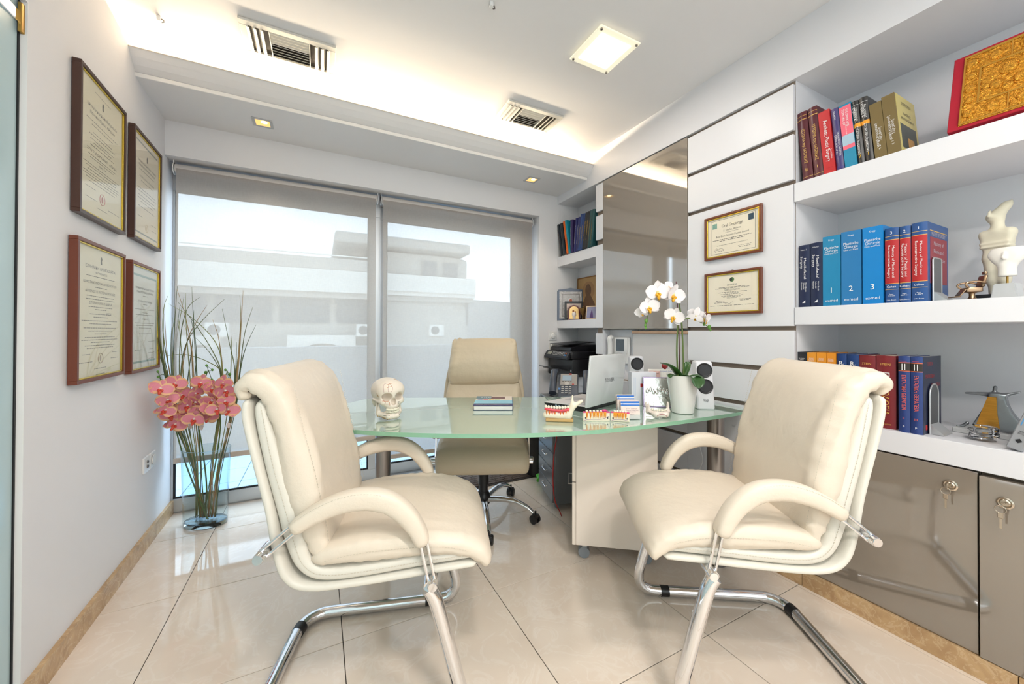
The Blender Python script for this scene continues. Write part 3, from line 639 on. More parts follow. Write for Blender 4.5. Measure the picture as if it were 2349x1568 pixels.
# swivel chair behind the desk
def swivel_chair():
    t = thing('swivel_chair', 'cream leather swivel armchair with headrest behind the glass desk', 'chair', (0.93, 2.21, 0), math.atan2(-0.915, -0.405))
    hw = 0.272
    sh = [(-0.300, 1.075, 0.03, 0.215), (-0.298, 0.98, 0.032, 0.235), (-0.285, 0.82, 0.034, 0.27), (-0.262, 0.66, 0.034, 0.285), (-0.235, 0.53, 0.036, 0.28), (-0.20, 0.455, 0.036, hw), (-0.13, 0.42, 0.034, hw), (0.05, 0.405, 0.03, hw), (0.20, 0.395, 0.028, 0.262)]
    obj('shell', slab(sh, 36, 0.16, 6), TAN, t, True)
    bc = [(-0.255, 0.84, 0.05, 0.225), (-0.235, 0.80, 0.085, 0.245), (-0.215, 0.70, 0.10, 0.262), (-0.185, 0.58, 0.10, 0.262), (-0.160, 0.50, 0.07, 0.255)]
    obj('back_cushion', slab(bc, 56, 0.2, 10, wr_back, 0.4), TAN, t, True)
    hd = [(-0.272, 1.092, 0.03, 0.205), (-0.258, 1.085, 0.07, 0.222), (-0.236, 1.03, 0.105, 0.228), (-0.220, 0.95, 0.118, 0.238), (-0.210, 0.87, 0.11, 0.245), (-0.216, 0.815, 0.075, 0.24), (-0.228, 0.80, 0.03, 0.235)]
    obj('headrest', slab(hd, 56, 0.2, 10, wr_back, 0.35), TAN, t, True)
    st = [(-0.17, 0.475, 0.05, 0.25), (-0.10, 0.478, 0.09, 0.262), (0.02, 0.475, 0.105, 0.268), (0.14, 0.465, 0.11, 0.27), (0.235, 0.438, 0.105, 0.268), (0.272, 0.392, 0.075, 0.262), (0.268, 0.360, 0.035, 0.255)]
    obj('seat_cushion', slab(st, 56, 0.2, 10, wr_seat, 0.5), TAN, t, True)
    arms(t, TAN, -0.265)
    g = B(); tube(g, [(0.248, -0.285, 0.418), (0.248, 0.285, 0.418)], 0.012, 12); obj('cross_bar', g, CHROME, t, True, 40)
    g = B(); lathe(g, [(0.028, 0.115), (0.028, 0.20), (0.033, 0.20), (0.036, 0.36), (0.05, 0.37), (0.05, 0.40)], 20); obj('gas_column', g, BLACK, t, True, 40)
    g = B(); lathe(g, [(0.034, 0.075), (0.042, 0.08), (0.044, 0.13), (0.036, 0.145), (0.03, 0.155)], 20); obj('hub', g, BLACK, t, True, 40)
    world_dirs = [(-0.30, -0.95), (0.72, -0.70), (0.85, 0.53), (-0.12, 1.0), (-0.96, 0.1)]
    inv = -t.rotation_euler.z
    for dx, dy in world_dirs:
        a = math.atan2(dy, dx) + inv; ca, sa = math.cos(a), math.sin(a)
        path = spline([(0.03, 0.105), (0.12, 0.118), (0.21, 0.115), (0.285, 0.090), (0.325, 0.062)], 5)
        g = B(); rings = []; 
        for i, p in enumerate(path):
            w = 0.021 - 0.008 * i / (len(path) - 1); hgt = 0.018 - 0.006 * i / (len(path) - 1)
            ring = []
            for k in range(12):
                an = 2 * PI * k / 12; lx = w * math.cos(an); lz = hgt * math.sin(an)
                ring.append(g.verts.new((p.x * ca - lx * sa, p.x * sa + lx * ca, p.y + lz)))
            rings.append(ring)
        for A, C in zip(rings, rings[1:]):
            for k in range(12): g.faces.new((A[k], A[(k + 1) % 12], C[(k + 1) % 12], C[k]))
        g.faces.new(rings[0]); g.faces.new(rings[-1])
        obj('star_leg', g, CHROME, t, True, 50)
        cx, cy = 0.335 * ca, 0.335 * sa; tw = random.uniform(-0.7, 0.7) + a
        g = B()
        for s in (-1, 1): tube(g, [(0, s * 0.006, 0.0265), (0, s * 0.022, 0.0265), (0, s * 0.025, 0.0265)], [0.0265, 0.0265, 0.020], 18)
        box(g, -0.012, 0.020, -0.02, 0.02, 0.03, 0.056, 0.006, 2); tube(g, [(0.004, 0, 0.05), (0.004, 0, 0.075)], 0.006, 8)
        xform(g, Matrix.Translation((cx, cy, 0)) @ Matrix.Rotation(tw, 4, 'Z')); obj('caster', g, BLACK, t, True, 40)
    return t
swivel_chair()
# ================================================================ implicit-surface helper for organic shapes
import numpy as np
from mathutils.bvhtree import BVHTree
def sdf_mesh(f, lo, hi, h):
    """Surface nets over f(X, Y, Z) < 0."""
    ax = [np.arange(lo[i], hi[i] + h, h) for i in range(3)]
    X, Y, Z = np.meshgrid(*ax, indexing='ij'); V = f(X, Y, Z); S = V < 0
    nx, ny, nz = V.shape; cnt = np.zeros((nx - 1, ny - 1, nz - 1)); acc = np.zeros((nx - 1, ny - 1, nz - 1, 3))
    cs = [(a, b, c) for a in (0, 1) for b in (0, 1) for c in (0, 1)]
    sl = lambda o: V[o[0]:nx - 1 + o[0], o[1]:ny - 1 + o[1], o[2]:nz - 1 + o[2]]
    for i, a in enumerate(cs):
        for b in cs[i + 1:]:
            if sum(abs(a[k] - b[k]) for k in range(3)) != 1: continue
            va, vb = sl(a), sl(b); m = (va < 0) != (vb < 0); t = np.where(m, va / np.where(m, va - vb, 1), 0)
            for k in range(3): acc[..., k] += np.where(m, a[k] + t * (b[k] - a[k]), 0)
            cnt += m
    act = cnt > 0; idx = -np.ones(act.shape, int); idx[act] = np.arange(act.sum())
    ijk = np.argwhere(act); pts = (ijk + acc[act] / cnt[act][:, None]) * h + np.array(lo)
    faces = []
    for d in range(3):
        e1, e2 = [(1, 2), (2, 0), (0, 1)][d]
        A = S.take(range(0, S.shape[d] - 1), d); Bq = S.take(range(1, S.shape[d]), d)
        for i, j, k in np.argwhere(A != Bq):
            c = [i, j, k]
            if c[e1] < 1 or c[e2] < 1 or c[e1] >= act.shape[e1] or c[e2] >= act.shape[e2]: continue
            q = []
            for o1, o2 in ((0, 0), (-1, 0), (-1, -1), (0, -1)):
                cc = c[:]; cc[e1] += o1; cc[e2] += o2; q.append(int(idx[cc[0], cc[1], cc[2]]))
            if min(q) < 0: continue
            faces.append(q[::-1] if A[i, j, k] else q)
    me = bpy.data.meshes.new('net'); me.from_pydata([tuple(p) for p in pts], [], faces); me.update()
    return me
def smin(a, b, k): h = np.clip(0.5 + 0.5 * (b - a) / k, 0, 1); return b + (a - b) * h - k * h * (1 - h)
def ell(X, Y, Z, c, r):
    q = np.sqrt(((X - c[0]) / r[0]) ** 2 + ((Y - c[1]) / r[1]) ** 2 + ((Z - c[2]) / r[2]) ** 2)
    return (q - 1) * min(r)
def cap(X, Y, Z, a, b, ra, rb=None):
    rb = ra if rb is None else rb
    a = np.array(a, float); b = np.array(b, float); d = b - a
    t = np.clip(((X - a[0]) * d[0] + (Y - a[1]) * d[1] + (Z - a[2]) * d[2]) / (d @ d), 0, 1)
    return np.sqrt((X - a[0] - t * d[0]) ** 2 + (Y - a[1] - t * d[1]) ** 2 + (Z - a[2] - t * d[2]) ** 2) - (ra + (rb - ra) * t)
def rbox(X, Y, Z, c, s, r=0.0):
    qx = np.abs(X - c[0]) - s[0] + r; qy = np.abs(Y - c[1]) - s[1] + r; qz = np.abs(Z - c[2]) - s[2] + r
    return np.sqrt(np.maximum(qx, 0) ** 2 + np.maximum(qy, 0) ** 2 + np.maximum(qz, 0) ** 2) + np.minimum(np.maximum(qx, np.maximum(qy, qz)), 0) - r
def on_surface(me, pts, lift=0.0006):
    bv = BVHTree.FromPolygons([v.co for v in me.vertices], [list(p.vertices) for p in me.polygons]); out = []
    for p in pts:
        l, n, i, d = bv.find_nearest(Vector(p))
        if l: out.append(l + n * lift)
    return out

# ================================================================ desk
GTOP = bpy.data.materials.new('green_frosted_glass'); GTOP.use_nodes = True; _p = GTOP.node_tree.nodes['Principled BSDF']
_p.inputs['Base Color'].default_value = lin((172, 196, 180)); _p.inputs['Roughness'].default_value = 0.0; _p.inputs['IOR'].default_value = 1.75; _p.inputs['Coat Weight'].default_value = 1.0; _p.inputs['Coat Roughness'].default_value = 0.01; _p.inputs['Transmission Weight'].default_value = 0.0
GEDGE = M('green_glass_edge', (140, 190, 160), 0.1, var=0.02, coat=0.5)
desk = thing('desk', 'curved green frosted glass desk on steel legs', 'desk', (0, 0, 0))
_out = [(0.087, 1.700), (0.216, 1.580), (0.409, 1.452), (0.559, 1.370), (0.714, 1.300), (0.882, 1.245), (1.07, 1.203), (1.295, 1.180), (1.561, 1.167), (1.845, 1.161), (1.925, 1.172), (1.968, 1.215), (1.974, 1.30), (1.974, 1.55), (1.974, 1.75), (1.95, 1.79), (1.70, 1.822), (1.45, 1.885), (1.218, 1.972), (1.093, 2.021), (0.869, 2.128), (0.675, 2.215), (0.468, 2.315), (0.34, 2.375), (0.26, 2.375), (0.17, 2.30), (0.10, 2.22), (0.085, 2.10), (0.083, 1.90), (0.083, 1.74)]
_o2 = [(p.x, p.y) for p in spline([Vector((*p, 0)) for p in _out], 4, True)]
g = B(); prism(g, _o2, XY, 0.743, 0.760)
es = [e for e in g.edges if abs(e.verts[0].co.z - e.verts[1].co.z) < 1e-6]; bmesh.ops.bevel(g, geom=es, offset=0.0015, segments=2, affect='EDGES')
for f in g.faces: f.normal_update(); f.material_index = 0 if abs(f.normal.z) > 0.9 else 1
obj('glass_top', g, [GTOP, GEDGE], desk)
for x, y in ((0.315, 2.15), (1.79, 1.235)):
    g = B(); lathe(g, [(0.040, 0.002), (0.040, 0.7385)], 32, (x, y, 0)); o = obj('leg', g, STEEL, desk, True, 40)
    g = B(); lathe(g, [(0.050, 0.0), (0.050, 0.004), (0.041, 0.006)], 32, (x, y, 0)); obj('foot', g, STEEL, o, True, 40)
    g = B(); lathe(g, [(0.046, 0.7355), (0.046, 0.7425)], 32, (x, y, 0)); obj('top_plate', g, STEEL, o, True, 40)

# cream mobile pedestal
CREAML = M('cream_laminate', (250, 238, 225), 0.32, var=0.012)
ped = thing('mobile_pedestal', 'cream drawer pedestal on castors under the glass desk', 'pedestal', (1.162, 1.557, 0), math.atan2(-0.234, 0.317))
obj('body', bx(0.0, 0.394, 0.0, 0.40, 0.082, 0.700, 0.0015), CREAML, ped)
obj('top_board', bx(-0.018, 0.396, -0.001, 0.401, 0.7005, 0.716, 0.0015), CREAML, ped)
obj('edge_joint', bx(0.0, 0.394, -0.0004, 0.0, 0.690, 0.6912), M('joint_brown', (150, 128, 108), 0.7), ped)
for za, zb in ((0.082, 0.395), (0.400, 0.698)):
    d_ = obj('drawer', bx(-0.019, -0.001, 0.0, 0.40, za, zb, 0.0015), CREAML, ped)
    g = B(); tube(g, [(-0.019, 0.02, zb - 0.014), (-0.038, 0.02, zb - 0.014), (-0.038, 0.16, zb - 0.014), (-0.019, 0.16, zb - 0.014)], 0.0035, 8); obj('handle', g, STEEL, d_, True, 50)
GREYR = M('grey_rubber', (140, 146, 152), 0.6)
for x in (0.045, 0.35):
    for y in (0.05, 0.35):
        c = obj('castor', box(B(), x - 0.014, x + 0.014, y - 0.016, y + 0.016, 0.05, 0.082, 0.004), ALU, ped)
        g = B(); tube(g, [(x - 0.004, y - 0.018, 0.029), (x - 0.004, y + 0.018, 0.029)], 0.0285, 20); obj('wheel', g, GREYR, c, True, 40)
# grey steel drawer cabinet carrying the telephones
GREYM = M('grey_enamel_steel', (120, 124, 128), 0.28, metal=0.25, var=0.02)
dc = thing('drawer_cabinet', 'grey steel drawer cabinet under the telephones', 'cabinet', (1.362, 2.059, 0), math.atan2(-0.27, 0.963))
obj('body', bx(0.004, 0.41, 0.0, 0.352, 0.035, 0.700, 0.003), GREYM, dc)
for k in range(6):
    za = 0.045 + 0.108 * k
    d_ = obj('drawer', bx(-0.008, 0.0035, 0.008, 0.344, za, za + 0.103, 0.002), GREYM, dc)
    g = B(); tube(g, [(-0.008, 0.13, za + 0.066), (-0.022, 0.13, za + 0.060), (-0.022, 0.22, za + 0.060), (-0.008, 0.22, za + 0.066)], 0.0026, 8); obj('handle', g, CHROME, d_, True, 50)
for x, y in ((0.03, 0.03), (0.03, 0.32), (0.38, 0.03), (0.38, 0.32)):
    g = B(); tube(g, [(x, y - 0.008, 0.0175), (x, y + 0.008, 0.0175)], 0.017, 14); box(g, x - 0.008, x + 0.008, y - 0.010, y + 0.010, 0.02, 0.036); obj('castor', g, GREYR, dc, True, 40)
# black waste bin, green bag, brown mat, cables
g = B(); lathe(g, [(0.10, 0.0), (0.108, 0.004), (0.135, 0.36), (0.140, 0.365), (0.135, 0.37), (0.128, 0.36), (0.10, 0.012), (0.0, 0.012)], 28)
tag(obj('waste_bin', g, BLACK, None, True, 40, (1.605, 2.665, 0.0085)), 'black plastic waste bin standing on the brown mat', 'bin')
mat_ = thing('floor_mat', 'brown rubber mat with a brick relief by the window', 'mat', (0.99, 2.60, 0))
MATB = M('brown_rubber_mat', (92, 72, 58), 0.7, var=0.12, vscale=30)
obj('base', bx(0, 0.75, 0, 0.335, 0.0005, 0.005, 0.001), M('mat_border', (58, 46, 40), 0.7), mat_)
_mm = bpy.data.meshes.new('brick_relief'); _b = box(B(), 0, 0.066, 0, 0.031, 0.005, 0.0085, 0.001); _b.to_mesh(_mm); _b.free(); _mm.materials.append(MATB)
for j in range(8):
    for i in range(10):
        o = bpy.data.objects.new('brick_relief', _mm); COL.objects.link(o); o.parent = mat_; o.location = (0.012 + 0.071 * i + (0.018 if j % 2 else 0) , 0.024 + 0.0365 * j, 0)
        if o.location.x + 0.066 > 0.742: o.scale.x = (0.742 - o.location.x) / 0.066
gb = sdf_mesh(lambda X, Y, Z: smin(ell(X, Y, Z, (0, 0, 0.05), (0.09, 0.05, 0.05)), ell(X, Y, Z, (0.03, 0.01, 0.09), (0.03, 0.02, 0.06)), 0.03) + 0.006 * np.sin(X * 90) * np.sin(Y * 110 + Z * 70), (-0.11, -0.07, 0.0), (0.11, 0.07, 0.16), 0.008)
tag(obj('plastic_bag', gb, M('green_plastic', (84, 190, 40), 0.35, var=0.1, vscale=20), None, True, None, (1.56, 2.46, 0.001)), 'green plastic bag on the floor behind the drawer cabinet', 'bag')
g = B(); tube(g, spline([(1.335, 1.98, 0.62), (1.325, 1.975, 0.50), (1.30, 1.965, 0.40), (1.285, 1.955, 0.25), (1.30, 1.955, 0.12), (1.34, 1.96, 0.04), (1.36, 1.97, 0.004)], 6), 0.003, 8)
tag(obj('red_cable', g, M('red_rubber', (196, 34, 30), 0.5), None, True), 'thin red cable hanging beside the grey drawer cabinet', 'cable')
g = B(); tube(g, spline([(1.968, 1.46, 0.58), (1.960, 1.45, 0.50), (1.958, 1.43, 0.43), (1.966, 1.455, 0.36), (1.970, 1.47, 0.30)], 6), 0.0018, 6)
tag(obj('white_cable', g, WHITEP, None, True), 'thin white cable hanging against the panels beside the desk leg', 'cable')
# ================================================================ books
PAGE = M('book_pages', (232, 224, 206), 0.85, var=0.05, vscale=80, stretch=(1, 60, 1))
MINUS_X, MINUS_Y, UP, DOWN = (-1, 0, 0), (0, -1, 0), (0, 0, 1), (0, 0, -1)
INKS = {}
def ink(c):
    if c not in INKS: INKS[c] = M('ink_%d_%d_%d' % c, c, 0.55, var=0.0)
    return INKS[c]
def cover_mat(c, rough=0.35): return M('cover_%d_%d_%d' % c, c, rough, var=0.03, vscale=25, bump=0.04, bscale=400)
def book(label, x, y, z, th, hgt, dep, col, lean=0.0, texts=(), bands=(), round_=True, group=None, cover=None, rough=0.35, rz=0.0, ts=1.0):
    """Upright book, spine facing -x at x; y is its lower edge nearest the camera side; thickness runs to +y.
    texts: (string, size, centre along y 0-1, centre z 0-1, 'v'/'h', colour, width or None)."""
    b = thing('book', label, 'book', (x, y, z + (th * math.sin(-lean) if lean < 0 else 0)), 0, group); b.rotation_euler = (lean, 0, rz)
    cm = cover_mat(col, rough); g = B(); r = 0.006 if round_ else 0.0008
    n = 8; spine = [(-0.0 - (r * math.sin(PI * i / n) if round_ else 0), th * i / n) for i in range(n + 1)]
    outl = [(dep, 0)] + [(p[0] + (r if round_ else 0), p[1]) for p in spine] + [(dep, th), (dep, th - 0.003), (0.008, th - 0.003), (0.008, 0.003), (dep, 0.003)]
    prism(g, outl, XY, 0, hgt); obj('cover', g, cm, b, True, 35)
    obj('pages', bx(0.009, dep - 0.004, 0.0031, th - 0.0031, 0.003, hgt - 0.003), PAGE, b)
    xs = -0.0006 if not round_ else -0.0002
    for bi_, (za, zb, c) in enumerate(bands):
        g = B(); outl2 = [((p[0] + (r if round_ else 0)) - 0.0004 - 0.0003 * bi_, p[1]) for p in spine]; m = len(outl2)
        A = [g.verts.new((p[0], p[1], za * hgt)) for p in outl2]; C = [g.verts.new((p[0], p[1], zb * hgt)) for p in outl2]
        for i in range(m - 1): g.faces.new((A[i], A[i + 1], C[i + 1], C[i]))
        obj('spine_band', g, ink(c), b, True)
    for s, size, cy, cz, o, c, w in texts:
        xd, yd = (DOWN, MINUS_Y) if o == 'v' else (MINUS_Y, UP) if o == 'h' else (UP, (0, 1, 0))
        txt('title', s, size * ts, ink(c), b, (xs - 0.0016, th * cy, hgt * cz), xd, yd, width=w and w * ts)
    return b
WH = (240, 240, 240); GO = (222, 178, 90); YE = (240, 190, 40); RE = (236, 74, 50); BK = (24, 24, 28)
# ---- upper shelf (z 1.857): volumes leaning against each other
U = 'books on the upper shelf'; zt = 1.8575; xsp = 2.012
TOP = [
 ('maroon gilt history volume leaning nearest the white panel wall', 0.9087, 0.0410, 0.333, (92, 38, 46), [('ΙΣΤΟΡΙΑ της ΙΑΤΡΙΚΗΣ', 0.012, .5, .50, 'v', GO, 0.115), ('II', 0.014, .5, .16, 'h', GO, None)], [(.885, .895, GO), (.06, .065, GO), (.94, .945, GO)], True),
 ('maroon gilt history volume beside the bright red textbook', 0.8680, 0.0363, 0.335, (92, 38, 46), [('ΙΣΤΟΡΙΑ της ΙΑΤΡΙΚΗΣ', 0.012, .5, .50, 'v', GO, 0.118), ('I', 0.014, .5, .16, 'h', GO, None)], [(.885, .895, GO), (.06, .065, GO), (.94, .945, GO)], True),
 ('bright red plastic surgery textbook on the upper shelf', 0.8230, 0.0420, 0.293, (196, 38, 42), [('Aesthetic Plastic Surgery', 0.015, .45, .52, 'v', WH, 0.135), ('Second Edition', 0.006, .18, .3, 'v', WH, 0.03), ('— — —', 0.006, .5, .1, 'h', (120, 20, 26), 0.018)], [], False),
 ('slim violet skeleton atlas on the upper shelf', 0.7916, 0.0290, 0.285, (70, 62, 116), [('McCARTHY', 0.006, .5, .88, 'v', WH, 0.028), ('DISSECTION of the', 0.007, .65, .42, 'v', WH, 0.06), ('CRANIOFACIAL SKELETON', 0.007, .3, .42, 'v', WH, 0.075)], [(.045, .075, (70, 62, 130))], True),
 ('pink and turquoise hand tumour book on the upper shelf', 0.7483, 0.0405, 0.284, (36, 140, 176), [('TUMORS OF', 0.0085, .70, .80, 'v', WH, 0.05), ('THE UPPER LIMB', 0.0085, .40, .78, 'v', WH, 0.055), ('Kirchner  Lunt', 0.005, .55, .60, 'v', WH, 0.03)], [(.30, .97, (240, 110, 130)), (.36, .52, (170, 196, 214))], False),
 ('black book with an orange band, beside the pink and turquoise one', 0.7246, 0.0236, 0.280, (38, 36, 36), [('Ιατρική &', 0.0085, .62, .80, 'v', WH, 0.04), ('Θεραπεία', 0.0085, .35, .78, 'v', WH, 0.04), ('ΣΥΓΧΡΟΝΗ Θεραπευτική', 0.0085, .5, .38, 'v', WH, 0.085), ('2', 0.014, .5, .13, 'h', YE, None)], [(.585, .645, (240, 160, 30)), (.93, .934, WH)], True),
 ('black book with an orange band, beside the olive volumes', 0.6950, 0.0275, 0.281, (38, 36, 36), [('Ιατρική &', 0.0085, .62, .80, 'v', WH, 0.04), ('Θεραπεία', 0.0085, .35, .78, 'v', WH, 0.04), ('ΣΥΓΧΡΟΝΗ Θεραπευτική', 0.0085, .5, .38, 'v', WH, 0.085), ('1', 0.014, .5, .13, 'h', YE, None)], [(.585, .645, (240, 160, 30)), (.93, .934, WH)], True),
 ('olive tan surgery volume, inner of the two upside-down ones', 0.6540, 0.0370, 0.235, (120, 102, 62), [('γενική χειρουργική', 0.0085, .62, .42, 'u', WH, 0.07), ('Σύγχρονη', 0.0085, .35, .42, 'u', WH, 0.04), ('τ. 2', 0.008, .5, .2, 'u', WH, None)], [], False),
 ('olive tan surgery volume with a painted cover, outermost on the shelf', 0.6140, 0.0385, 0.246, (120, 102, 62), [('γενική χειρουργική', 0.0085, .62, .45, 'u', WH, 0.07), ('Σύγχρονη', 0.0085, .35, .45, 'u', WH, 0.04), ('τ. 1', 0.008, .5, .2, 'u', WH, None)], [], False),
]
for lab, y, th, hg, c, tx, bd_, rd in TOP:
    last = book(lab, xsp, y, zt, th, hg, 0.19, c, -math.radians(4.8), tx, bd_, rd, U, ts=1.42)
# the outermost volume shows its painted front cover
obj('front_cover', bx(0.006, 0.190, -0.0008, 0.0, 0.0, 0.246), cover_mat((206, 190, 110)), last)
obj('cover_picture', bx(0.022, 0.172, -0.0012, -0.0008, 0.026, 0.126), M('cover_picture', (52, 58, 50), 0.4, var=0.6, vscale=22), last)
obj('cover_picture', bx(0.08, 0.140, -0.0014, -0.0012, 0.030, 0.074), M('cover_picture_gold', (190, 140, 60), 0.4, var=0.4, vscale=40), last)
for s, zz, w in (('γενική χειρουργική', 0.150, 0.13), ('Σύγχρονη', 0.172, 0.07), ('ΙΑΤΡΙΚΕΣ ΕΚΔΟΣΕΙΣ', 0.215, 0.095)): txt('title', s, 0.016, ink(BK), last, (0.096, -0.0016, zz), (-1, 0, 0), DOWN, width=w)
# ---- middle shelf (z 1.275)
V = 'books on the middle shelf'; zm = 1.2752; NAVY = (26, 36, 70)
MX = [
 ('slim dark navy surgery book against the panel wall', 0.9253, 0.0425, 0.290, NAVY, [('Volume 2', .0055, .5, .92, 'h', WH, .016), ('Maxillofacial', .0085, .38, .62, 'v', WH, .062), ('Surgery', .0085, .70, .72, 'v', WH, .036), ('Ward Booth', .005, .3, .32, 'v', WH, .028), ('Schendel', .005, .5, .34, 'v', WH, .02), ('Hausamen', .005, .7, .34, 'v', WH, .022), ('◢', .014, .5, .09, 'h', WH, None)], [], True),
 ('dark navy surgery book beside the turquoise volume', 0.8742, 0.048, 0.292, NAVY, [('Volume 1', .0055, .5, .93, 'h', WH, .016), ('Maxillofacial', .009, .36, .62, 'v', WH, .066), ('Surgery', .009, .68, .72, 'v', WH, .036), ('Ward Booth', .005, .3, .32, 'v', WH, .028), ('Schendel', .005, .5, .34, 'v', WH, .02), ('Hausamen', .005, .7, .34, 'v', WH, .022), ('◢', .014, .5, .09, 'h', WH, None)], [], True),
]
for lab, y, th, hg, c, tx, bd_, rd in MX: book(lab, 2.012, y, zm, th, hg, 0.20, c, 0, tx, bd_, rd, V, ts=1.55)
for lab, y, th, hg, c, n_ in (('turquoise surgery volume beside the dark navy pair', 0.8075, 0.0645, 0.309, (30, 132, 178), '1'), ('steel blue surgery volume between turquoise and bright blue ones', 0.7370, 0.0680, 0.315, (40, 120, 178), '2'), ('bright blue surgery volume, tallest on the middle shelf', 0.6690, 0.0640, 0.316, (14, 128, 200), '3')):
    book(lab, 2.012, y, zm, th, hg, 0.21, c, 0, [('Krupp', .006, .5, .94, 'h', WH, .011), ('Plastische', .009, .5, .83, 'h', WH, .028), ('Chirurgie', .009, .5, .785, 'h', WH, .026), ('Klinik und Praxis', .0045, .5, .745, 'h', WH, .027), (n_, .018, .5, .22, 'h', WH, None), ('eco', .0085, .72, .075, 'h', WH, .0085), ('med', .0095, .36, .077, 'h', WH, .0155)], [], False, V, ts=1.8)
MB = (34, 78, 138); MR = (178, 34, 38)
for lab, y, th, hg, n_, pg in (('blue spine with red title panel, touching the bright blue volume', 0.6235, 0.0410, 0.297, '3', '1413-2258'), ('slim blue spine with red title panel between two thicker ones', 0.5910, 0.0305, 0.295, '2', '830-1411'), ('blue spine with red title panel, against the mesh bookend', 0.5460, 0.0425, 0.299, '1', '1-829')):
    m1 = book(lab, 2.012, y, zm, th, hg, 0.215, MB, 0, [(n_, .011, .5, .93, 'h', WH, None), ('Mastery of Plastic and', .0072, .36, .55, 'v', WH, .088), ('Reconstructive Surgery', .0072, .66, .55, 'v', WH, .092), ('Cohen', .0085, .5, .215, 'h', WH, .0185), ('Pages', .004, .5, .115, 'h', WH, .008), (pg, .004, .5, .095, 'h', WH, .015), ('Little, Brown', .0042, .5, .04, 'h', WH, .019)], [(.885, .891, GO), (.255, .845, GO), (.262, .838, MR), (.178, .183, GO)], True, V, ts=1.42)
obj('cover_panel', bx(0.03, 0.20, -0.0006, 0.0, 0.07, 0.245), ink((150, 60, 70)), m1); obj('cover_rule', bx(0.03, 0.20, -0.0006, 0, 0.268, 0.271), ink(GO), m1)
for s, zz, w in (('MASTERY OF SURGERY', 0.256, 0.14), ('Mastery of', 0.222, 0.10), ('Plastic and', 0.192, 0.10), ('Reconstructive', 0.162, 0.13)): txt('title', s, 0.022, ink((190, 180, 190)), m1, (0.11, -0.0012, zz), (1, 0, 0), UP, width=w)
# ---- lower shelf (counter z 0.777)
LW = 'books on the lower shelf'; zl = 0.7772
ORT = M('cover_orange', (232, 150, 40), 0.4, var=0.25, vscale=60)
LOW = [
 ('black paperback against the panel wall on the lower shelf', 0.9360, 0.0375, 0.289, (38, 40, 46), [('Life - Liquides', .004, .5, .90, 'h', WH, .016), ('Future', .004, .5, .88, 'h', WH, .01)], [(.855, .86, (60, 150, 190))], False),
 ('mottled orange paperback next to the black one', 0.8985, 0.0355, 0.289, (226, 150, 44), [('Ιατρική', .004, .5, .91, 'h', WH, .011), ('Στοματικού', .004, .5, .893, 'h', WH, .013), ('Βλεννογόνου', .004, .5, .876, 'h', WH, .013)], [], False),
 ('mottled orange paperback between two of its kind', 0.8605, 0.0360, 0.290, (228, 148, 40), [('Ιατρική', .004, .5, .91, 'h', WH, .011), ('Στοματικού', .004, .5, .893, 'h', WH, .013), ('Βλεννογόνου', .004, .5, .876, 'h', WH, .013)], [], False),
 ('mottled orange paperback next to the blue pair', 0.8264, 0.0325, 0.290, (230, 146, 38), [('Ιατρική', .004, .5, .91, 'h', WH, .011), ('Στοματικού', .004, .5, .893, 'h', WH, .013), ('Βλεννογόνου', .004, .5, .876, 'h', WH, .013)], [], False),
 ('royal blue book next to the orange paperbacks', 0.7893, 0.0355, 0.289, (22, 56, 112), [('R', .017, .5, .86, 'h', WH, None), ('ΣΥΓΧΡΟΝΗ', .006, .65, .74, 'v', WH, .04), ('ΤΟΞΙΚΟΛΟΓΙΑ', .006, .35, .74, 'v', WH, .045)], [], True),
 ('royal blue book next to the dark red pair', 0.7482, 0.0395, 0.289, (22, 56, 112), [('R', .017, .5, .86, 'h', WH, None), ('ΣΥΓΧΡΟΝΗ', .006, .65, .74, 'v', WH, .04), ('ΤΟΞΙΚΟΛΟΓΙΑ', .006, .35, .74, 'v', WH, .045)], [], True),
 ('dark red STEIN book next to the royal blue pair', 0.6950, 0.0515, 0.287, (120, 34, 40), [('STEIN', .0085, .5, .88, 'h', GO, .019)], [], True),
 ('thick dark red STEIN book next to the tall navy volumes', 0.6340, 0.0585, 0.289, (124, 36, 42), [('STEIN', .0085, .5, .88, 'h', GO, .021), ('Π', .02, .5, .74, 'v', WH, None), ('ΠΑΘΟΛΟΓΙΑ', .018, .5, .45, 'v', GO, .1), ('ΕΚΔΟΣΕΙΣ', .004, .4, .06, 'h', GO, .014)], [], True),
]
for lab, y, th, hg, c, tx, bd_, rd in LOW: book(lab, 2.012, y, zl, th, hg, 0.19, c, 0, tx, bd_, rd, LW, ts=1.5)
for lab, y, th, hg, n_ in (('tall navy volume with orange lettering beside the thick red book', 0.5905, 0.0325, 0.291, 'II'), ('tall navy volume with orange lettering beside the arched bookend', 0.5565, 0.0328, 0.291, 'III')):
    m3 = book(lab, 1.999, y, zl, th, hg, 0.185, (40, 62, 122), 0, [('PANOSSIAN', .0035, .5, .935, 'h', RE, .015), ('ΕΝΤΑΤΙΚΗ ΘΕΡΑΠΕΙΑ', .0145, .5, .525, 'v', (240, 110, 80), .118), (n_, .011, .5, .185, 'h', (240, 110, 80), None), ('P', .010, .5, .075, 'h', WH, None)], [(.80, .92, (220, 110, 70)), (.81, .91, (40, 34, 30))], True, LW, ts=1.13)
    for k in (-1, 1):
        g = B(); box(g, -0.0014, -0.0004, 0.5 * 0.0328 + k * 0.004 - 0.001, 0.5 * 0.0328 + k * 0.004 + 0.001, 0.238, 0.262); obj('emblem_bar', g, ink(WH), m3)
obj('front_cover', bx(0.008, 0.185, -0.0006, 0.0, 0.0, 0.291), cover_mat((30, 38, 66)), m3)
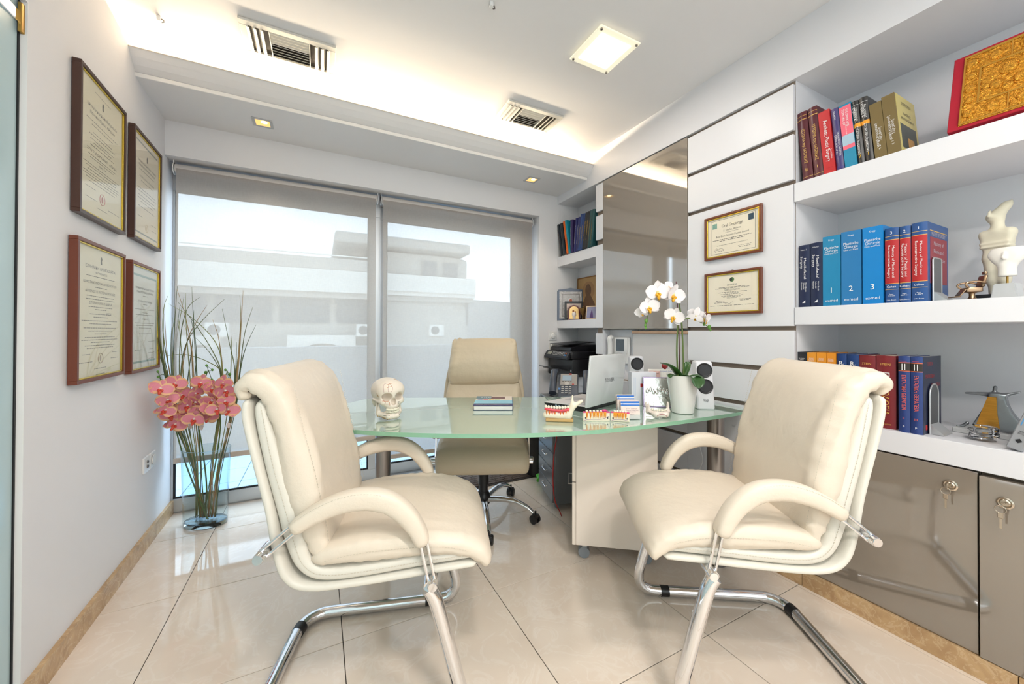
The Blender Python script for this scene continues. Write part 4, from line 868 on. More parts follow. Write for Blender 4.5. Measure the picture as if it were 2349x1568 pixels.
for s, px, zz, w in (('ΕΝΤΑΤΙΚΗ', 0.070, 0.215, 0.085), ('ΘΕΡΑΠΕΙΑ', 0.125, 0.180, 0.085), ('ΤΟΜΟΣ III', 0.07, 0.262, 0.05)): txt('title', s, 0.018, ink((190, 60, 56)), m3, (px, -0.0012, zz), (1, 0, 0), UP, width=w)
obj('cover_mark', bx(0.030, 0.044, -0.0012, -0.0006, 0.016, 0.034), ink((200, 40, 40)), m3)
# grey book leaning at the end of the counter
gbk = thing('book', 'grey hardback leaning on the counter beside the running figure', 'book', (2.00, 0.366, 0.7885)); gbk.rotation_euler = (0.30, 0, 0)
obj('cover', bx(0, 0.17, -0.034, 0.0, 0, 0.235, 0.002), cover_mat((150, 152, 156)), gbk); obj('pages', bx(0.004, 0.172, -0.031, -0.003, 0.003, 0.232), PAGE, gbk)
txt('title', 'ONCOLOGY', 0.022, ink(BK), gbk, (-0.0008, -0.020, 0.145), DOWN, MINUS_Y, width=0.12)
obj('title_rule', bx(-0.0008, 0.0, -0.008, -0.006, 0.08, 0.22), ink((70, 150, 210)), gbk)
txt('title', 'SECOND\nEDITION', 0.007, ink(BK), gbk, (-0.0008, -0.020, 0.058), MINUS_Y, UP, width=0.022); txt('title', '◆', 0.016, ink(BK), gbk, (-0.0008, -0.018, 0.030), MINUS_Y, UP)
# ---- corner niche books (z 1.851)
N_ = 'books in the corner niche'; zc = 1.8512
CN = [
 ('dark slate book leaning against the window pier', 2.8580, 0.0310, 0.303, (36, 44, 52), 11, [('Ιατρική Βιοχημεία', .009, .5, .5, 'v', (150, 110, 90), .13)]),
 ('dark slate book next to the orange pocket guide', 2.8100, 0.0420, 0.301, (34, 46, 54), 10.5, [('Ιατρική Φυσιολογία', .009, .5, .5, 'v', (150, 120, 100), .13)]),
 ('bright orange pocket guide spine in the corner niche', 2.7680, 0.0280, 0.310, (236, 104, 20), 11, [('ΠΑΘΟΛΟΓΙΑ', .010, .5, .30, 'v', BK, .09)]),
 ('turquoise pocket guide spine with a white cover in the corner niche', 2.7385, 0.0270, 0.312, (20, 140, 160), 11, [('ΠΑΘΟΛΟΓΙΑ', .010, .5, .30, 'v', BK, .09), ('Τόμος', .008, .5, .65, 'v', WH, .03)]),
 ('purple yearbook next to the turquoise guide', 2.7020, 0.0355, 0.293, (48, 34, 84), 0.6, [('Παθολογική Ανατομική', .011, .5, .5, 'v', WH, .14)]),
 ('deep blue yearbook in the corner niche', 2.6635, 0.0290, 0.288, (38, 42, 104), -6, [('Παθολογική Ανατομική', .011, .5, .5, 'v', WH, .14)]),
 ('thin indigo yearbook in the corner niche', 2.6330, 0.0280, 0.288, (44, 46, 98), -7.5, [('Παθολογική Ανατομική', .009, .5, .48, 'v', WH, .14)]),
 ('blue book with yellow lettering, thinner one', 2.6005, 0.0318, 0.304, (40, 66, 120), -8, [('Εσωτερική Παθολογία', .009, .5, .40, 'v', YE, .13)]),
 ('blue book with yellow lettering next to the black pair', 2.5727, 0.0272, 0.300, (36, 60, 112), -8.5, [('Εσωτερική Παθολογία', .010, .5, .42, 'v', YE, .14)]),
 ('black neurology volume with gilt lettering', 2.5360, 0.0365, 0.298, (38, 38, 40), -8.8, [('ΝΕΥΡΟΛΟΓΙΑ', .012, .5, .55, 'v', GO, .11), ('II', .012, .5, .24, 'h', GO, None)]),
 ('black neurology volume next to the dark green pair', 2.5030, 0.0320, 0.300, (36, 36, 40), -7.6, [('ΝΕΥΡΟΛΟΓΙΑ', .012, .5, .55, 'v', GO, .11), ('III', .012, .5, .24, 'h', GO, None)]),
 ('dark green cardiology volume next to the black pair', 2.4745, 0.0275, 0.300, (34, 70, 72), -7, [('CURRENT DIAGNOSIS', .008, .5, .45, 'v', GO, .15), ('2', .012, .5, .1, 'h', GO, None)]),
 ('dark green cardiology volume, outermost in the corner niche', 2.4400, 0.0335, 0.300, (32, 72, 74), -7, [('CURRENT DIAGNOSIS', .008, .5, .45, 'v', GO, .15), ('2', .012, .5, .1, 'h', GO, None)]),
]
for lab, y, th, hg, c, ln, tx in CN: book(lab, 1.974, y, zc + 0.0005, th, hg, 0.19, c, -math.radians(ln), tx, [], True, N_, ts=1.1)
# ================================================================ things on the shelves
GOLD = bpy.data.materials.new('embossed_gold'); GOLD.use_nodes = True
def emboss(m, col, rough, scale, dist, metal=1.0):
    nt = m.node_tree; p = nt.nodes['Principled BSDF']; p.inputs['Base Color'].default_value = lin(col); p.inputs['Metallic'].default_value = metal; p.inputs['Roughness'].default_value = rough
    tc = nt.nodes.new('ShaderNodeTexCoord'); v = nt.nodes.new('ShaderNodeTexVoronoi'); v.inputs['Scale'].default_value = scale; v.feature = 'SMOOTH_F1'
    n = nt.nodes.new('ShaderNodeTexNoise'); n.inputs['Scale'].default_value = scale * 1.7; n.inputs['Detail'].default_value = 3; n.inputs['Distortion'].default_value = 2.0
    ad = nt.nodes.new('ShaderNodeMath'); ad.operation = 'ADD'
    nt.links.new(tc.outputs['Object'], v.inputs['Vector']); nt.links.new(tc.outputs['Object'], n.inputs['Vector'])
    nt.links.new(v.outputs['Distance'], ad.inputs[0]); nt.links.new(n.outputs['Fac'], ad.inputs[1])
    b = nt.nodes.new('ShaderNodeBump'); b.inputs['Strength'].default_value = 1.0; b.inputs['Distance'].default_value = dist
    nt.links.new(ad.outputs[0], b.inputs['Height']); nt.links.new(b.outputs[0], p.inputs['Normal']); return m
emboss(GOLD, (226, 164, 62), 0.24, 75, 0.006)
SILVER = bpy.data.materials.new('embossed_silver'); SILVER.use_nodes = True; emboss(SILVER, (236, 236, 238), 0.18, 110, 0.004)
# large gold embossed book in red velvet
ib = thing('embossed_book', 'large red velvet book with an embossed gold cover on the upper shelf', 'book', (1.992, 0.490, 1.870)); ib.rotation_euler = (0, math.radians(16), 0)
obj('cover', bx(0, 0.045, -0.245, 0, 0, 0.300, 0.002), M('red_velvet', (168, 22, 44), 0.9, var=0.12, vscale=30, sheen=0.5), ib)
obj('pages', bx(0.005, 0.040, -0.247, -0.004, 0.004, 0.2985), PAGE, ib)
gp = obj('gold_plate', bx(-0.004, 0.0, -0.240, -0.026, 0.010, 0.290, 0.002), GOLD, ib)
for (ya, yb, za, zb) in ((-0.236, -0.030, 0.278, 0.286), (-0.236, -0.030, 0.014, 0.020), (-0.032, -0.027, 0.014, 0.286), (-0.236, -0.231, 0.014, 0.286), (-0.195, -0.066, 0.216, 0.222), (-0.195, -0.066, 0.080, 0.086), (-0.070, -0.064, 0.080, 0.222), (-0.197, -0.191, 0.080, 0.222), (-0.135, -0.131, 0.222, 0.278), (-0.135, -0.131, 0.02, 0.08)):
    obj('raised_border', bx(-0.0065, -0.004, ya, yb, za, zb, 0.001), M('gold_border', (232, 176, 80), 0.22, metal=1.0), gp)
for (yy, zz, r) in ((-0.048, 0.250, 0.016), (-0.100, 0.250, 0.016), (-0.165, 0.250, 0.016), (-0.048, 0.150, 0.014), (-0.048, 0.200, 0.012), (-0.048, 0.105, 0.012), (-0.100, 0.050, 0.016), (-0.165, 0.050, 0.016), (-0.048, 0.050, 0.014), (-0.130, 0.180, 0.022), (-0.105, 0.130, 0.016), (-0.155, 0.130, 0.016), (-0.130, 0.110, 0.014)):
    g = B(); ball(g, (-0.004, yy, zz), r, 14, 0.35, 1, 1.2); obj('medallion', g, GOLD, gp, True)
# bookends
MESHM = M('perforated_steel', (128, 130, 132), 0.4, metal=0.8, var=0.35, vscale=420)
def bookend(label, y, z, arch, hgt, w=0.085):
    t = thing('bookend', label, 'bookend', (2.048, y, z), 0, 'steel bookends')
    n = 14
    if arch: ol = [(0, 0)] + [(0, hgt - w / 2)] + [(w / 2 - w / 2 * math.cos(PI * i / n), hgt - w / 2 + w / 2 * math.sin(PI * i / n)) for i in range(1, n)] + [(w, hgt - w / 2), (w, 0)]
    else: ol = [(0, 0), (0, hgt - 0.008), (0.008, hgt), (w - 0.008, hgt), (w, hgt - 0.008), (w, 0)]
    g = B(); prism(g, ol, XZ, -0.0045, -0.0035); obj('upright', g, MESHM, t)
    g = B(); tube(g, [(p[0], -0.004, p[1]) for p in ol], 0.0028, 8); obj('rim', g, ALU, t, True, 50)
    obj('foot', bx(0.0, w, -0.040, -0.0045, 0.0005, 0.0022), ALU, t)
    g = B(); prism(g, [(0.0, 0.002), (0.0, 0.036), (0.0015, 0.036), (0.036, 0.003), (0.036, 0.0022)], lambda a, b, d: (d, -0.0045 - a, b), 0.0, w); obj('ramp', g, ALU, t)
    return t
bookend('angular mesh bookend holding the red and blue volumes', 0.5445, 1.2757, False, 0.165)
bookend('arched mesh bookend holding the tall navy volumes', 0.5545, 0.7777, True, 0.185)
# miniature barber chair
BRONZE = M('bronze', (170, 140, 112), 0.28, metal=1.0, var=0.05)
bc_ = thing('barber_chair_model', 'tiny bronze barber chair ornament on the middle shelf', 'ornament', (2.09, 0.455, 1.2755), math.radians(125)); bc_.scale = (1.08,) * 3
g = B(); lathe(g, [(0.020, 0), (0.020, 0.003), (0.010, 0.006), (0.007, 0.012), (0.007, 0.022), (0.012, 0.026), (0, 0.026)], 18); obj('pedestal', g, BRONZE, bc_, True, 40)
obj('seat', bx(-0.018, 0.020, -0.020, 0.020, 0.026, 0.042, 0.003, 2), BRONZE, bc_, True, 40)
g = box(B(), -0.004, 0.004, -0.019, 0.019, 0, 0.040, 0.004, 3); xform(g, Matrix.Translation((-0.018, 0, 0.042)) @ Matrix.Rotation(-0.22, 4, 'Y')); obj('backrest', g, BRONZE, bc_, True, 40)
obj('headrest', bx(-0.033, -0.025, -0.009, 0.009, 0.083, 0.094, 0.003, 2), BRONZE, bc_, True, 40)
for s in (-1, 1):
    g = B(); tube(g, spline([(-0.022, s * 0.022, 0.055), (-0.004, s * 0.024, 0.060), (0.018, s * 0.024, 0.058), (0.024, s * 0.024, 0.050), (0.016, s * 0.022, 0.040)], 4), 0.003, 8); obj('armrest', g, BRONZE, bc_, True)
g = box(B(), -0.014, 0.014, -0.017, 0.017, -0.0015, 0.0015, 0.001); xform(g, Matrix.Translation((0.026, 0, 0.026)) @ Matrix.Rotation(1.0, 4, 'Y')); obj('leg_rest', g, BRONZE, bc_)
obj('foot_rest', bx(0.032, 0.050, -0.018, 0.018, 0.010, 0.0135, 0.001), BRONZE, bc_)
# cycladic-type figure: flat stone torso with tilted head
STN = M('pale_stone', (226, 219, 196), 0.7, var=0.05, vscale=30, bump=0.1, bscale=160)
def fig(X, Y, Z):
    flat = 1.0
    d = cap(X, Y, Z, (0, 0.010, 0.0), (0, 0.012, 0.06), 0.012, 0.014)
    d = np.minimum(d, cap(X, Y, Z, (0.002, -0.014, 0.0), (0.002, -0.014, 0.06), 0.012, 0.014))
    d = smin(d, cap(X, Y, Z, (0, 0.013, 0.06), (0, 0.016, 0.135), 0.017, 0.021), 0.01); d = smin(d, cap(X, Y, Z, (0, -0.016, 0.06), (0, -0.016, 0.135), 0.017, 0.021), 0.01)
    d = smin(d, rbox(X, Y, Z, (0, 0, 0.165), (0.017, 0.036, 0.03), 0.014), 0.016)
    d = smin(d, rbox(X, Y, Z, (0, 0, 0.218), (0.018, 0.042, 0.028), 0.014), 0.010)
    d = smin(d, rbox(X, Y, Z, (0, 0, 0.232), (0.016, 0.046, 0.016), 0.014), 0.012)
    d = np.minimum(d, rbox(X, Y, Z, (-0.004, 0, 0.196), (0.020, 0.040, 0.006), 0.005)); d = np.minimum(d, rbox(X, Y, Z, (-0.004, 0, 0.183), (0.020, 0.039, 0.005), 0.004))
    d = smin(d, cap(X, Y, Z, (0, 0, 0.24), (0, 0, 0.285), 0.018, 0.016), 0.012)
    d = smin(d, cap(X, Y, Z, (0.0, 0.006, 0.295), (0.016, -0.016, 0.335), 0.023, 0.012), 0.010)
    d = smin(d, cap(X, Y, Z, (0.016, -0.016, 0.335), (0.026, -0.026, 0.352), 0.012, 0.003), 0.012)
    return smin(d, cap(X, Y, Z, (-0.024, 0.009, 0.318), (-0.026, 0.012, 0.298), 0.003, 0.005), 0.006)
fg = thing('stone_figure', 'tall pale stone figure with folded arms behind the white head', 'statuette', (2.235, 0.424, 1.2755), math.radians(-12))
obj('body', sdf_mesh(fig, (-0.05, -0.065, -0.002), (0.06, 0.065, 0.362), 0.0045), STN, fg, True, None, (0, 0, 0.018))
obj('base', bx(-0.035, 0.035, -0.048, 0.052, 0.0, 0.026, 0.002), M('black_marble', (36, 38, 42), 0.3, var=0.3, vscale=20), fg)
# white head on a stone block
WST = M('white_plaster', (238, 234, 226), 0.7, var=0.02, bump=0.05, bscale=150)
def hd(X, Y, Z):
    w = 0.046 * np.clip(0.55 + 0.52 * (Z - 0.078) / 0.055, 0.5, 1.0)
    d = np.sqrt((X / 0.020) ** 2 + (Y / np.maximum(w, 0.01)) ** 2 + ((Z - 0.118) / 0.047) ** 2) - 1; d = d * 0.018
    d = np.maximum(d, Z - 0.148 + 0.1 * X)
    d = smin(d, cap(X, Y, Z, (0, 0, 0.085), (0, 0, 0.052), 0.019, 0.021), 0.008)
    d = np.maximum(d, 0.050 - Z)
    return smin(d, cap(X, Y, Z, (-0.019, 0, 0.130), (-0.025, 0, 0.112), 0.003, 0.006), 0.004)
wh = thing('plaster_head', 'white plaster mask-like head on a grey stone block', 'statuette', (2.10, 0.378, 1.2755), math.radians(-8))
obj('head', sdf_mesh(hd, (-0.04, -0.06, 0.04), (0.04, 0.06, 0.16), 0.003), WST, wh, True, None, (0, 0, 0.027))
g = B(); lathe(g, [(0.0028, 0.05), (0.0028, 0.08)], 10); obj('pin', g, M('brass', (190, 150, 80), 0.3, metal=1.0), wh, True, 40)
g = B(); prism(g, [(-0.031, 0.0), (-0.024, 0.052), (0.024, 0.052), (0.031, 0.0)], YZ, -0.026, 0.026); bmesh.ops.bevel(g, geom=g.edges[:], offset=0.003, segments=2, affect='EDGES'); obj('stone_block', g, M('grey_stone', (196, 198, 198), 0.5, var=0.05, vscale=40), wh)
# running winged figure of pewter and gold on a stone slab
PEW = M('pewter', (150, 154, 158), 0.34, metal=0.9, var=0.12, vscale=40, bump=0.15, bscale=120)
rf = thing('running_figure', 'pewter figure with outstretched arms and golden robe on a grey slab', 'statuette', (2.225, 0.452, 0.7775))
obj('slab', bx(-0.045, 0.055, -0.165, 0.075, 0, 0.018, 0.002), M('grey_stone', (196, 198, 198), 0.5, var=0.05, vscale=40), rf)
def robe(X, Y, Z):
    t = np.clip((Z - 0.030) / 0.125, 0, 1); yc = 0.020 * (1 - t) * 0 - 0.0
    yl = 0.048 * (1 - t) + 0.012; yr = 0.062 * (1 - t) ** 2.2 + 0.022
    c = (yl - yr) / 2 - 0.012 + 0.02 * t * 0; hw = (yl + yr) / 2
    d = np.maximum(np.abs(Y - c + 0.016) - hw, np.abs(X) - (0.018 - 0.008 * t)); d = np.maximum(d, Z - 0.155); d = np.maximum(d, 0.030 - Z + 0.006 * np.cos((Y) * 60))
    return d * 0.7
def person_f(X, Y, Z):
    d = smin(robe(X, Y, Z), cap(X, Y, Z, (0, -0.012, 0.150), (0, -0.030, 0.152), 0.010), 0.012)
    d = smin(d, cap(X, Y, Z, (0, 0.0, 0.152), (-0.004, 0.048, 0.150), 0.008, 0.004), 0.006)
    d = smin(d, cap(X, Y, Z, (0, -0.034, 0.150), (0.004, -0.078, 0.170), 0.008, 0.003), 0.006)
    d = smin(d, cap(X, Y, Z, (0, -0.020, 0.155), (0, -0.022, 0.180), 0.005, 0.006), 0.005)
    d = smin(d, cap(X, Y, Z, (0, 0.046, 0.034), (-0.002, 0.058, 0.020), 0.006, 0.005), 0.006); d = smin(d, cap(X, Y, Z, (-0.002, 0.058, 0.0205), (-0.008, 0.072, 0.0195), 0.005, 0.003), 0.004)
    return smin(d, cap(X, Y, Z, (0, -0.065, 0.040), (0.004, -0.090, 0.040), 0.006, 0.003), 0.008)
obj('figure', sdf_mesh(person_f, (-0.03, -0.10, 0.014), (0.03, 0.085, 0.195), 0.0035), PEW, rf, True)
g = B(); pl = [(0.022, 0.028), (0.008, 0.085), (-0.008, 0.145), (-0.028, 0.145), (-0.030, 0.085), (-0.036, 0.032), (-0.010, 0.022)]
prism(g, pl, YZ, -0.0195, -0.012); obj('golden_robe', g, M('brushed_gold', (220, 162, 72), 0.25, metal=1.0, var=0.25, vscale=30, stretch=(1, 1, 9)), rf)
# crystal ornament
CRY = bpy.data.materials.new('crystal'); CRY.use_nodes = True; _p = CRY.node_tree.nodes['Principled BSDF']; _p.inputs['Transmission Weight'].default_value = 1.0; _p.inputs['Roughness'].default_value = 0.0; _p.inputs['IOR'].default_value = 1.5; _p.inputs['Base Color'].default_value = (1, 1, 1, 1)
g = B(); tube(g, [(0.024 * math.cos(t), 0.027 * math.sin(t), 0.011 + 0.0028 * t) for t in [i * 0.35 for i in range(40)]], [0.0105 * min(1, 0.3 + i / 10, 0.3 + (39 - i) / 10) for i in range(40)], 8)
tag(obj('crystal_coil', g, CRY, None, True, 30, (2.095, 0.432, 0.7775)), 'clear crystal coil ornament in front of the running figure', 'ornament')

# ================================================================ corner niche ornaments
def facing(p0, p1): return math.atan2(p1[1] - p0[1], p1[0] - p0[0])
zn = 1.2625
BLUEW = M('blue_grey_wood', (92, 104, 124), 0.35, var=0.05)
si = thing('icon', 'large silver embossed icon in a blue-grey arched frame', 'icon', (1.977, 2.940, zn), facing((1.977, 2.940), (2.2025, 2.826)), 'icons in the corner niche')
W_ = 0.250; ol = [(0, 0), (W_, 0), (W_, 0.272)] + [(W_ - 0.012, 0.288), (W_ * 0.66, 0.294), (W_ / 2, 0.305), (W_ * 0.34, 0.294), (0.012, 0.288)] + [(0, 0.272)]
g = B(); prism(g, ol, XZ, 0, 0.014); bmesh.ops.bevel(g, geom=[e for e in g.edges if abs(e.verts[0].co.y - e.verts[1].co.y) < 1e-6], offset=0.002, segments=1, affect='EDGES'); fb = obj('frame', g, BLUEW, si)
obj('silver_relief', bx(0.020, W_ - 0.020, -0.004, 0.0, 0.016, 0.270, 0.002), SILVER, si)
for q in ((0.042, W_ - 0.042, 0.244, 0.248), (0.042, W_ - 0.042, 0.036, 0.040), (0.042, 0.046, 0.036, 0.248), (W_ - 0.046, W_ - 0.042, 0.036, 0.248)): obj('inner_border', bx(q[0], q[1], -0.0065, -0.004, q[2], q[3]), M('tarnished_silver', (120, 112, 108), 0.35, metal=0.9), si)
g = B(); ball(g, (W_ / 2, -0.004, 0.185), 0.030, 16, 1, 0.25, 1); obj('halo', g, SILVER, si, True)
g = B(); ball(g, (W_ / 2, -0.009, 0.183), 0.015, 14, 1, 0.3, 1.2); obj('face', g, M('icon_red', (176, 92, 62), 0.5, var=0.3, vscale=60), si, True)
si.rotation_euler.x = -0.03
sq = thing('icon', 'black framed silver icon standing before the large silver one', 'icon', (1.990, 2.838, zn), facing((1.990, 2.838), (2.140, 2.760)), 'icons in the corner niche')
fr = B(); w, hh = 0.168, 0.170
for q in ((0, w, 0, 0.018), (0, w, hh - 0.018, hh), (0, 0.018, 0.018, hh - 0.018), (w - 0.018, w, 0.018, hh - 0.018)): box(fr, q[0], q[1], 0, 0.012, q[2], q[3], 0.001)
obj('frame', fr, BLACK, sq); obj('silver_relief', bx(0.018, w - 0.018, 0.003, 0.009, 0.018, hh - 0.018), M('dark_silver', (150, 132, 122), 0.3, metal=0.8, var=0.6, vscale=90, bump=0.5, bscale=180), sq)
ai = thing('icon', 'small arched icon in a dark red frame, foremost in the corner niche', 'icon', (1.992, 2.790, zn), facing((1.992, 2.790), (2.086, 2.742)), 'icons in the corner niche')
def arch(w, hh, ins): n = 16; r = w / 2 - ins; return [(ins, ins), (w - ins, ins), (w - ins, hh - w / 2)] + [(w / 2 + r * math.cos(PI * i / n), hh - w / 2 + r * math.sin(PI * i / n)) for i in range(1, n)] + [(ins, hh - w / 2)]
g = B(); prism(g, arch(0.108, 0.135, 0.0), XZ, 0, 0.012); obj('frame', g, M('dark_red_wood', (96, 28, 28), 0.35, var=0.05), ai)
g = B(); prism(g, arch(0.108, 0.135, 0.012), XZ, -0.002, 0.0); obj('gold_field', g, M('icon_gold', (236, 196, 130), 0.35, metal=0.4, var=0.1, vscale=50), ai)
for (xx, zz, r, c) in ((0.047, 0.080, 0.009, (150, 84, 44)), (0.066, 0.072, 0.007, (150, 84, 44)), (0.054, 0.052, 0.020, (210, 200, 196)), (0.044, 0.044, 0.008, (190, 104, 60)), (0.066, 0.042, 0.007, (190, 104, 60)), (0.054, 0.026, 0.014, (200, 190, 186))):
    g = B(); ball(g, (xx, -0.002, zz), r, 12, 1, 0.2, 1.15); obj('figure_relief', g, M('icon_fig_%d' % c[0], c, 0.4, metal=0.3, var=0.2, vscale=80), ai, True)
bi = thing('icon', 'tall brown panel icon in a gilt frame at the back of the corner niche', 'icon', (2.190, 2.918, zn), -PI / 2, 'icons in the corner niche')
fr = B(); w, hh = 0.33, 0.400
for q in ((0, w, 0, 0.010), (0, w, hh - 0.010, hh), (0, 0.010, 0.01, hh - 0.01), (w - 0.010, w, 0.01, hh - 0.01)): box(fr, q[0], q[1], 0, 0.016, q[2], q[3], 0.001)
obj('frame', fr, M('gilt_brown', (140, 96, 44), 0.35, metal=0.5, var=0.1), bi)
obj('panel', bx(0.01, w - 0.01, 0.004, 0.012, 0.01, hh - 0.01), M('ochre_panel', (186, 148, 98), 0.6, var=0.1, vscale=12), bi)
BRN = M('umber_paint', (112, 82, 58), 0.6, var=0.25, vscale=40); HAL = M('halo_paint', (166, 126, 84), 0.6, var=0.05)
g = B(); prism(g, [(0.16 + 0.085 * math.cos(2 * PI * i / 28), 0.270 + 0.085 * math.sin(2 * PI * i / 28)) for i in range(28)], XZ, 0.0032, 0.004); obj('halo', g, HAL, bi)
g = B(); prism(g, [(0.16 + 0.042 * math.cos(2 * PI * i / 24), 0.272 + 0.058 * math.sin(2 * PI * i / 24)) for i in range(24)], XZ, 0.0024, 0.0032); obj('head_shape', g, BRN, bi)
g = B(); prism(g, [(0.05, 0.012), (0.08, 0.15), (0.125, 0.225), (0.195, 0.225), (0.25, 0.15), (0.28, 0.012)], XZ, 0.0026, 0.004); obj('robe_shape', g, BRN, bi)
g = B(); lathe(g, [(0.018, 0), (0.020, 0.004), (0.008, 0.010), (0.006, 0.030), (0.010, 0.044), (0.022, 0.062), (0.029, 0.090), (0.030, 0.104), (0.027, 0.104), (0.024, 0.090), (0.0, 0.066)], 20)
gob = thing('goblet', 'small tarnished brass goblet lamp in the corner niche', 'goblet', (2.068, 2.672, zn)); obj('cup', g, M('old_brass', (120, 92, 54), 0.4, metal=0.9, var=0.2, vscale=40), gob, True, 45)
g = B(); lathe(g, [(0.0, 0.104), (0.004, 0.106), (0.003, 0.116), (0, 0.122)], 8); obj('flame_float', g, M('gold_border', (232, 176, 80), 0.22, metal=1.0), gob, True)
pf = thing('photo_frame', 'small pale photo frame leaning beside the goblet', 'photo frame', (2.032, 2.592, zn + 0.0025), facing((2.032, 2.592), (2.085, 2.515))); pf.rotation_euler.x = -0.22
fr = B(); w, hh = 0.094, 0.118
for q in ((0, w, 0, 0.008), (0, w, hh - 0.010, hh), (0, 0.008, 0.008, hh - 0.01), (w - 0.008, w, 0.008, hh - 0.01)): box(fr, q[0], q[1], 0, 0.010, q[2], q[3], 0.001)
obj('frame', fr, M('pale_gilt', (226, 206, 176), 0.35, metal=0.3), pf); obj('photo', bx(0.008, w - 0.008, 0.003, 0.007, 0.008, hh - 0.010), M('photo_blue', (150, 152, 186), 0.3, var=0.25, vscale=20), pf)
g = B(); prism(g, [(0.034, 0.010), (0.040, 0.05), (0.050, 0.088), (0.060, 0.05), (0.066, 0.010)], XZ, 0.002, 0.003); obj('photo_figure', g, M('photo_robe', (96, 72, 130), 0.4, var=0.4, vscale=60), pf)

# ================================================================ framed certificates
PGL = GLASS.copy(); PGL.name = 'picture_glass'
for _nd in PGL.node_tree.nodes:
    if _nd.type == 'BSDF_TRANSPARENT': _nd.inputs[0].default_value = (1, 1, 1, 1)
    if _nd.type == 'MATH' and _nd.operation == 'MULTIPLY_ADD': _nd.inputs[1].default_value = 0.45; _nd.inputs[2].default_value = 0.02
PAPC = M('certificate_paper', (240, 233, 206), 0.7, var=0.03, vscale=20); PAPG = M('certificate_paper_grey', (230, 232, 222), 0.7, var=0.03, vscale=20); PAPI = M('certificate_paper_ivory', (246, 236, 214), 0.7, var=0.02, vscale=20)
GILT = M('gilt_slip', (214, 184, 70), 0.25, metal=0.8, var=0.05); WOODD = M('dark_brown_wood', (72, 46, 36), 0.35, var=0.15, vscale=30, stretch=(1, 1, 0.15)); WOODM = M('mahogany', (112, 58, 34), 0.3, var=0.2, vscale=30, stretch=(0.3, 1, 1))
LINK = M('print_grey', (120, 116, 104), 0.8, var=0.0)
def framed(name, label, origin, rz, w, hh, wood, paper, depth=0.024, band=0.016, gilt=True, group=None):
    """Frame hanging on a wall: local x along the wall, z up, front at -y."""
    t = thing(name, label, 'certificate', origin, rz, group)
    def rim(a, b, y0, y1, mat, nm):
        for q in ((a, w - a, a, b), (a, w - a, hh - b, hh - a), (a, b, b, hh - b), (w - b, w - a, b, hh - b)): obj(nm, bx(q[0], q[1], y0, y1, q[2], q[3], 0.001), mat, t)
    rim(0, band, -depth, -0.001, wood, 'frame_bar')
    if gilt: rim(band, band + 0.006, -depth + 0.004, -0.004, GILT, 'gilt_slip')
    e = band + (0.006 if gilt else 0.0)
    obj('paper', bx(e, w - e, -depth + 0.010, -depth + 0.012, e, hh - e), paper, t)
    obj('glazing', bx(e, w - e, -depth + 0.0065, -depth + 0.008, e, hh - e), PGL, t)
    return t, -depth + 0.0098
def lines(t, y, rows, mat=LINK):
    g = B()
    for (cx, z, w, hgt) in rows:
        x = cx - w / 2; 
        while x < cx + w / 2 - 0.002:
            l = min(random.uniform(0.006, 0.020), cx + w / 2 - x); v = [g.verts.new(p) for p in ((x, y, z - hgt / 2), (x + l, y, z - hgt / 2), (x + l, y, z + hgt / 2), (x, y, z + hgt / 2))]; g.faces.new(v); x += l + 0.003
    o = obj('fine_print', g, mat, t); o['kind'] = 'stuff'; return o
def T(t, y, s, size, x, z, w=None, mat=LINK): return txt('lettering', s, size, mat, t, (x, y, z), (1, 0, 0), (0, 0, 1), width=w, lift=0.0002)
def seal(t, y, x, z, r, col):
    g = B(); tube(g, [(x + r * math.cos(2 * PI * i / 24), y, z + r * math.sin(2 * PI * i / 24)) for i in range(24)], 0.0012, 6, closed=True); obj('seal_ring', g, M('seal_%d' % col[0], col, 0.7, var=0.0), t)
    g = B(); ball(g, (x, y, z), r * 0.55, 10, 0.6, 0.05, 1.1); obj('seal_emblem', g, M('seal_%d' % col[0], col, 0.7, var=0.0), t)
def crest(t, y, x, z):
    g = B(); prism(g, [(x - 0.006, z - 0.014), (x + 0.006, z - 0.014), (x + 0.004, z), (x + 0.008, z + 0.008), (x + 0.003, z + 0.016), (x - 0.004, z + 0.016), (x - 0.007, z + 0.006)], XZ, y, y + 0.0004); obj('crest', g, LINK, t)
LW_ANG = math.atan2(1.0, -0.0233)
def left_frame(label, y0, y1, z0, z1, wood, paper):
    # hangs on the left wall: local x runs towards the window (+y)
    return framed('framed_certificate', label, (xl(y0) + 0.0015, y0, z0), LW_ANG, y1 - y0, z1 - z0, wood, paper, 0.026, 0.014, True, 'framed diplomas on the left wall')
t, y = left_frame('dark framed diploma with a red seal, above the gilt framed one', 1.935, 2.330, 1.592, 2.150, WOODD, PAPC)
crest(t, y, 0.197, 0.475); T(t, y, 'Εθνικόν και Καποδιστριακόν', .017, .197, .435, .25); T(t, y, 'Πανεπιστήμιον Αθηνών', .017, .197, .410, .21); T(t, y, 'ΣΠΥΡΙΔΟΥΛΑΝ Π. ΔΕΡΚΑ', .014, .197, .265, .25); T(t, y, 'ΑΡΙΣΤΑ', .011, .197, .225, .06)
lines(t, y, [(.197, .505, .13, .0022)] + [(.197, z, w, .0024) for z, w in ((.383, .26), (.368, .18), (.340, .16), (.328, .22), (.312, .2), (.300, .15), (.287, .2), (.248, .24), (.238, .2), (.21, .3), (.20, .26), (.188, .24), (.176, .3), (.166, .3), (.156, .26), (.144, .22))] + [(.10, .12, .08, .002), (.30, .07, .1, .002), (.197, .055, .09, .002), (.11, .08, .09, .002)]); seal(t, y, .197, .098, .022, (190, 110, 100))
t, y = left_frame('dark framed diploma with a grey border, higher one beside the window', 2.425, 2.805, 1.603, 2.150, WOODD, PAPI)
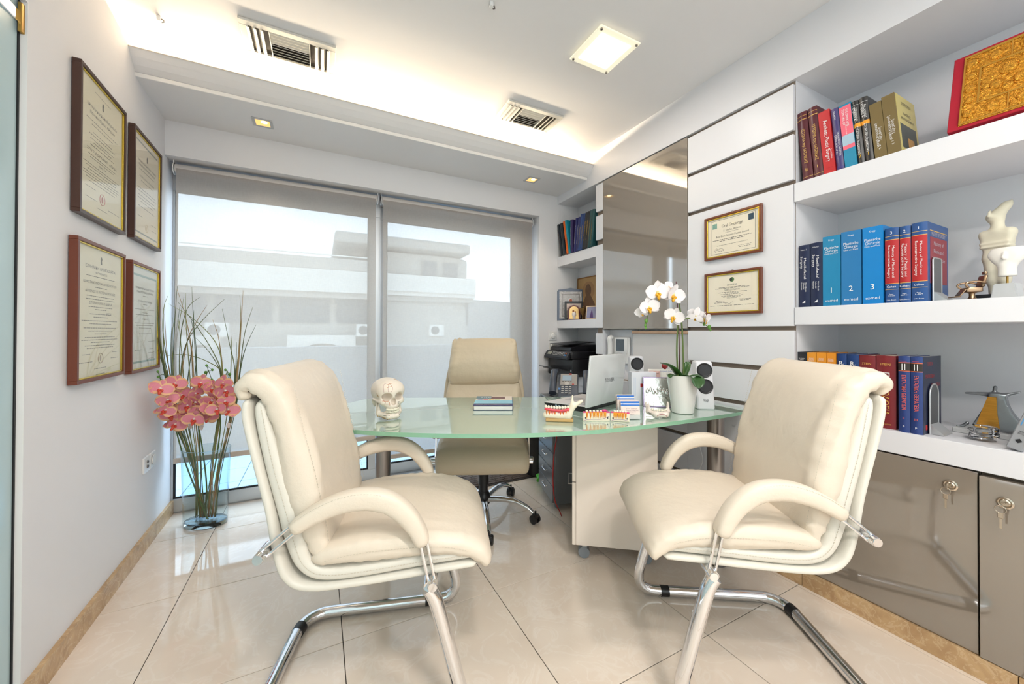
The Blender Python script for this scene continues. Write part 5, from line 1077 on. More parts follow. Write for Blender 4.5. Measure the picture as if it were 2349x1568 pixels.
crest(t, y, 0.19, 0.44); T(t, y, 'ΕΘΝΙΚΟΝ ΚΑΙ ΚΑΠΟΔΙΣΤΡΙΑΚΟΝ', .013, .19, .405, .25); T(t, y, 'ΠΑΝΕΠΙΣΤΗΜΙΟΝ ΑΘΗΝΩΝ', .013, .19, .385, .22); T(t, y, 'ΣΠΥΡΙΔΟΥΛΑ Π. ΔΕΡΚΑ', .012, .19, .330, .2)
lines(t, y, [(.19, z, w, .0024) for z, w in ((.365, .2), (.31, .16), (.27, .25), (.255, .25), (.235, .22), (.22, .24), (.205, .18), (.18, .22))] + [(.10, .13, .06, .002), (.29, .12, .07, .002), (.29, .09, .07, .002)]); seal(t, y, .19, .085, .018, (226, 208, 170))
for q in ((0.04, 0.34, 0.495, 0.503), (0.04, 0.34, 0.042, 0.050)): obj('printed_border', bx(q[0], q[1], y, y + 0.0003, q[2], q[3]), M('border_grey', (168, 170, 160), 0.8), t)
t, y = left_frame('gilt framed diploma with a round stamp, under the red seal one', 1.926, 2.334, 0.962, 1.503, M('red_brown_wood', (112, 58, 40), 0.35, var=0.1), PAPC)
crest(t, y, 0.204, 0.478); T(t, y, 'ΕΛΛΗΝΙΚΗ ΔΗΜΟΚΡΑΤΙΑ', .017, .204, .445, .25); T(t, y, 'ΠΡΥΤΑΝΕΥΟΝΤΟΣ', .010, .204, .425, .1); T(t, y, 'ΚΩΝΣΤΑΝΤΙΝΟΥ Α. ΔΗΜΟΠΟΥΛΟΥ', .013, .204, .385, .28); T(t, y, 'ΑΓΓΕΛΟΣ Π. ΑΓΓΕΛΟΠΟΥΛΟΣ', .013, .204, .350, .25); T(t, y, 'ΣΠΥΡΙΔΟΥΛΑΝ Π. ΔΕΡΚΑ', .013, .204, .305, .19); T(t, y, 'ΑΡΙΣΤΑ', .011, .27, .265, .05)
lines(t, y, [(.204, z, w, .0026) for z, w in ((.410, .24), (.368, .1), (.332, .23), (.320, .24), (.290, .2), (.280, .1), (.262, .18), (.25, .12), (.235, .3), (.223, .18), (.207, .27), (.195, .2), (.183, .1), (.170, .25), (.160, .3), (.150, .16), (.138, .25), (.128, .22))] + [(.09, .105, .06, .002), (.33, .105, .05, .002), (.09, .075, .1, .0024), (.33, .08, .07, .0024), (.204, .045, .1, .0026), (.204, .022, .07, .002)]); seal(t, y, .204, .085, .020, (180, 160, 140))
t, y = left_frame('gilt framed diploma on pale grey paper, beside the flower vase', 2.408, 2.800, 0.952, 1.495, M('red_brown_wood', (112, 58, 40), 0.35, var=0.1), PAPG)
T(t, y, 'ΕΘΝΙΚΟΝ ΚΑΙ ΚΑΠΟΔΙΣΤΡΙΑΚΟΝ', .013, .196, .420, .25); T(t, y, 'ΠΑΝΕΠΙΣΤΗΜΙΟΝ ΑΘΗΝΩΝ', .013, .196, .400, .22); T(t, y, 'ΣΠΥΡΙΔΟΥΛΑ Π. ΔΕΡΚΑ', .012, .196, .355, .19); T(t, y, 'ΛΙΑΝ ΚΑΛΩΣ', .010, .196, .265, .08)
lines(t, y, [(.196, z, w, .0024) for z, w in ((.383, .06), (.34, .06), (.315, .26), (.298, .07), (.287, .24), (.245, .26), (.233, .24), (.22, .16), (.19, .16))] + [(.11, .15, .04, .002), (.29, .15, .09, .002), (.11, .11, .09, .002), (.29, .11, .06, .002), (.29, .09, .09, .002), (.29, .06, .08, .002)])
BT = M('border_teal', (160, 182, 176), 0.8)
for q in ((0.035, 0.357, 0.478, 0.488), (0.035, 0.357, 0.045, 0.055), (0.035, 0.040, 0.055, 0.478), (0.352, 0.357, 0.055, 0.478)): obj('printed_border', bx(q[0], q[1], y, y + 0.0003, q[2], q[3]), BT, t)
# two on the panels: local x runs towards the camera (-y)
def right_frame(label, y0, y1, z0, z1): return framed('framed_certificate', label, (1.9845, y0, z0), -PI / 2, y0 - y1, z1 - z0, WOODM, PAPI, 0.018, 0.012, True, 'framed certificates on the white panels')
t, y = right_frame('bordered award certificate in mahogany frame hung above the green emblem diploma', 1.425, 1.110, 1.563, 1.805)
for q in ((0.035, 0.28, 0.214, 0.2155), (0.035, 0.28, 0.028, 0.0295), (0.035, 0.0365, 0.028, 0.2155), (0.2785, 0.28, 0.028, 0.2155)): obj('printed_border', bx(q[0], q[1], y, y + 0.0003, q[2], q[3]), INK, t)
obj('logo_picture', bx(0.245, 0.272, y - 0.0002, y + 0.0003, 0.176, 0.208), M('logo_teal', (40, 70, 90), 0.6, var=0.6, vscale=90), t); obj('tree_logo', bx(0.045, 0.072, y - 0.0002, y + 0.0003, 0.172, 0.200), M('logo_tree', (130, 172, 158), 0.6, var=0.4, vscale=120), t)
T(t, y, 'Oral Oncology', .023, .157, .178, .115, INK); T(t, y, 'S. Derka, Athens', .014, .157, .152, .095); T(t, y, 'Is duly awarded 1st Prize', .006, .157, .140, .07, INK); T(t, y, 'Best Basic Science Poster Award', .015, .157, .123, .18); T(t, y, 'On this day of May, in the year Two Thousand and Seven', .0065, .157, .074, .17, INK)
lines(t, y, [(.157, .105, .22, .0025), (.157, .097, .14, .0025), (.085, .05, .06, .0012), (.085, .043, .05, .002), (.225, .055, .07, .0012), (.225, .047, .06, .002)], INK)
g = B(); tube(g, spline([(.06, y, .054), (.07, y, .060), (.078, y, .053), (.09, y, .058), (.105, y, .055)], 5), 0.0006, 5); obj('signature', g, INK, t)
t2, y = right_frame('diploma with a round green emblem, framed in mahogany on the white panels', 1.425, 1.112, 1.254, 1.488)
T(t2, y, 'ΔΙΠΛΩΜΑ', .012, .157, .160, .055, INK); T(t2, y, 'ΔΕΡΚΑ ΣΠΥΡΙΔΟΥΛΑ', .012, .157, .133, .085, INK); T(t2, y, 'Αθήνα, 17 Ιουνίου 2008', .007, .157, .090, .055, INK)
g = B(); ball(g, (.157, y, .188), .0125, 16, 1, .05, 1); obj('emblem', g, M('emblem_green', (80, 120, 70), 0.6, var=0.5, vscale=60), t2, True)
g = B(); ball(g, (.152, y - 0.0007, .188), .0085, 14, 1, .05, 1); obj('emblem_face', g, M('emblem_dark', (50, 56, 48), 0.6), t2, True)
lines(t2, y, [(.157, z, w, .002) for z, w in ((.148, .15), (.143, .19), (.121, .16), (.116, .08), (.11, .13), (.101, .12), (.096, .1))] + [(.09, .075, .05, .002), (.09, .066, .07, .002), (.225, .08, .065, .002), (.225, .074, .05, .002), (.045, .05, .03, .002), (.09, .05, .035, .002), (.135, .05, .045, .002), (.19, .05, .045, .002), (.25, .05, .045, .002)], INK)
g = B(); tube(g, spline([(.115, y, .057), (.13, y, .064), (.14, y, .058), (.16, y, .068)], 5), 0.0006, 5); obj('signature', g, INK, t2)
for tt, hz in ((t, 0.242), (t2, 0.234)):
    g = B(); tube(g, [(0.157 + 0.006 * math.cos(PI * i / 8), -0.004, hz - 0.001 + 0.009 * math.sin(PI * i / 8)) for i in range(9)], 0.0012, 6); obj('hanger', g, STEEL, tt, True)

# ================================================================ sockets and switches
def plate(name, label, loc, rz, cat, kind, group):
    t = thing(name, label, cat, loc, rz, group)
    obj('plate', bx(0, 0.084, -0.010, 0, 0, 0.084, 0.003, 2), WHITEP, t)
    if kind == 'socket':
        g = B(); lathe(g, [(0.027, 0.004), (0.027, 0.0), (0.021, 0.0), (0.019, -0.004), (0.0, -0.004)], 24); xform(g, Matrix.Translation((0.042, -0.012, 0.042)) @ Matrix.Rotation(PI / 2, 4, 'X')); obj('socket_well', g, WHITEP, t, True, 35)
        for s in (-1, 1):
            g = B(); lathe(g, [(0.003, 0.0), (0.003, 0.0012)], 10); xform(g, Matrix.Translation((0.042 + s * 0.009, -0.0095, 0.042)) @ Matrix.Rotation(PI / 2, 4, 'X')); obj('pin_hole', g, BLACK, t)
    elif kind == 'aerial':
        for z in (0.030, 0.056):
            g = B(); lathe(g, [(0.008, 0.0), (0.008, 0.005), (0.005, 0.005), (0.005, 0.001)], 16); xform(g, Matrix.Translation((0.042, -0.010, z)) @ Matrix.Rotation(PI / 2, 4, 'X')); obj('aerial_jack', g, STEEL, t, True, 35)
    else:
        g = B(); lathe(g, [(0.026, 0.0), (0.026, 0.008), (0.022, 0.016), (0.012, 0.019), (0.0, 0.0195)], 28); xform(g, Matrix.Translation((0.042, -0.010, 0.042)) @ Matrix.Rotation(PI / 2, 4, 'X')); obj('dial', g, WHITEP, t, True, 35)
    return t
plate('wall_socket', 'white aerial socket low on the left wall', (xl(2.645), 2.640, 0.405), LW_ANG, 'socket', 'aerial', 'wall sockets')
plate('wall_socket', 'white power socket low on the wall beside the vase', (xl(2.73), 2.728, 0.405), LW_ANG, 'socket', 'socket', 'wall sockets')
plate('dimmer_switch', 'round dimmer on the pier, upper one', (1.888, 2.9495, 1.075), 0, 'switch', 'dial', 'dimmers on the window pier')
plate('dimmer_switch', 'round dimmer on the pier with a note stuck below', (1.888, 2.9495, 0.985), 0, 'switch', 'dial', 'dimmers on the window pier')
tag(obj('paper_note', bx(1.893, 1.955, 2.934, 2.935, 0.945, 1.005), PAPER), 'small white paper note stuck under the lower dimmer', 'note')
# ================================================================ things on the desk
ZD = 0.7605
# ---- anatomical skull
BONE = M('bone', (240, 228, 212), 0.45, var=0.05, vscale=30, bump=0.08, bscale=120)
def skull_f(X, Y, Z):
    A = np.abs(Y)
    d = ell(X, A, Z, (-0.026, 0, 0.122), (0.088, 0.069, 0.057))
    d = smin(d, ell(X, A, Z, (0.022, 0, 0.128), (0.040, 0.056, 0.040)), 0.02)
    d = smin(d, ell(X, A, Z, (0.032, 0.0, 0.085), (0.030, 0.040, 0.042)), 0.016)
    d = smin(d, ell(X, A, Z, (0.036, 0.040, 0.080), (0.016, 0.015, 0.014)), 0.012)
    d = smin(d, cap(X, A, Z, (0.030, 0.052, 0.080), (-0.028, 0.062, 0.086), 0.0055, 0.005), 0.006)
    d = smin(d, ell(X, A, Z, (0.042, 0, 0.063), (0.026, 0.028, 0.020)), 0.010)
    d = smin(d, cap(X, A, Z, (-0.040, 0.052, 0.075), (-0.042, 0.050, 0.056), 0.012, 0.007), 0.010)
    eye = ell(X, A, Z, (0.056, 0.0265, 0.103), (0.044, 0.0195, 0.0170)); nose = smin(ell(X, A, Z, (0.064, 0.004, 0.081), (0.028, 0.0075, 0.015)), ell(X, A, Z, (0.068, 0.0, 0.090), (0.02, 0.005, 0.008)), 0.003)
    d = -smin(-d, eye, 0.005); d = np.maximum(d, -nose)
    return d
def jaw_f(X, Y, Z):
    A = np.abs(Y)
    d = cap(X, A, Z, (0.054, 0.0, 0.016), (0.050, 0.018, 0.016), 0.0135, 0.012)
    d = smin(d, cap(X, A, Z, (0.050, 0.018, 0.016), (0.000, 0.046, 0.024), 0.0125, 0.011), 0.006)
    d = smin(d, cap(X, A, Z, (0.002, 0.046, 0.024), (-0.012, 0.051, 0.074), 0.0105, 0.006), 0.008)
    d = smin(d, cap(X, A, Z, (0.004, 0.047, 0.034), (0.010, 0.048, 0.070), 0.007, 0.004), 0.008)
    return smin(d, cap(X, A, Z, (0.056, 0.0, 0.030), (0.034, 0.026, 0.034), 0.0075, 0.006), 0.006)
sk = thing('skull_model', 'anatomical skull model with marked surgical lines and plates', 'skull', (0.290, 1.815, ZD), math.atan2(-0.985, 0.17)); sk.scale = (1.02,) * 3
ms = sdf_mesh(skull_f, (-0.125, -0.08, 0.035), (0.075, 0.08, 0.185), 0.0034); cr = obj('cranium', ms, BONE, sk, True)
mj = sdf_mesh(jaw_f, (-0.03, -0.07, -0.002), (0.075, 0.07, 0.085), 0.0034); jw = obj('mandible', mj, BONE, sk, True)
TOOTH = M('tooth_enamel', (244, 236, 214), 0.3, var=0.04, vscale=90)
for row, (zc, hz, off) in enumerate(((0.0475, 0.0062, 0.004), (0.0365, 0.0055, 0.0))):
    for k in range(-6, 7):
        a = k * 0.17; x = 0.024 + (0.040 + off) * math.cos(a) ** 0.8 if abs(a) < 1.5 else 0.03; y = 0.030 * math.sin(a) * 1.02
        g = B(); ball(g, (x, y, zc), 0.0040, 8, 1, 1, hz / 0.0040); obj('tooth', g, TOOTH, cr if row == 0 else jw, True)
REDL = M('marker_red', (150, 60, 66), 0.6, var=0.0); ORL = M('wire_orange', (196, 120, 60), 0.4, metal=0.4, var=0.0); GPL = M('gold_plate', (176, 128, 52), 0.35, metal=0.7, var=0.1); BPL = M('dark_plate', (60, 62, 70), 0.4, metal=0.6, var=0.05)
def surf_line(parent, me, pts, r, mat, nm): g = B(); P_ = on_surface(me, spline(pts, 6), r * 0.5); tube(g, P_, r, 6); obj(nm, g, mat, parent, True)
for pts in ([(0.055, -0.040, 0.122), (0.060, -0.046, 0.140), (0.045, -0.040, 0.158), (0.045, -0.028, 0.164)], [(0.062, -0.024, 0.126), (0.064, -0.026, 0.145), (0.055, -0.020, 0.160)], [(0.066, -0.012, 0.124), (0.066, -0.006, 0.140), (0.060, -0.010, 0.156), (0.052, -0.016, 0.164)], [(0.058, -0.044, 0.096), (0.058, -0.034, 0.084), (0.058, -0.036, 0.070)]): surf_line(cr, ms, pts, 0.0007, REDL, 'cut_line')
for pts in ([(0.060, -0.030, 0.146), (0.060, -0.006, 0.147)], [(0.055, -0.030, 0.160), (0.055, -0.006, 0.163)], [(0.055, -0.050, 0.088), (0.060, -0.022, 0.086)], [(0.055, -0.040, 0.071), (0.058, -0.020, 0.072)], [(0.060, -0.018, 0.080), (0.062, -0.017, 0.066)]): surf_line(cr, ms, pts, 0.0011, ORL, 'wire')
for pts in ([(0.028, -0.066, 0.118), (0.030, -0.062, 0.098)], [(0.010, 0.020, 0.182), (0.026, 0.034, 0.172)]): surf_line(cr, ms, pts, 0.0022, GPL, 'bone_plate')
for pts in ([(0.060, 0.022, 0.078), (0.060, 0.030, 0.077)], [(0.060, 0.022, 0.072), (0.060, 0.030, 0.071)]): surf_line(cr, ms, pts, 0.0013, BPL, 'bone_plate')
for k in range(8):
    q = on_surface(mj, [(0.010 + 0.007 * k, -0.056 + 0.0055 * k, 0.008)], 0.0005)[0]; g = B(); ball(g, q, 0.0036, 10, 1, 1, 0.8); obj('plate_hole', g, GPL, jw, True)
for pts in ([(0.040, -0.040, 0.022), (0.062, -0.018, 0.021)], [(0.045, 0.040, 0.020), (0.058, 0.024, 0.020)], [(0.045, 0.040, 0.013), (0.058, 0.024, 0.013)]): surf_line(jw, mj, pts, 0.0014, BPL, 'bone_plate')
# ---- book lying flat
fb_ = thing('book', 'light blue hardback lying flat on the glass desk', 'book', (0.695, 1.789, ZD), math.atan2(-0.088, 0.178))
NVY = cover_mat((52, 56, 104)); w, dp = 0.200, 0.275
g = B(); box(g, 0, w, 0, dp, 0, 0.0025, 0.0008); obj('back_cover', g, NVY, fb_); g = B(); box(g, 0, w, 0, dp, 0.0215, 0.024, 0.0008); obj('front_cover', g, NVY, fb_)
g = B(); prism(g, [(w - 0.003, 0.0)] + [(w + 0.004 * math.sin(PI * i / 8), 0.024 * i / 8) for i in range(1, 8)] + [(w - 0.003, 0.024), (w - 0.003, 0.0215)] + [(w + 0.002 * math.sin(PI * i / 8), 0.0025 + 0.019 * i / 8) for i in range(7, 0, -1)] + [(w - 0.003, 0.0025)], XZ, 0, dp); obj('spine', g, NVY, fb_)
obj('pages', bx(0.005, w - 0.001, 0.004, dp - 0.004, 0.0026, 0.0214), M('white_pages', (244, 240, 234), 0.8, var=0.03, vscale=120, stretch=(0.1, 0.1, 10)), fb_)
for ya, yb, c, xa, xb in ((0.0, 0.055, (66, 64, 106), 0, 1), (0.055, 0.150, (150, 204, 220), 0, 1), (0.150, dp, (226, 214, 200), 0, 1), (0.176, dp, (112, 138, 146), 0, 0.42), (0.186, 0.262, (120, 90, 92), 0.40, 0.80)): obj('cover_print', bx(xa * w, xb * w, ya, yb, 0.0240, 0.0243 + 0.0002 * (xa > 0.1) + 0.0002 * (xb < 0.5)), ink(c), fb_)
for k, c in enumerate(((150, 160, 200), (236, 120, 126), (240, 196, 80), (176, 204, 140))): obj('cover_chip', bx(0.012 + 0.031 * k, 0.038 + 0.031 * k, 0.153, 0.170, 0.0244, 0.0247), ink(c), fb_)
txt('title', 'ATLAS OF CRANIO MAXILLOFACIAL SURGERY', 0.026, ink((206, 190, 190)), fb_, (w / 2, 0.028, 0.0244), (1, 0, 0), (0, 1, 0), width=0.175); txt('title', 'ATLAS', 0.05, ink((216, 224, 226)), fb_, (0.055, 0.225, 0.0248), (1, 0, 0), (0, 1, 0), width=0.06); txt('title', 'Surgical Approaches', 0.012, ink((60, 130, 160)), fb_, (0.14, 0.08, 0.0244), (1, 0, 0), (0, 1, 0), width=0.07)
# ---- laptop, lid towards the camera
lp = thing('laptop', 'open white laptop standing on the glass desk', 'laptop', (1.172, 1.500, ZD), math.radians(19))
LW_, LD = 0.365, 0.255
g = B(); prism(g, [(0, 0.003), (0.004, 0.0), (LD - 0.02, 0.0), (LD, 0.010), (LD, 0.016), (0.0, 0.026)], YZ, 0.0, LW_); obj('base', g, BLACK, lp)
g = B(); prism(g, [(0.0, 0.0262), (0.0, 0.0285), (LD, 0.0188), (LD, 0.0162)], YZ, 0.0, LW_); kt = obj('deck', g, M('white_deck', (226, 222, 220), 0.35, var=0.04, vscale=30), lp)
_km = bpy.data.meshes.new('key'); _b = box(B(), -0.0075, 0.0075, -0.007, 0.007, 0, 0.0022, 0.001); _b.to_mesh(_km); _b.free(); _km.materials.append(M('key_white', (214, 212, 212), 0.5))
sl = math.atan2(-0.0097, LD)
for r in range(5):
    for c in range(15):
        o = bpy.data.objects.new('key', _km); COL.objects.link(o); o.parent = kt; yy = 0.036 + r * 0.0185; o.location = (0.030 + c * 0.0215 + 0.004 * (r % 2), yy, 0.0285 - yy * 0.0097 / LD); o.rotation_euler = (sl, 0, 0)
g = box(B(), 0.13, 0.225, 0.150, 0.215, 0, 0.0004); xform(g, Matrix.Translation((0, 0, 0.0287 - 0.0)) @ Matrix.Rotation(sl, 4, 'X')); obj('touchpad', g, M('touchpad', (196, 194, 194), 0.4), kt)
for k in range(3): obj('port', bx(-0.0005, 0.001, 0.13 + k * 0.020, 0.142 + k * 0.020, 0.006, 0.014), M('port_grey', (150, 170, 186), 0.4), lp)
lid = B(); box(lid, 0.0, LW_, -0.012, 0.0, 0.0, 0.262, 0.005, 3); xform(lid, Matrix.Translation((0, 0.002, 0.020)) @ Matrix.Rotation(0.10, 4, 'X')); ld = obj('lid', lid, M('pearl_lid', (214, 216, 216), 0.12, var=0.02, coat=0.8), lp, True, 40)
g = box(B(), 0.012, LW_ - 0.012, 0.0, 0.0006, 0.016, 0.250); xform(g, Matrix.Translation((0, 0.002, 0.020)) @ Matrix.Rotation(0.10, 4, 'X')); obj('screen', g, M('screen_dark', (30, 34, 42), 0.1, var=0.0), ld)
mt = Matrix.Rotation(0.10, 3, 'X')
txt('maker_lettering', 'TOSHIBA', 0.030, ink((84, 86, 90)), ld, Vector((0, 0.002, 0.020)) + mt @ Vector((LW_ * 0.55, -0.0124, 0.125)), (1, 0, 0), mt @ Vector((0, 0, 1)), width=0.098)
# ---- speakers
SPW = M('speaker_white', (236, 236, 240), 0.35, var=0.01); CONE = M('speaker_cone', (46, 46, 50), 0.55, var=0.05, vscale=60); SUR = M('speaker_surround', (28, 28, 31), 0.4, var=0.03)
def speaker(label, loc, rz, knob):
    t = thing('speaker', label, 'speaker', loc, rz, 'white two-cone desk speakers')
    def q(z): return 0.045 - 0.004 * z / 0.245
    g = B(); rings = []
    for z, s in ((0.0, 0.90), (0.003, 0.97), (0.008, 1.0), (0.235, 1.0), (0.241, 0.96), (0.245, 0.86)):
        hw = q(z); yo = 0.030 * z / 0.245; dep = 0.085 - 0.018 * z / 0.245; r = 0.012; ring = []
        pts = []
        for cx, cy, a0 in ((hw - r, r, -PI / 2), (hw - r, dep - r, 0), (-hw + r, dep - r, PI / 2), (-hw + r, r, PI)):
            for i in range(5): pts.append((cx + r * math.cos(a0 + PI / 2 * i / 4), cy + r * math.sin(a0 + PI / 2 * i / 4)))
        for p in pts: ring.append(g.verts.new((p[0] * s, yo + dep / 2 + (p[1] - dep / 2) * s, z)))
        rings.append(ring)
    for A, C in zip(rings, rings[1:]):
        for k in range(len(A)): g.faces.new((A[k], A[(k + 1) % len(A)], C[(k + 1) % len(A)], C[k]))
    g.faces.new(rings[0]); g.faces.new(rings[-1]); obj('cabinet', g, SPW, t, True, 40)
    obj('back_stripe', bx(-0.012 + 0.042, -0.004 + 0.042, 0.088, 0.093, 0.05, 0.22), SUR, t)
    tl = math.atan2(0.030, 0.245)
    for z in (0.117, 0.199):
        mx = Matrix.Translation((0, 0.030 * z / 0.245, z)) @ Matrix.Rotation(PI / 2 - tl, 4, 'X')
        g = B(); lathe(g, [(0.0385, -0.002), (0.0385, 0.0015), (0.036, 0.003), (0.032, 0.0015), (0.030, 0.0005)], 32); xform(g, mx); dv = obj('driver', g, SUR, t, True, 40)
        g = B(); lathe(g, [(0.0305, 0.0008), (0.028, 0.0022), (0.025, 0.0008), (0.018, -0.001), (0.0, 0.002)], 32); xform(g, mx); obj('cone', g, CONE, dv, True, 60)
    up = Vector((0, math.sin(tl), math.cos(tl)))
    if knob:
        g = B(); lathe(g, [(0.0165, 0), (0.0165, 0.006), (0.014, 0.008), (0, 0.008)], 24); xform(g, Matrix.Translation((0, 0.030 * 0.045 / 0.245 - 0.001, 0.045)) @ Matrix.Rotation(PI / 2 - tl, 4, 'X')); obj('volume_knob', g, SPW, t, True, 40)
    else: txt('maker_lettering', 'logi', 0.020, ink((70, 74, 80)), t, (0, 0.030 * 0.048 / 0.245 - 0.0012, 0.048), (1, 0, 0), up, width=0.022)
    return t
speaker('white speaker with two black cones beside the orchid pot', (1.772, 1.272, ZD), math.radians(-34), False)
speaker('white speaker with volume knob half hidden behind the laptop', (1.755, 1.720, ZD), math.radians(-30), True)
# ---- plant pot with white orchid
PORC = M('white_porcelain', (240, 238, 234), 0.15, var=0.01, coat=0.5)
pot = thing('plant_pot', 'tapered white ceramic pot holding the white orchid', 'pot', (1.607, 1.283, ZD))
g = B(); lathe(g, [(0.046, 0.0), (0.050, 0.003), (0.074, 0.183), (0.0755, 0.187), (0.072, 0.187), (0.069, 0.170), (0.049, 0.010), (0, 0.010)], 40); obj('body', g, PORC, pot, True, 40)
g = B(); lathe(g, [(0.0665, 0.150), (0.064, 0.162), (0.0, 0.170)], 28); obj('moss', g, M('moss_soil', (70, 66, 44), 0.9, var=0.4, vscale=60, bump=0.6, bscale=150), pot, True)
GREEN = M('orchid_leaf', (52, 92, 40), 0.3, var=0.2, vscale=14, coat=0.3); STEMG = M('orchid_stem', (92, 112, 52), 0.5, var=0.15, vscale=30); BUD = M('orchid_bud', (96, 146, 58), 0.4, var=0.15, vscale=40)
PETW = M('petal_white', (246, 240, 240), 0.5, var=0.03, vscale=30); PETY = M('orchid_lip_yellow', (246, 226, 150), 0.5, var=0.1, vscale=80); PETO = M('orchid_lip_orange', (240, 176, 40), 0.5, var=0.1, vscale=80)
def petal_mesh(L, Wd, cup, mats, tip=1.0, n=8, m=6):
    """Curved petal along +x with face towards +z, two-tone (centre, rim)."""
    me = bpy.data.meshes.new('petal'); V_ = []; F_ = []; I_ = []
    for i in range(n + 1):
        t = i / n; wdt = Wd * (math.sin(PI * min(1, t * 0.92 + 0.08)) ** 0.6) * (1 - 0.15 * t * tip)
        for j in range(m + 1):
            s = 2 * j / m - 1; V_.append((L * t, wdt * s, cup * (t * t * 0.6 + s * s * 0.35 * t) - 0.002 * math.sin(s * 6 + t * 5)))
    for i in range(n):
        for j in range(m):
            a = i * (m + 1) + j; F_.append((a, a + 1, a + m + 2, a + m + 1)); I_.append(1 if (i >= n - 1 or j == 0 or j == m - 1) else 0)
    k = len(V_); V_ += [(v[0], v[1], v[2] - 0.0006) for v in V_]; F_ += [tuple(q + k for q in f[::-1]) for f in F_]; I_ += I_
    me.from_pydata(V_, [], F_); me.update()
    for x in mats: me.materials.append(x)
    for p, i in zip(me.polygons, I_): p.material_index = i if len(mats) > 1 else 0; p.use_smooth = True
    return me
def flower(parent, loc, facing_, roll, size, pm, sm, lipm, lip2, nm='flower'):
    """Orchid bloom: lip and column as the part, two petals and three sepals as its pieces."""
    g = B(); s = size
    ball(g, (0, 0, 0.06 * s), 0.07 * s, 10, 1, 1, 1.2); 
    for a in (-0.5, 0.5): ball(g, (0.10 * s * math.cos(a - PI / 2) * 1.2, -0.10 * s, 0.12 * s), 0.075 * s, 8, 0.8, 1, 1.5, 1)
    ball(g, (0, -0.20 * s, 0.15 * s), 0.10 * s, 8, 0.7, 1.3, 0.7, 1)
    o = obj(nm, g, [lipm, lip2], parent, True)
    z = Vector(facing_).normalized(); up = Vector((0, 0, 1)) if abs(z.z) < 0.95 else Vector((0, 1, 0)); x = up.cross(z).normalized(); y = z.cross(x)
    o.matrix_local = Matrix.Translation(loc) @ Matrix(((x.x, y.x, z.x), (x.y, y.y, z.y), (x.z, y.z, z.z))).to_4x4() @ Matrix.Rotation(roll, 4, 'Z')
    for a, me, zz in ((90, sm, 0.0), (212, sm, 0.0), (328, sm, 0.0), (8, pm, 0.01), (172, pm, 0.01)):
        p = bpy.data.objects.new('petal', me); COL.objects.link(p); p.parent = o; p.location = (0, 0, zz); p.rotation_euler = (0, -0.12 + random.uniform(-0.22, 0.22), math.radians(a + random.uniform(-6, 6))); p.scale = (s, s, s)
    return o
PW = petal_mesh(0.52, 0.30, 0.10, [PETW]); SW = petal_mesh(0.50, 0.17, 0.06, [PETW])
orc = thing('white_orchid', 'white orchid with arching stems growing from the white pot', 'plant', (1.607, 1.283, ZD + 0.166))
CR_ = Vector((0.8903, -0.4554, 0.0)); CU = Vector((0, 0, 1)); CF = Vector((-0.4554, -0.8903, 0))   # towards viewer-right, up, towards the desk front
def cp(px, py, dpt=0.0):
    """Plant-local point from its place in the photograph's plane through the pot, pushed forward by dpt."""
    s = 1.873 / 866.25; return CR_ * ((px - 1574) * s * 0.90) + CU * ((870 - py) * s) + CF * dpt
st1 = spline([cp(1577, 868), cp(1575, 800), cp(1572, 745), cp(1566, 700), cp(1558, 682, 0.01), cp(1540, 672, 0.03), cp(1515, 668, 0.04), cp(1492, 684, 0.05), cp(1480, 712, 0.05), cp(1473, 740, 0.05), cp(1470, 752, 0.05)], 5)
g = B(); tube(g, st1, [0.0042 - 0.0026 * i / len(st1) for i in range(len(st1))], 8); obj('stem', g, STEMG, orc, True)
st2 = spline([cp(1560, 870, 0.01), cp(1557, 805, 0.01), cp(1560, 748, 0.01), cp(1568, 735), cp(1580, 733), cp(1600, 731), cp(1615, 738), cp(1630, 745), cp(1640, 752)], 5)
g = B(); tube(g, st2, [0.0042 - 0.0026 * i / len(st2) for i in range(len(st2))], 8); obj('stem', g, STEMG, orc, True)
g = B(); tube(g, spline([cp(1566, 743, 0.01), cp(1556, 738, 0.02), cp(1547, 730, 0.03)], 4), 0.0016, 6); obj('stem', g, STEMG, orc, True)
g = B(); tube(g, [cp(1566, 868, 0.005), cp(1562, 760, 0.012), cp(1553, 648, 0.02)], [0.0028, 0.0026, 0.0022], 8); obj('support_stick', g, M('purple_stick', (92, 58, 66), 0.5, var=0.1), orc, True)
for (px, py, dp_, f, r, sz) in ((1494, 676, 0.075, (-0.05, 0, 1), 0.1, 0.118), (1534, 680, 0.065, (0.30, -0.2, 1), -0.2, 0.112), (1522, 664, 0.045, (0.1, 0.55, 0.8), 0.6, 0.075), (1474, 708, 0.075, (-0.25, 0, 1), 0.2, 0.100), (1463, 718, 0.06, (-0.75, -0.1, 0.6), 0.2, 0.070), (1542, 728, 0.05, (-0.45, -0.05, 0.8), -0.4, 0.098), (1603, 726, 0.02, (0.5, 0.2, -0.7), 0.3, 0.090), (1622, 733, 0.02, (0.8, -0.1, 0.5), 0.3, 0.080)):
    fc = CR_ * f[0] + CU * f[1] + CF * f[2]; flower(orc, cp(px, py, dp_), fc, r, sz, PW, SW, PETY, PETO)
for (px, py, r) in ((1472, 738, 0.0095), (1470, 748, 0.007), (1471, 754, 0.0055), (1629, 744, 0.0085), (1642, 751, 0.0095), (1645, 758, 0.0055)):
    g = B(); ball(g, cp(px, py, 0.05 if px < 1500 else 0.0), r, 10, 0.9, 0.9, 1.25); obj('bud', g, BUD, orc, True)
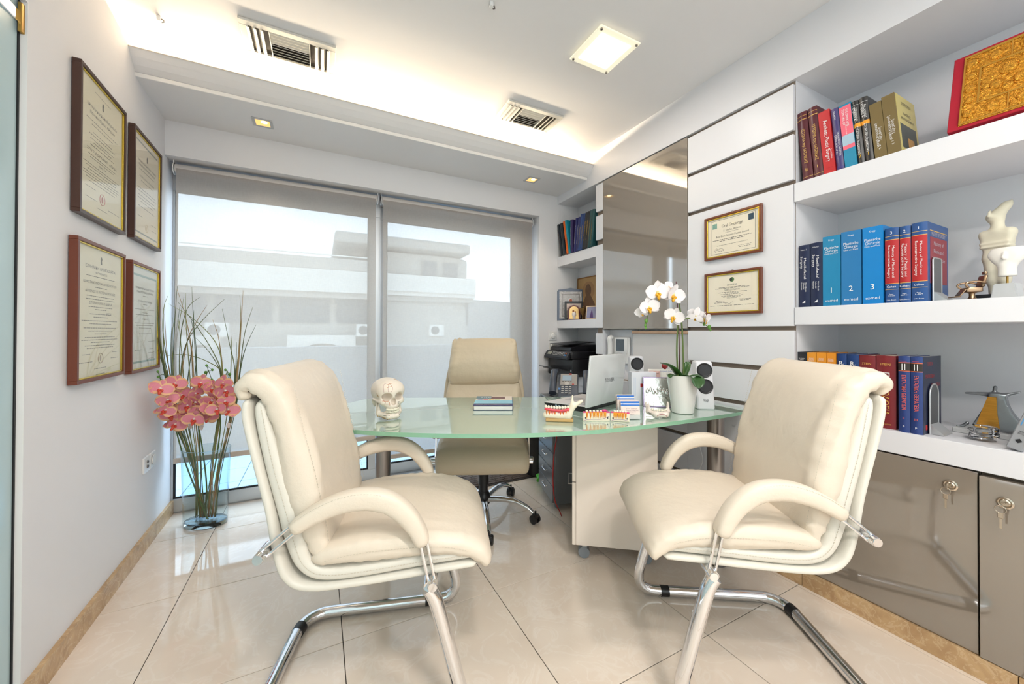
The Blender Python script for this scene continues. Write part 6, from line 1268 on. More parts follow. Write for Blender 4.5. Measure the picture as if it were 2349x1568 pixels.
def leaf_o(pts, wd, parent, mat=GREEN):
    P_ = spline(pts, 6); g = B(); rows = []; n = len(P_)
    for i, p in enumerate(P_):
        t = i / (n - 1); T_ = (P_[min(n - 1, i + 1)] - P_[max(0, i - 1)]).normalized(); sd = T_.cross(Vector((0, 0, 1)))
        if sd.length < 1e-3: sd = Vector((1, 0, 0))
        sd.normalize(); nn = sd.cross(T_); w_ = wd * math.sin(PI * min(1, 0.12 + 0.88 * t)) ** 0.55
        rows.append([g.verts.new(p + sd * w_ * s + nn * (abs(s) * w_ * 0.35)) for s in (-1, -0.5, 0, 0.5, 1)])
    for A, C in zip(rows, rows[1:]):
        for k in range(4): g.faces.new((A[k], A[k + 1], C[k + 1], C[k]))
    o = obj('leaf', g, mat, parent, True); md = o.modifiers.new('thick', 'SOLIDIFY'); md.thickness = 0.0016; return o
leaf_o([cp(1566, 868, 0.0), cp(1548, 850, 0.02), cp(1528, 838, 0.03), cp(1508, 832, 0.04)], 0.026, orc)
leaf_o([cp(1572, 868, 0.02), cp(1580, 862, 0.06), cp(1588, 868, 0.09), cp(1586, 884, 0.115)], 0.038, orc)
leaf_o([cp(1578, 868, 0.0), cp(1586, 852, -0.01), cp(1591, 838, -0.02), cp(1593, 832, -0.03)], 0.018, orc)
leaf_o([cp(1584, 866, 0.02), cp(1594, 862, 0.05), cp(1604, 866, 0.06), cp(1606, 876, 0.065)], 0.026, orc)
leaf_o([cp(1556, 868, 0.02), cp(1546, 862, 0.03), cp(1538, 860, 0.03), cp(1534, 866, 0.035)], 0.018, orc)
# ---- silver relief plaque, white carton, paper notes
pq = thing('relief_plaque', 'framed silver relief plaque propped before the white carton', 'plaque', (1.545, 1.478, ZD), math.atan2(-0.62, 0.78)); pq.rotation_euler.x = -0.16
w, hh = 0.175, 0.158; LIL = M('lilac_silver', (176, 160, 186), 0.25, metal=0.7, var=0.05)
for q in ((0, w, 0, 0.006), (0, w, hh - 0.006, hh), (0, 0.006, 0.006, hh - 0.006), (w - 0.006, w, 0.006, hh - 0.006)): obj('frame_bar', bx(q[0], q[1], 0, 0.010, q[2], q[3], 0.001), LIL, pq)
rl = obj('relief_sheet', bx(0.006, w - 0.006, 0.003, 0.008, 0.006, hh - 0.006), M('bright_silver', (240, 238, 232), 0.16, metal=1.0, var=0.03, bump=0.5, bscale=60, bdist=0.003), pq)
for k in range(9):
    xx = 0.022 + 0.0165 * k; zz = 0.082 + 0.008 * math.sin(k * 1.9); g = B(); ball(g, (xx, 0.003, zz), 0.009, 10, 1, 0.35, 1.4); ball(g, (xx + 0.001, 0.002, zz + 0.016), 0.0042, 8, 1, 0.5, 1.2); obj('relief_shape', g, M('bright_silver', (240, 238, 232), 0.16), rl, True)
obj('relief_band', bx(0.016, w - 0.016, 0.0005, 0.003, 0.056, 0.066, 0.001), M('bright_silver', (240, 238, 232), 0.16), rl)
ct = thing('carton', 'white carton standing upright behind the card holders', 'carton', (1.517, 1.535, ZD), math.radians(-27))
obj('box_body', bx(0, 0.135, 0, 0.05, 0, 0.178, 0.001), M('white_carton', (232, 232, 238), 0.5, var=0.01), ct)
obj('red_emblem', box(B(), 0.048, 0.062, -0.0006, 0, 0.098, 0.116), ink((196, 50, 50)), ct); obj('blue_badge', bx(0.068, 0.086, -0.0006, 0, 0.016, 0.036), ink((20, 110, 180)), ct)
for k in range(3): obj('side_print', bx(0.012 + 0.005 * k, 0.0135 + 0.005 * k, -0.0006, 0, 0.05, 0.15), ink((206, 214, 232)), ct)
nt_ = thing('paper_notes', 'upright paper slips behind the silver plaque', 'papers', (1.655, 1.520, ZD), math.radians(-36))
obj('sheet', bx(-0.02, 0.145, 0.012, 0.0135, 0, 0.190), PAPER, nt_); obj('pink_slip', bx(-0.015, 0.045, 0.006, 0.008, 0, 0.180), ink((232, 190, 180)), nt_)
txt('handwriting', 'Ιατρική έκθεση', 0.012, ink((110, 130, 190)), nt_, (0.085, 0.0115, 0.178), (1, 0, 0), UP, width=0.075); txt('handwriting', 'Στοματική', 0.010, ink(BK), nt_, (0.015, 0.0055, 0.166), (1, 0, 0), UP, width=0.045)
# ---- business card holders
ACR = GLASS
def card_holder(label, loc, rz):
    t = thing('card_holder', label, 'card holder', loc, rz, 'business card holders'); w = 0.092
    obj('tray', bx(0, w, 0.0, 0.045, 0.0, 0.003), ACR, t); obj('lip', bx(0, w, 0.0, 0.003, 0.003, 0.024), ACR, t); obj('backplate', bx(0, w, 0.042, 0.045, 0.003, 0.060), ACR, t)
    rows = 6
    for k in range(rows):
        c = B(); box(c, 0.003, w - 0.003, 0, 0.0005, 0, 0.078); xform(c, Matrix.Translation((0, 0.006 + 0.005 * k, 0.0032)) @ Matrix.Rotation(-0.18, 4, 'X'))
        cd = obj('card', c, M('card_pink', (246, 226, 216), 0.5, var=0.01), t)
    m = Matrix.Translation((0, 0.0055, 0.0032)) @ Matrix.Rotation(-0.18, 4, 'X')
    for (xa, xb, za, zb, c, y) in ((0.003, w - 0.003, 0.058, 0.078, (40, 116, 206), -0.0004), (0.003, w - 0.003, 0.064, 0.069, (246, 246, 250), -0.0008)):
        g = box(B(), xa, xb, y, y + 0.0002, za, zb); xform(g, m); obj('card_band', g, ink(c), t)
    m3 = m.to_3x3()
    for s, z, wd in (('Σ. Π. ΔΕΡΚΑ', 0.045, 0.05), ('Στοματική και Γναθοπροσωπική', 0.037, 0.06), ('Χειρουργική', 0.031, 0.035), ('Αθήνα', 0.018, 0.02)): txt('card_print', s, 0.006, ink((170, 140, 150)), t, m @ Vector((0.052, -0.0008, z)), m3 @ Vector((1, 0, 0)), m3 @ Vector((0, 0, 1)), width=wd)
    g = B(); tube(g, [m @ Vector((0.014 + 0.004 * math.cos(i * PI / 8), -0.001, 0.0665 + 0.004 * math.sin(i * PI / 8))) for i in range(16)], 0.0007, 5, closed=True); obj('card_mark', g, ink((40, 116, 206)), t)
    return t
card_holder('acrylic card holder nearest the two tooth blocks', (1.222, 1.300, ZD), math.atan2(-0.038, 0.076))
card_holder('acrylic card holder nearest the laptop lid', (1.322, 1.432, ZD), math.atan2(-0.042, 0.086))
# ---- jaw model with gums and teeth on a wooden foot
GUM = M('gum_red', (222, 70, 84), 0.3, var=0.12, vscale=60, coat=0.4); GUMP = M('gum_pink', (226, 130, 150), 0.35, var=0.3, vscale=70); ROOT = M('root_orange', (232, 116, 34), 0.4, var=0.15, vscale=50); JBONE = M('jaw_cream', (242, 230, 206), 0.4, var=0.03)
jm = thing('jaw_model', 'half jaw model with red gums and teeth on an amber base', 'dental model', (0.902, 1.432, ZD), math.atan2(-0.069, 0.102))
obj('foot', bx(0.0, 0.122, -0.010, 0.022, 0.0, 0.014, 0.003, 2), M('amber_resin', (206, 164, 100), 0.1, var=0.15, vscale=20, coat=0.6), jm)
def hj(X, Y, Z):
    d = cap(X, Y, Z, (0.000, 0.006, 0.026), (0.100, 0.006, 0.024), 0.013, 0.015); d = smin(d, rbox(X, Y, Z, (0.052, 0.006, 0.034), (0.052, 0.008, 0.018), 0.007), 0.01)
    d = smin(d, cap(X, Y, Z, (0.100, 0.006, 0.030), (0.122, 0.006, 0.072), 0.016, 0.012), 0.012)
    d = smin(d, cap(X, Y, Z, (0.116, 0.006, 0.064), (0.118, 0.006, 0.116), 0.010, 0.003), 0.010)
    return smin(d, cap(X, Y, Z, (0.124, 0.006, 0.070), (0.158, 0.006, 0.092), 0.011, 0.007), 0.010)
obj('jaw_bone', sdf_mesh(hj, (-0.02, -0.016, 0.008), (0.172, 0.030, 0.125), 0.0035), JBONE, jm, True)
for xa, xb in ((0.010, 0.046), (0.052, 0.104)):
    cx = (xa + xb) / 2; g = B(); prism(g, [(cx + (xb - xa) / 2 * math.cos(2 * PI * i / 20), 0.036 + 0.017 * math.sin(2 * PI * i / 20) - 0.002) for i in range(20)], XZ, -0.0045, 0.0); obj('gum_window', g, GUMP, jm)
g = B(); tube(g, spline([(-0.004, -0.002, 0.056), (0.02, -0.005, 0.052), (0.05, -0.005, 0.049), (0.08, -0.005, 0.050), (0.104, -0.002, 0.056)], 6), 0.0058, 10); obj('gum_line', g, GUM, jm, True)
for k in range(9):
    x = 0.001 + 0.0122 * k; g = B(); ball(g, (x, 0.001, 0.064 - 0.003 * math.sin(PI * k / 8)), 0.0062, 10, 1, 1, 1.35); tt = obj('tooth', g, TOOTH, jm, True)
    if k not in (4,): g = B(); lathe(g, [(0.0, -0.026), (0.0018, -0.022), (0.0034, -0.004), (0.003, 0.0)], 10, (x + 0.004, -0.0052, 0.051)); obj('root', g, ROOT, tt, True)
# ---- two tooth blocks
def tooth_block(label, p0, p1, flip):
    L_ = math.hypot(p1[0] - p0[0], p1[1] - p0[1]); t = thing('tooth_block', label, 'dental model', (p0[0], p0[1], ZD), facing(p0, p1), 'cross-section tooth blocks')
    obj('block', bx(0, L_, 0, 0.016, 0.0, 0.040, 0.001), JBONE, t); obj('gum_edge', bx(0, L_, -0.0006, 0.0165, 0.036, 0.041, 0.001), M('magenta_gum', (220, 70, 130), 0.35), t)
    n = 6 if L_ > 0.1 else 5; sp = (L_ - 0.022) / n; YEL = M('cut_tooth', (236, 156, 30), 0.4, var=0.15, vscale=60); PULP = M('pulp_red', (190, 60, 40), 0.5)
    for k in range(n):
        x = (0.016 + sp * k) if not flip else (L_ - 0.016 - sp * k)
        g = B(); ball(g, (x, 0.006, 0.044), 0.0058, 10, 1, 1, 1.0); tt = obj('crown', g, TOOTH, t, True)
        two = k >= 2
        if two: ol = [(x - 0.006, 0.040), (x - 0.0058, 0.024), (x - 0.0040, 0.012), (x - 0.0018, 0.024), (x, 0.030), (x + 0.0018, 0.024), (x + 0.0040, 0.012), (x + 0.0058, 0.024), (x + 0.006, 0.040)]
        else: ol = [(x - 0.0045, 0.040), (x - 0.004, 0.024), (x, 0.010), (x + 0.004, 0.024), (x + 0.0045, 0.040)]
        g = B(); prism(g, ol, XZ, -0.0012, 0.0); cu = obj('cut_tooth', g, YEL, t)
        g = B(); prism(g, [(x - 0.001, 0.036), (x - 0.0006, 0.018), (x + 0.0006, 0.018), (x + 0.001, 0.036)], XZ, -0.0016, -0.0012); obj('pulp', g, PULP, cu)
    g = B(); tube(g, spline([(0.004, -0.0004, 0.004), (L_ * 0.3, -0.0004, 0.008), (L_ * 0.7, -0.0004, 0.009), (L_ - 0.004, -0.0004, 0.022 if not flip else 0.004)], 5), 0.0007, 5); obj('nerve_line', g, M('nerve_violet', (140, 90, 150), 0.6), t)
    for x in (0.010, L_ - 0.010): g = B(); lathe(g, [(0.0032, 0.0), (0.0032, 0.001), (0, 0.0012)], 12); xform(g, Matrix.Translation((x, 0, 0.014)) @ Matrix.Rotation(PI / 2, 4, 'X')); obj('pin', g, BPL, t)
    return t
tb1 = tooth_block('longer cream tooth section block next to the half jaw', (1.052, 1.356), (1.158, 1.303), False)
g = B(); ball(g, (0.096, 0.006, 0.046), 0.011, 12, 1.3, 0.9, 0.5); obj('gum_flap', g, M('magenta_gum', (220, 70, 130), 0.35), tb1, True)
tooth_block('shorter cream tooth section block next to the card holder', (1.161, 1.301), (1.222, 1.249), True)
# ---- small clear-based jaw with plates
sj = thing('jaw_model', 'small whole jaw model with screwed plates before the pot', 'dental model', (1.426, 1.272, ZD), math.radians(-27))
def wj(X, Y, Z):
    d = cap(X, Y, Z, (-0.022, -0.030, 0.016), (0.022, -0.030, 0.016), 0.014, 0.014); A = np.abs(X)
    d = smin(d, cap(A, Y, Z, (0.022, -0.030, 0.016), (0.046, 0.004, 0.022), 0.014, 0.011), 0.008); d = smin(d, cap(A, Y, Z, (0.046, 0.004, 0.022), (0.052, 0.018, 0.064), 0.010, 0.004), 0.008)
    return smin(d, cap(A, Y, Z, (0.044, -0.002, 0.03), (0.046, -0.002, 0.066), 0.007, 0.002), 0.008)
mw = sdf_mesh(wj, (-0.07, -0.055, -0.002), (0.07, 0.035, 0.075), 0.0036); wo = obj('jaw_bone', mw, M('pale_resin', (232, 218, 206), 0.25, var=0.05, vscale=40), sj, True)
for k in range(-6, 7):
    a = k * 0.22; g = B(); ball(g, (0.036 * math.sin(a), -0.004 - 0.028 * math.cos(a), 0.036), 0.0038, 8, 1, 1, 1.4); obj('tooth', g, TOOTH, wo, True)
for pts in ([(-0.024, -0.05, 0.010), (-0.006, -0.05, 0.020), (0.012, -0.05, 0.018), (0.026, -0.045, 0.006)], [(0.042, -0.02, 0.010), (0.046, -0.015, 0.028)]): surf_line(wo, mw, pts, 0.0012, M('blood_red', (150, 24, 34), 0.5), 'fracture_line')
for pts in ([(0.034, -0.035, 0.020), (0.054, -0.01, 0.020)], [(0.034, -0.035, 0.013), (0.054, -0.01, 0.013)], [(-0.054, -0.01, 0.020), (-0.040, -0.03, 0.018)], [(-0.012, -0.05, 0.026), (0.006, -0.05, 0.026)]): surf_line(wo, mw, pts, 0.0018, BPL, 'bone_plate')

# ================================================================ telephone, printer, intercom, whiteboard
PHB = M('phone_slate', (62, 70, 84), 0.35, var=0.04); PHD = M('phone_dark', (34, 36, 42), 0.4, var=0.04); PHG = M('phone_grey', (160, 156, 152), 0.35, var=0.03); PKEY = M('phone_key', (190, 188, 184), 0.4, var=0.0); LCDM = M('phone_lcd', (150, 176, 196), 0.15, var=0.05)
def phone(label, loc, rz):
    t = thing('telephone', label, 'telephone', loc, rz, 'slate desk telephones')
    g = B(); prism(g, [(-0.085, 0.0), (-0.08, 0.012), (0.075, 0.150), (0.085, 0.146), (0.092, 0.10), (0.05, 0.03), (0.06, 0.0)], YZ, -0.045, 0.095); bmesh.ops.bevel(g, geom=g.edges[:], offset=0.006, segments=2, affect='EDGES'); obj('body', g, PHB, t, True, 50)
    th = math.atan2(0.138, 0.155); m = Matrix.Translation((0, -0.08, 0.012)) @ Matrix.Rotation(th, 4, 'X')
    def onp(nm, x0, x1, s0, s1, h0, h1, mat, bev=0.001): g = box(B(), x0, x1, s0, s1, h0, h1, bev); xform(g, m); return obj(nm, g, mat, t)
    fc = onp('face_panel', -0.032, 0.088, 0.096, 0.202, 0.0, 0.004, PHG, 0.0015); onp('display', -0.018, 0.048, 0.136, 0.186, 0.004, 0.0055, LCDM)
    for r in range(4):
        for c in range(3): onp('key', -0.022 + c * 0.026, -0.005 + c * 0.026, 0.020 + r * 0.0185, 0.030 + r * 0.0185, 0.001, 0.005, PKEY)
    for c in range(4): onp('soft_key', -0.018 + c * 0.018, -0.006 + c * 0.018, 0.124, 0.130, 0.004, 0.006, PHD)
    g = B(); lathe(g, [(0.016, 0), (0.016, 0.004), (0.008, 0.005), (0, 0.005)], 18); xform(g, m @ Matrix.Translation((0.015, 0.108, 0.003))); obj('navigation_dial', g, PKEY, t, True, 40)
    onp('red_key', 0.052, 0.066, 0.100, 0.108, 0.003, 0.006, ink((200, 60, 50))); onp('message_lamp', 0.030, 0.048, 0.194, 0.202, 0.003, 0.009, ink((220, 60, 56))); onp('label_strip', -0.045, -0.028, 0.052, 0.070, 0.001, 0.003, ink((90, 140, 200)))
    g = B(); pth = spline([(-0.078, 0.006, 0.020), (-0.080, 0.030, 0.034), (-0.080, 0.075, 0.044), (-0.080, 0.130, 0.046), (-0.078, 0.185, 0.036), (-0.076, 0.212, 0.020)], 6); rings = []
    for i, p in enumerate(pth):
        q = i / (len(pth) - 1); ex = 0.006 * (abs(q - 0.5) * 2) ** 3; w_, h_ = 0.022 + ex, 0.013 + ex * 1.6
        rings.append([g.verts.new((p.x + w_ * abs(math.cos(a)) ** 0.7 * (1 if math.cos(a) >= 0 else -1), p.y, p.z + h_ * math.sin(a))) for a in [2 * PI * k / 16 for k in range(16)]])
    for A, C in zip(rings, rings[1:]):
        for k in range(16): g.faces.new((A[k], A[(k + 1) % 16], C[(k + 1) % 16], C[k]))
    g.faces.new(rings[0]); g.faces.new(rings[-1]); xform(g, m); hs = obj('handset', g, PHB, t, True, 60)
    g = box(B(), -0.100, -0.056, 0.02, 0.20, 0.0, 0.008, 0.004); xform(g, m); obj('cradle', g, PHD, t)
    g = B(); tube(g, [Vector((-0.078 - 0.02 * i / 30 + 0.006 * math.cos(i * 1.6), -0.085 + 0.0 * i + 0.006 * math.sin(i * 1.6), 0.008 + 0.0002 * i)) for i in range(30)], 0.0022, 6); obj('cord', g, PHD, t, True)
    return t
phone('slate telephone with lit display on the grey drawer cabinet', (1.568, 2.235, 0.7005), math.radians(-38))
phone('slate telephone half hidden behind the laptop lid', (1.735, 2.075, 0.7005), math.radians(-38))
# printer
pr = thing('printer', 'black multifunction printer on the corner shelf', 'printer', (1.872, 2.555, 0.7775))
PB = M('printer_black', (26, 26, 29), 0.3, var=0.05, vscale=30); PB2 = M('printer_satin', (40, 40, 44), 0.4, var=0.05)
obj('body', bx(0.0, 0.345, 0.0, 0.375, 0.0, 0.150, 0.008, 3), PB, pr, True, 40)
obj('scanner', bx(-0.012, 0.345, -0.004, 0.379, 0.152, 0.215, 0.010, 3), PB, pr, True, 40)
g = B(); prism(g, [(0.02, 0.215), (0.03, 0.245), (0.12, 0.262), (0.30, 0.268), (0.345, 0.25), (0.345, 0.215)], XZ, 0.06, 0.375); bmesh.ops.bevel(g, geom=g.edges[:], offset=0.004, segments=2, affect='EDGES'); obj('feeder', g, PB, pr, True, 40)
g = box(B(), 0.0, 0.30, 0.0, 0.27, 0, 0.006, 0.002); xform(g, Matrix.Translation((0.0, 0.08, 0.268)) @ Matrix.Rotation(-0.06, 4, 'Y')); obj('feeder_tray', g, PB2, pr)
g = B(); prism(g, [(-0.012, 0.215), (-0.045, 0.165), (-0.045, 0.145), (-0.012, 0.150)], XZ, 0.02, 0.375); bmesh.ops.bevel(g, geom=g.edges[:], offset=0.003, segments=1, affect='EDGES'); cpn = obj('control_panel', g, PB2, pr)
nrm = Matrix.Translation((-0.0285, 0, 0.19)) @ Matrix.Rotation(-math.atan2(0.05, 0.033) , 4, 'Y')
def pkey(nm, y0, y1, u0, u1, mat): g = box(B(), u0, u1, y0, y1, 0.0002, 0.0022); xform(g, nrm); obj(nm, g, mat, cpn)
pkey('display', 0.275, 0.335, -0.012, 0.016, M('printer_lcd', (160, 160, 146), 0.2))
for r in range(3):
    for c in range(9): pkey('key', 0.245 - c * 0.021, 0.255 - c * 0.021, -0.014 + r * 0.012, -0.008 + r * 0.012, PKEY)
pkey('orange_key', 0.052, 0.066, 0.004, 0.014, ink((230, 110, 40))); pkey('blue_key', 0.050, 0.070, -0.016, -0.004, ink((60, 130, 200)))
obj('output_slot', bx(-0.001, 0.01, 0.04, 0.335, 0.052, 0.085), RUBBER, pr)
g = box(B(), -0.085, 0.02, 0.05, 0.325, 0, 0.005, 0.001); xform(g, Matrix.Translation((0, 0, 0.050)) @ Matrix.Rotation(0.12, 4, 'Y')); obj('output_tray', g, PB2, pr)
g = box(B(), -0.075, 0.0, 0.09, 0.285, 0, 0.004, 0.001); xform(g, Matrix.Translation((-0.083, 0, 0.060)) @ Matrix.Rotation(0.32, 4, 'Y')); obj('tray_flap', g, PB2, pr)
obj('ink_window', bx(-0.0008, 0.0, 0.018, 0.030, 0.045, 0.062), PKEY, pr)
# intercom handset unit on the recess wall
ic = thing('intercom', 'white video intercom with handset on the recess wall', 'intercom', (2.0595, 2.295, 0.915), -PI / 2)
obj('base', bx(0, 0.205, -0.022, 0.0, 0.0, 0.205, 0.012, 3), WHITEP, ic, True, 40)
obj('screen_bezel', bx(0.062, 0.195, -0.030, -0.022, 0.08, 0.200, 0.004, 2), WHITEP, ic, True, 40); obj('screen', bx(0.082, 0.165, -0.0312, -0.030, 0.098, 0.188), M('intercom_screen', (86, 96, 104), 0.12, var=0.3, vscale=20), ic)
g = B(); pth = [(0.030, -0.028, 0.006), (0.030, -0.050, 0.02), (0.030, -0.046, 0.06), (0.030, -0.044, 0.11), (0.030, -0.046, 0.16), (0.030, -0.050, 0.190), (0.030, -0.028, 0.203)]
tube(g, spline(pth, 5), 0.019, 14); obj('handset', g, WHITEP, ic, True, 60)
g = B(); lathe(g, [(0.003, 0), (0.003, 0.002)], 10); xform(g, Matrix.Translation((0.075, -0.022, 0.055)) @ Matrix.Rotation(PI / 2, 4, 'X')); obj('microphone_hole', g, BLACK, ic)
# whiteboard
wb = thing('whiteboard', 'small white magnetic board with a bronze top rail in the recess', 'board', (2.0555, 2.062, 0.80), -PI / 2)
obj('panel', bx(0.006, 0.500, -0.012, 0, 0.003, 0.345), M('board_white', (226, 222, 220), 0.3, var=0.03, vscale=6), wb)
obj('top_rail', bx(0.0, 0.506, -0.018, 0.001, 0.345, 0.368, 0.003, 2), M('bronze_rail', (196, 158, 128), 0.25, metal=0.8, var=0.03), wb); obj('side_rail', bx(0.0, 0.006, -0.016, 0.001, 0.003, 0.345), ALU, wb); obj('side_rail', bx(0.500, 0.506, -0.016, 0.001, 0.003, 0.345), ALU, wb)
for x in (0.06, 0.44): g = B(); ball(g, (x, -0.012, 0.370), 0.004, 10); obj('rail_screw', g, STEEL, wb, True)
# red artificial flower behind the pot
rfl = thing('red_figurine', 'small red ornament peeping out behind the orchid leaves', 'ornament', (1.760, 1.523, ZD))
g = B(); lathe(g, [(0.016, 0), (0.016, 0.003), (0.003, 0.008), (0.003, 0.185)], 14); obj('stand', g, M('dark_red_wood', (96, 28, 28), 0.35), rfl, True, 40)
obj('heart', sdf_mesh(lambda X, Y, Z: smin(ell(X, Y, Z, (0.009, 0, 0.205), (0.013, 0.010, 0.016)), smin(ell(X, Y, Z, (-0.009, 0, 0.205), (0.013, 0.010, 0.016)), cap(X, Y, Z, (0, 0, 0.200), (0, 0, 0.180), 0.010, 0.004), 0.006), 0.004), (-0.03, -0.015, 0.17), (0.03, 0.015, 0.23), 0.003), M('red_gloss', (150, 36, 34), 0.3, var=0.1), rfl, True)
# ================================================================ floor vase with artificial flowers
VC = Vector((-0.600, 2.868, 0.0)); vdir = math.atan2(-0.4554, 0.8903)
vg = bpy.data.materials.new('vase_glass'); vg.use_nodes = True; _p = vg.node_tree.nodes['Principled BSDF']; _p.inputs['Transmission Weight'].default_value = 1.0; _p.inputs['Roughness'].default_value = 0.0; _p.inputs['IOR'].default_value = 1.45; _p.inputs['Base Color'].default_value = lin((226, 242, 248))
vs = thing('glass_vase', 'tall oval clear glass vase on the floor by the window', 'vase', VC, vdir)
g = B(); lathe(g, [(0.098, 0.0), (0.104, 0.004), (0.106, 0.03), (0.112, 0.25), (0.118, 0.452), (0.117, 0.455), (0.1155, 0.452), (0.1095, 0.25), (0.1035, 0.045), (0.095, 0.028), (0.0, 0.022)], 48, (0, 0, 0), 0, 1.13, 0.80); obj('body', g, GLASS, vs, True, 45)
g = B(); lathe(g, [(0.100, 0.001), (0.1025, 0.006), (0.1015, 0.024), (0.094, 0.027), (0.0, 0.021)], 48, (0, 0, 0), 0, 1.13, 0.80); obj('thick_base', g, vg, vs, True, 45)
g = B(); tube(g, [(0.117 * 1.13 * math.cos(2 * PI * i / 48), 0.117 * 0.80 * math.sin(2 * PI * i / 48), 0.454) for i in range(48)], 0.0018, 8, closed=True); obj('rim', g, vg, vs, True)
VD = 2.280
def vp(px, py, dpt=0.0, clear=0.012):
    """Point on the line of sight at the vase's distance, dpt nearer, kept clear of the left wall."""
    k = _f.x + _r2.x * ((px - 1174.5) / F_PX); dd = VD - dpt
    if k < 0: dd = min(dd, (-0.808 + clear) / k)
    return Vector((0, 0, 1.16)) + dd * (_f + _r2 * ((px - 1174.5) / F_PX) - _u2 * ((py - CY) / F_PX))
PPK = M('petal_pink', (236, 148, 166), 0.5, var=0.12, vscale=25); PPE = M('petal_peach_rim', (246, 196, 150), 0.5, var=0.06, vscale=40); LPR = M('orchid_lip_red', (226, 84, 66), 0.5, var=0.15, vscale=60); LPW = M('orchid_column', (248, 232, 220), 0.5, var=0.05)
PP = petal_mesh(0.52, 0.33, 0.12, [PPK, PPE]); PS = petal_mesh(0.50, 0.20, 0.08, [PPK, PPE])
VST = M('artificial_stem', (78, 104, 48), 0.5, var=0.2, vscale=20); BWN = M('dry_stem', (170, 124, 78), 0.6, var=0.2, vscale=30)
TAGM = M('price_tag', (226, 214, 208), 0.5)
SPRAYS = [
 ('pink artificial orchid spray nearest the left wall', [(478, 1196, .02), (452, 1130, .02), (425, 1060, .03), (405, 990, .05), (392, 930, .06), (398, 872, .06), (372, 858, .04)], [(366, 892, .08), (400, 880, .09), (383, 919, .11), (378, 937, .10), (395, 949, .09), (400, 971, .12), (405, 936, .06), (418, 907, .09), (414, 957, .06)], [(362, 852), (370, 872), (363, 864)], (437, 977)),
 ('pink artificial orchid spray in the middle of the vase', [(468, 1200, .0), (474, 1120, .0), (466, 1040, .02), (455, 970, .04), (450, 915, .05), (470, 868, .05), (478, 848, .04)], [(446, 901, .08), (461, 877, .09), (434, 930, .10), (451, 920, .08), (446, 959, .12), (461, 947, .09), (473, 954, .06), (485, 891, .06)], [(472, 854), (487, 848), (474, 838), (486, 871)], (462, 980)),
 ('pink artificial orchid spray nearest the visitor chair', [(456, 1196, -.02), (482, 1120, -.02), (498, 1040, .0), (506, 970, .03), (502, 920, .04), (515, 870, .04), (522, 850, .03)], [(509, 877, .07), (519, 894, .06), (490, 915, .09), (514, 920, .07), (480, 935, .10), (500, 937, .10), (504, 907, .05), (522, 940, .04)], [(517, 848), (527, 858), (524, 878)], (524, 975)),
]
for lab, path, fl, buds, tg in SPRAYS:
    t = thing('orchid_spray', lab, 'artificial flower', VC + Vector((0, 0, 0.0305)), 0, 'pink orchid sprays in the vase'); O_ = Vector(t.location)
    P_ = spline([vp(*p) - O_ for p in path], 6); n = len(P_)
    for p in P_: p.z = max(p.z, 0.004)
    g = B(); tube(g, P_, [0.0046 - 0.0028 * i / n for i in range(n)], 8); obj('stem', g, VST, t, True)
    for (px, py, dd) in fl:
        fc = (Vector((0, 0, 1.16)) - vp(px, py)).normalized() + Vector((random.uniform(-.8, .8), random.uniform(-.3, .3), random.uniform(-.75, .55)))
        flower(t, vp(px, py, dd, 0.075) - O_, fc, random.uniform(-0.6, 0.6), random.uniform(0.098, 0.124), PP, PS, LPW, LPR)
    for px, py in buds:
        g = B(); ball(g, vp(px, py, 0.03) - O_, random.uniform(0.006, 0.009), 10, 1, 1, 1.2); obj('bud', g, BUD, t, True)
    g = B(); tube(g, [vp(px, py, 0.03) - O_ for px, py in buds] + [P_[-1]], 0.0016, 6); obj('bud_stalk', g, VST, t, True)
    q = vp(tg[0], tg[1], 0.07) - O_; g = box(B(), -0.010, 0.010, -0.0006, 0.0006, -0.014, 0.014); xform(g, Matrix.Translation(q) @ Matrix.Rotation(vdir + random.uniform(-.3, .3), 4, 'Z') @ Matrix.Rotation(0.3, 4, 'Y')); obj('price_tag', g, TAGM, t)
GR = [M('grass_blade_%d' % k, c, 0.5, var=0.2, vscale=4, stretch=(1, 1, 1)) for k, c in enumerate(((104, 112, 66), (78, 96, 62), (132, 138, 74), (172, 142, 98)))]
def z4(x, y): return (330 + x / 5.2267, 620 + y / 5.2267)
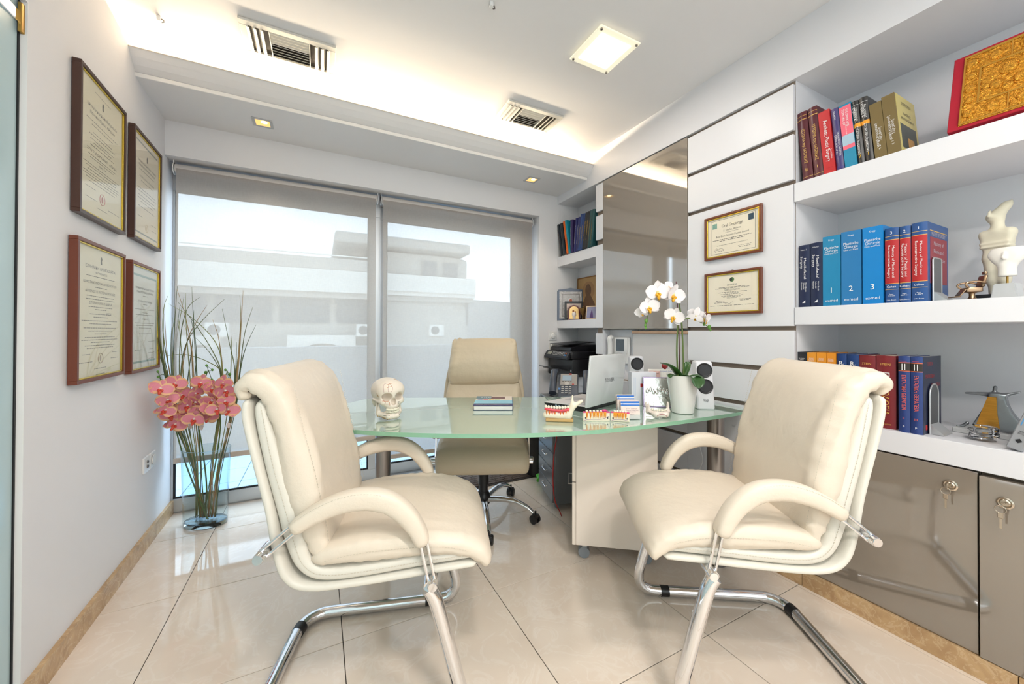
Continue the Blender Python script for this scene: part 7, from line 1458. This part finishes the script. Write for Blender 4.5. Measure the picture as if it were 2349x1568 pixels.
BLADES = [
 ('artificial grass tuft nearest the left wall', (468, 1192), [[(280, 1330), (200, 900), (180, 250)], [(260, 1300), (190, 900), (170, 560), (165, 350)], [(330, 1320), (235, 800), (240, 450), (290, 300)], [(300, 1300), (200, 1050), (160, 780)], [(320, 1320), (270, 900), (250, 520)], [(290, 1330), (215, 950), (205, 640)], [(310, 1330), (240, 1000), (235, 520)]]),
 ('dense upright artificial grass tuft behind the orchids', (462, 1196), [[(350, 1320), (370, 650), (400, 190)], [(370, 1310), (400, 800), (480, 315)], [(440, 1330), (500, 900), (700, 600), (965, 345)], [(450, 1330), (520, 850), (640, 600), (755, 420)], [(560, 1380), (510, 700), (500, 270)], [(640, 1300), (605, 800), (575, 200)], [(635, 1300), (600, 700), (600, 480)], [(480, 1340), (450, 950), (410, 550)], [(590, 1380), (560, 900), (470, 620)], [(520, 1400), (590, 800), (560, 560)], [(360, 1330), (340, 800), (370, 570)], [(430, 1330), (440, 800), (520, 460), (670, 320)], [(400, 1330), (380, 900), (430, 430)], [(600, 1340), (575, 950), (500, 560), (400, 230)], [(340, 1330), (325, 900), (345, 560)], [(610, 1330), (630, 1000), (590, 560)]]),
 ('arching artificial grass tuft over the orchids', (478, 1192), [[(940, 1260), (880, 900), (620, 600), (300, 400)], [(930, 1250), (820, 960), (620, 650), (410, 380)], [(950, 1280), (900, 830), (825, 590)], [(940, 1260), (780, 1100), (500, 1010), (265, 1025)], [(920, 1260), (800, 1000), (620, 805)], [(945, 1280), (920, 1000), (890, 760)]]),
 ('artificial grass tuft beside the visitor chair', (486, 1190), [[(1090, 1210), (1020, 850), (940, 460)], [(1130, 1200), (1165, 700), (1190, 240)], [(1110, 1220), (1160, 700), (1150, 300)], [(1150, 1200), (1210, 750), (1305, 440)], [(1160, 1180), (1230, 900), (1345, 650)], [(1040, 1240), (1050, 900), (1060, 760)], [(1120, 1210), (1140, 900), (1172, 420)], [(1100, 1210), (1108, 1000), (1112, 860)]]),
]
for ti, (lab, foot, bl_) in enumerate(BLADES):
    t = thing('grass_tuft', lab, 'artificial grass', VC + Vector((0, 0, 0.0305)), 0, 'artificial grass tufts in the vase'); O_ = Vector(t.location)
    for bi_, b_ in enumerate(bl_):
        dd = random.uniform(-0.05, 0.03); a = z4(*b_[0])
        kx = foot[0] + (a[0] - foot[0]) * 0.30 + random.uniform(-4, 4)
        pts = [vp(foot[0] + random.uniform(-14, 14), foot[1] - random.uniform(0, 6), -0.01 + random.uniform(-.02, .02)), vp(kx, 1075, 0.0), vp(a[0] + (kx - a[0]) * 0.25, a[1] + 90, dd * 0.5)] + [vp(*z4(*q), dd) for q in b_]
        P_ = spline([p - O_ for p in pts], 6); n = len(P_)
        for p in P_: p.z = max(p.z, 0.003)
        g = B(); tube(g, P_, [(0.0021 if i < n * 0.4 else 0.0026 * (1 - ((i / n - 0.4) / 0.62) ** 1.5) + 0.0004) for i in range(n)], 6)
        obj('blade', g, GR[3] if (ti + bi_) % 5 == 4 else GR[(ti + bi_) % 3], t, True)
    g = B(); foot_w = vp(foot[0], foot[1]) - O_; foot_w.z = 0.004; tube(g, [foot_w, vp(foot[0] + (z4(*bl_[0][0])[0] - foot[0]) * 0.25, 1080) - O_], 0.004, 8); obj('stem', g, BWN, t, True)
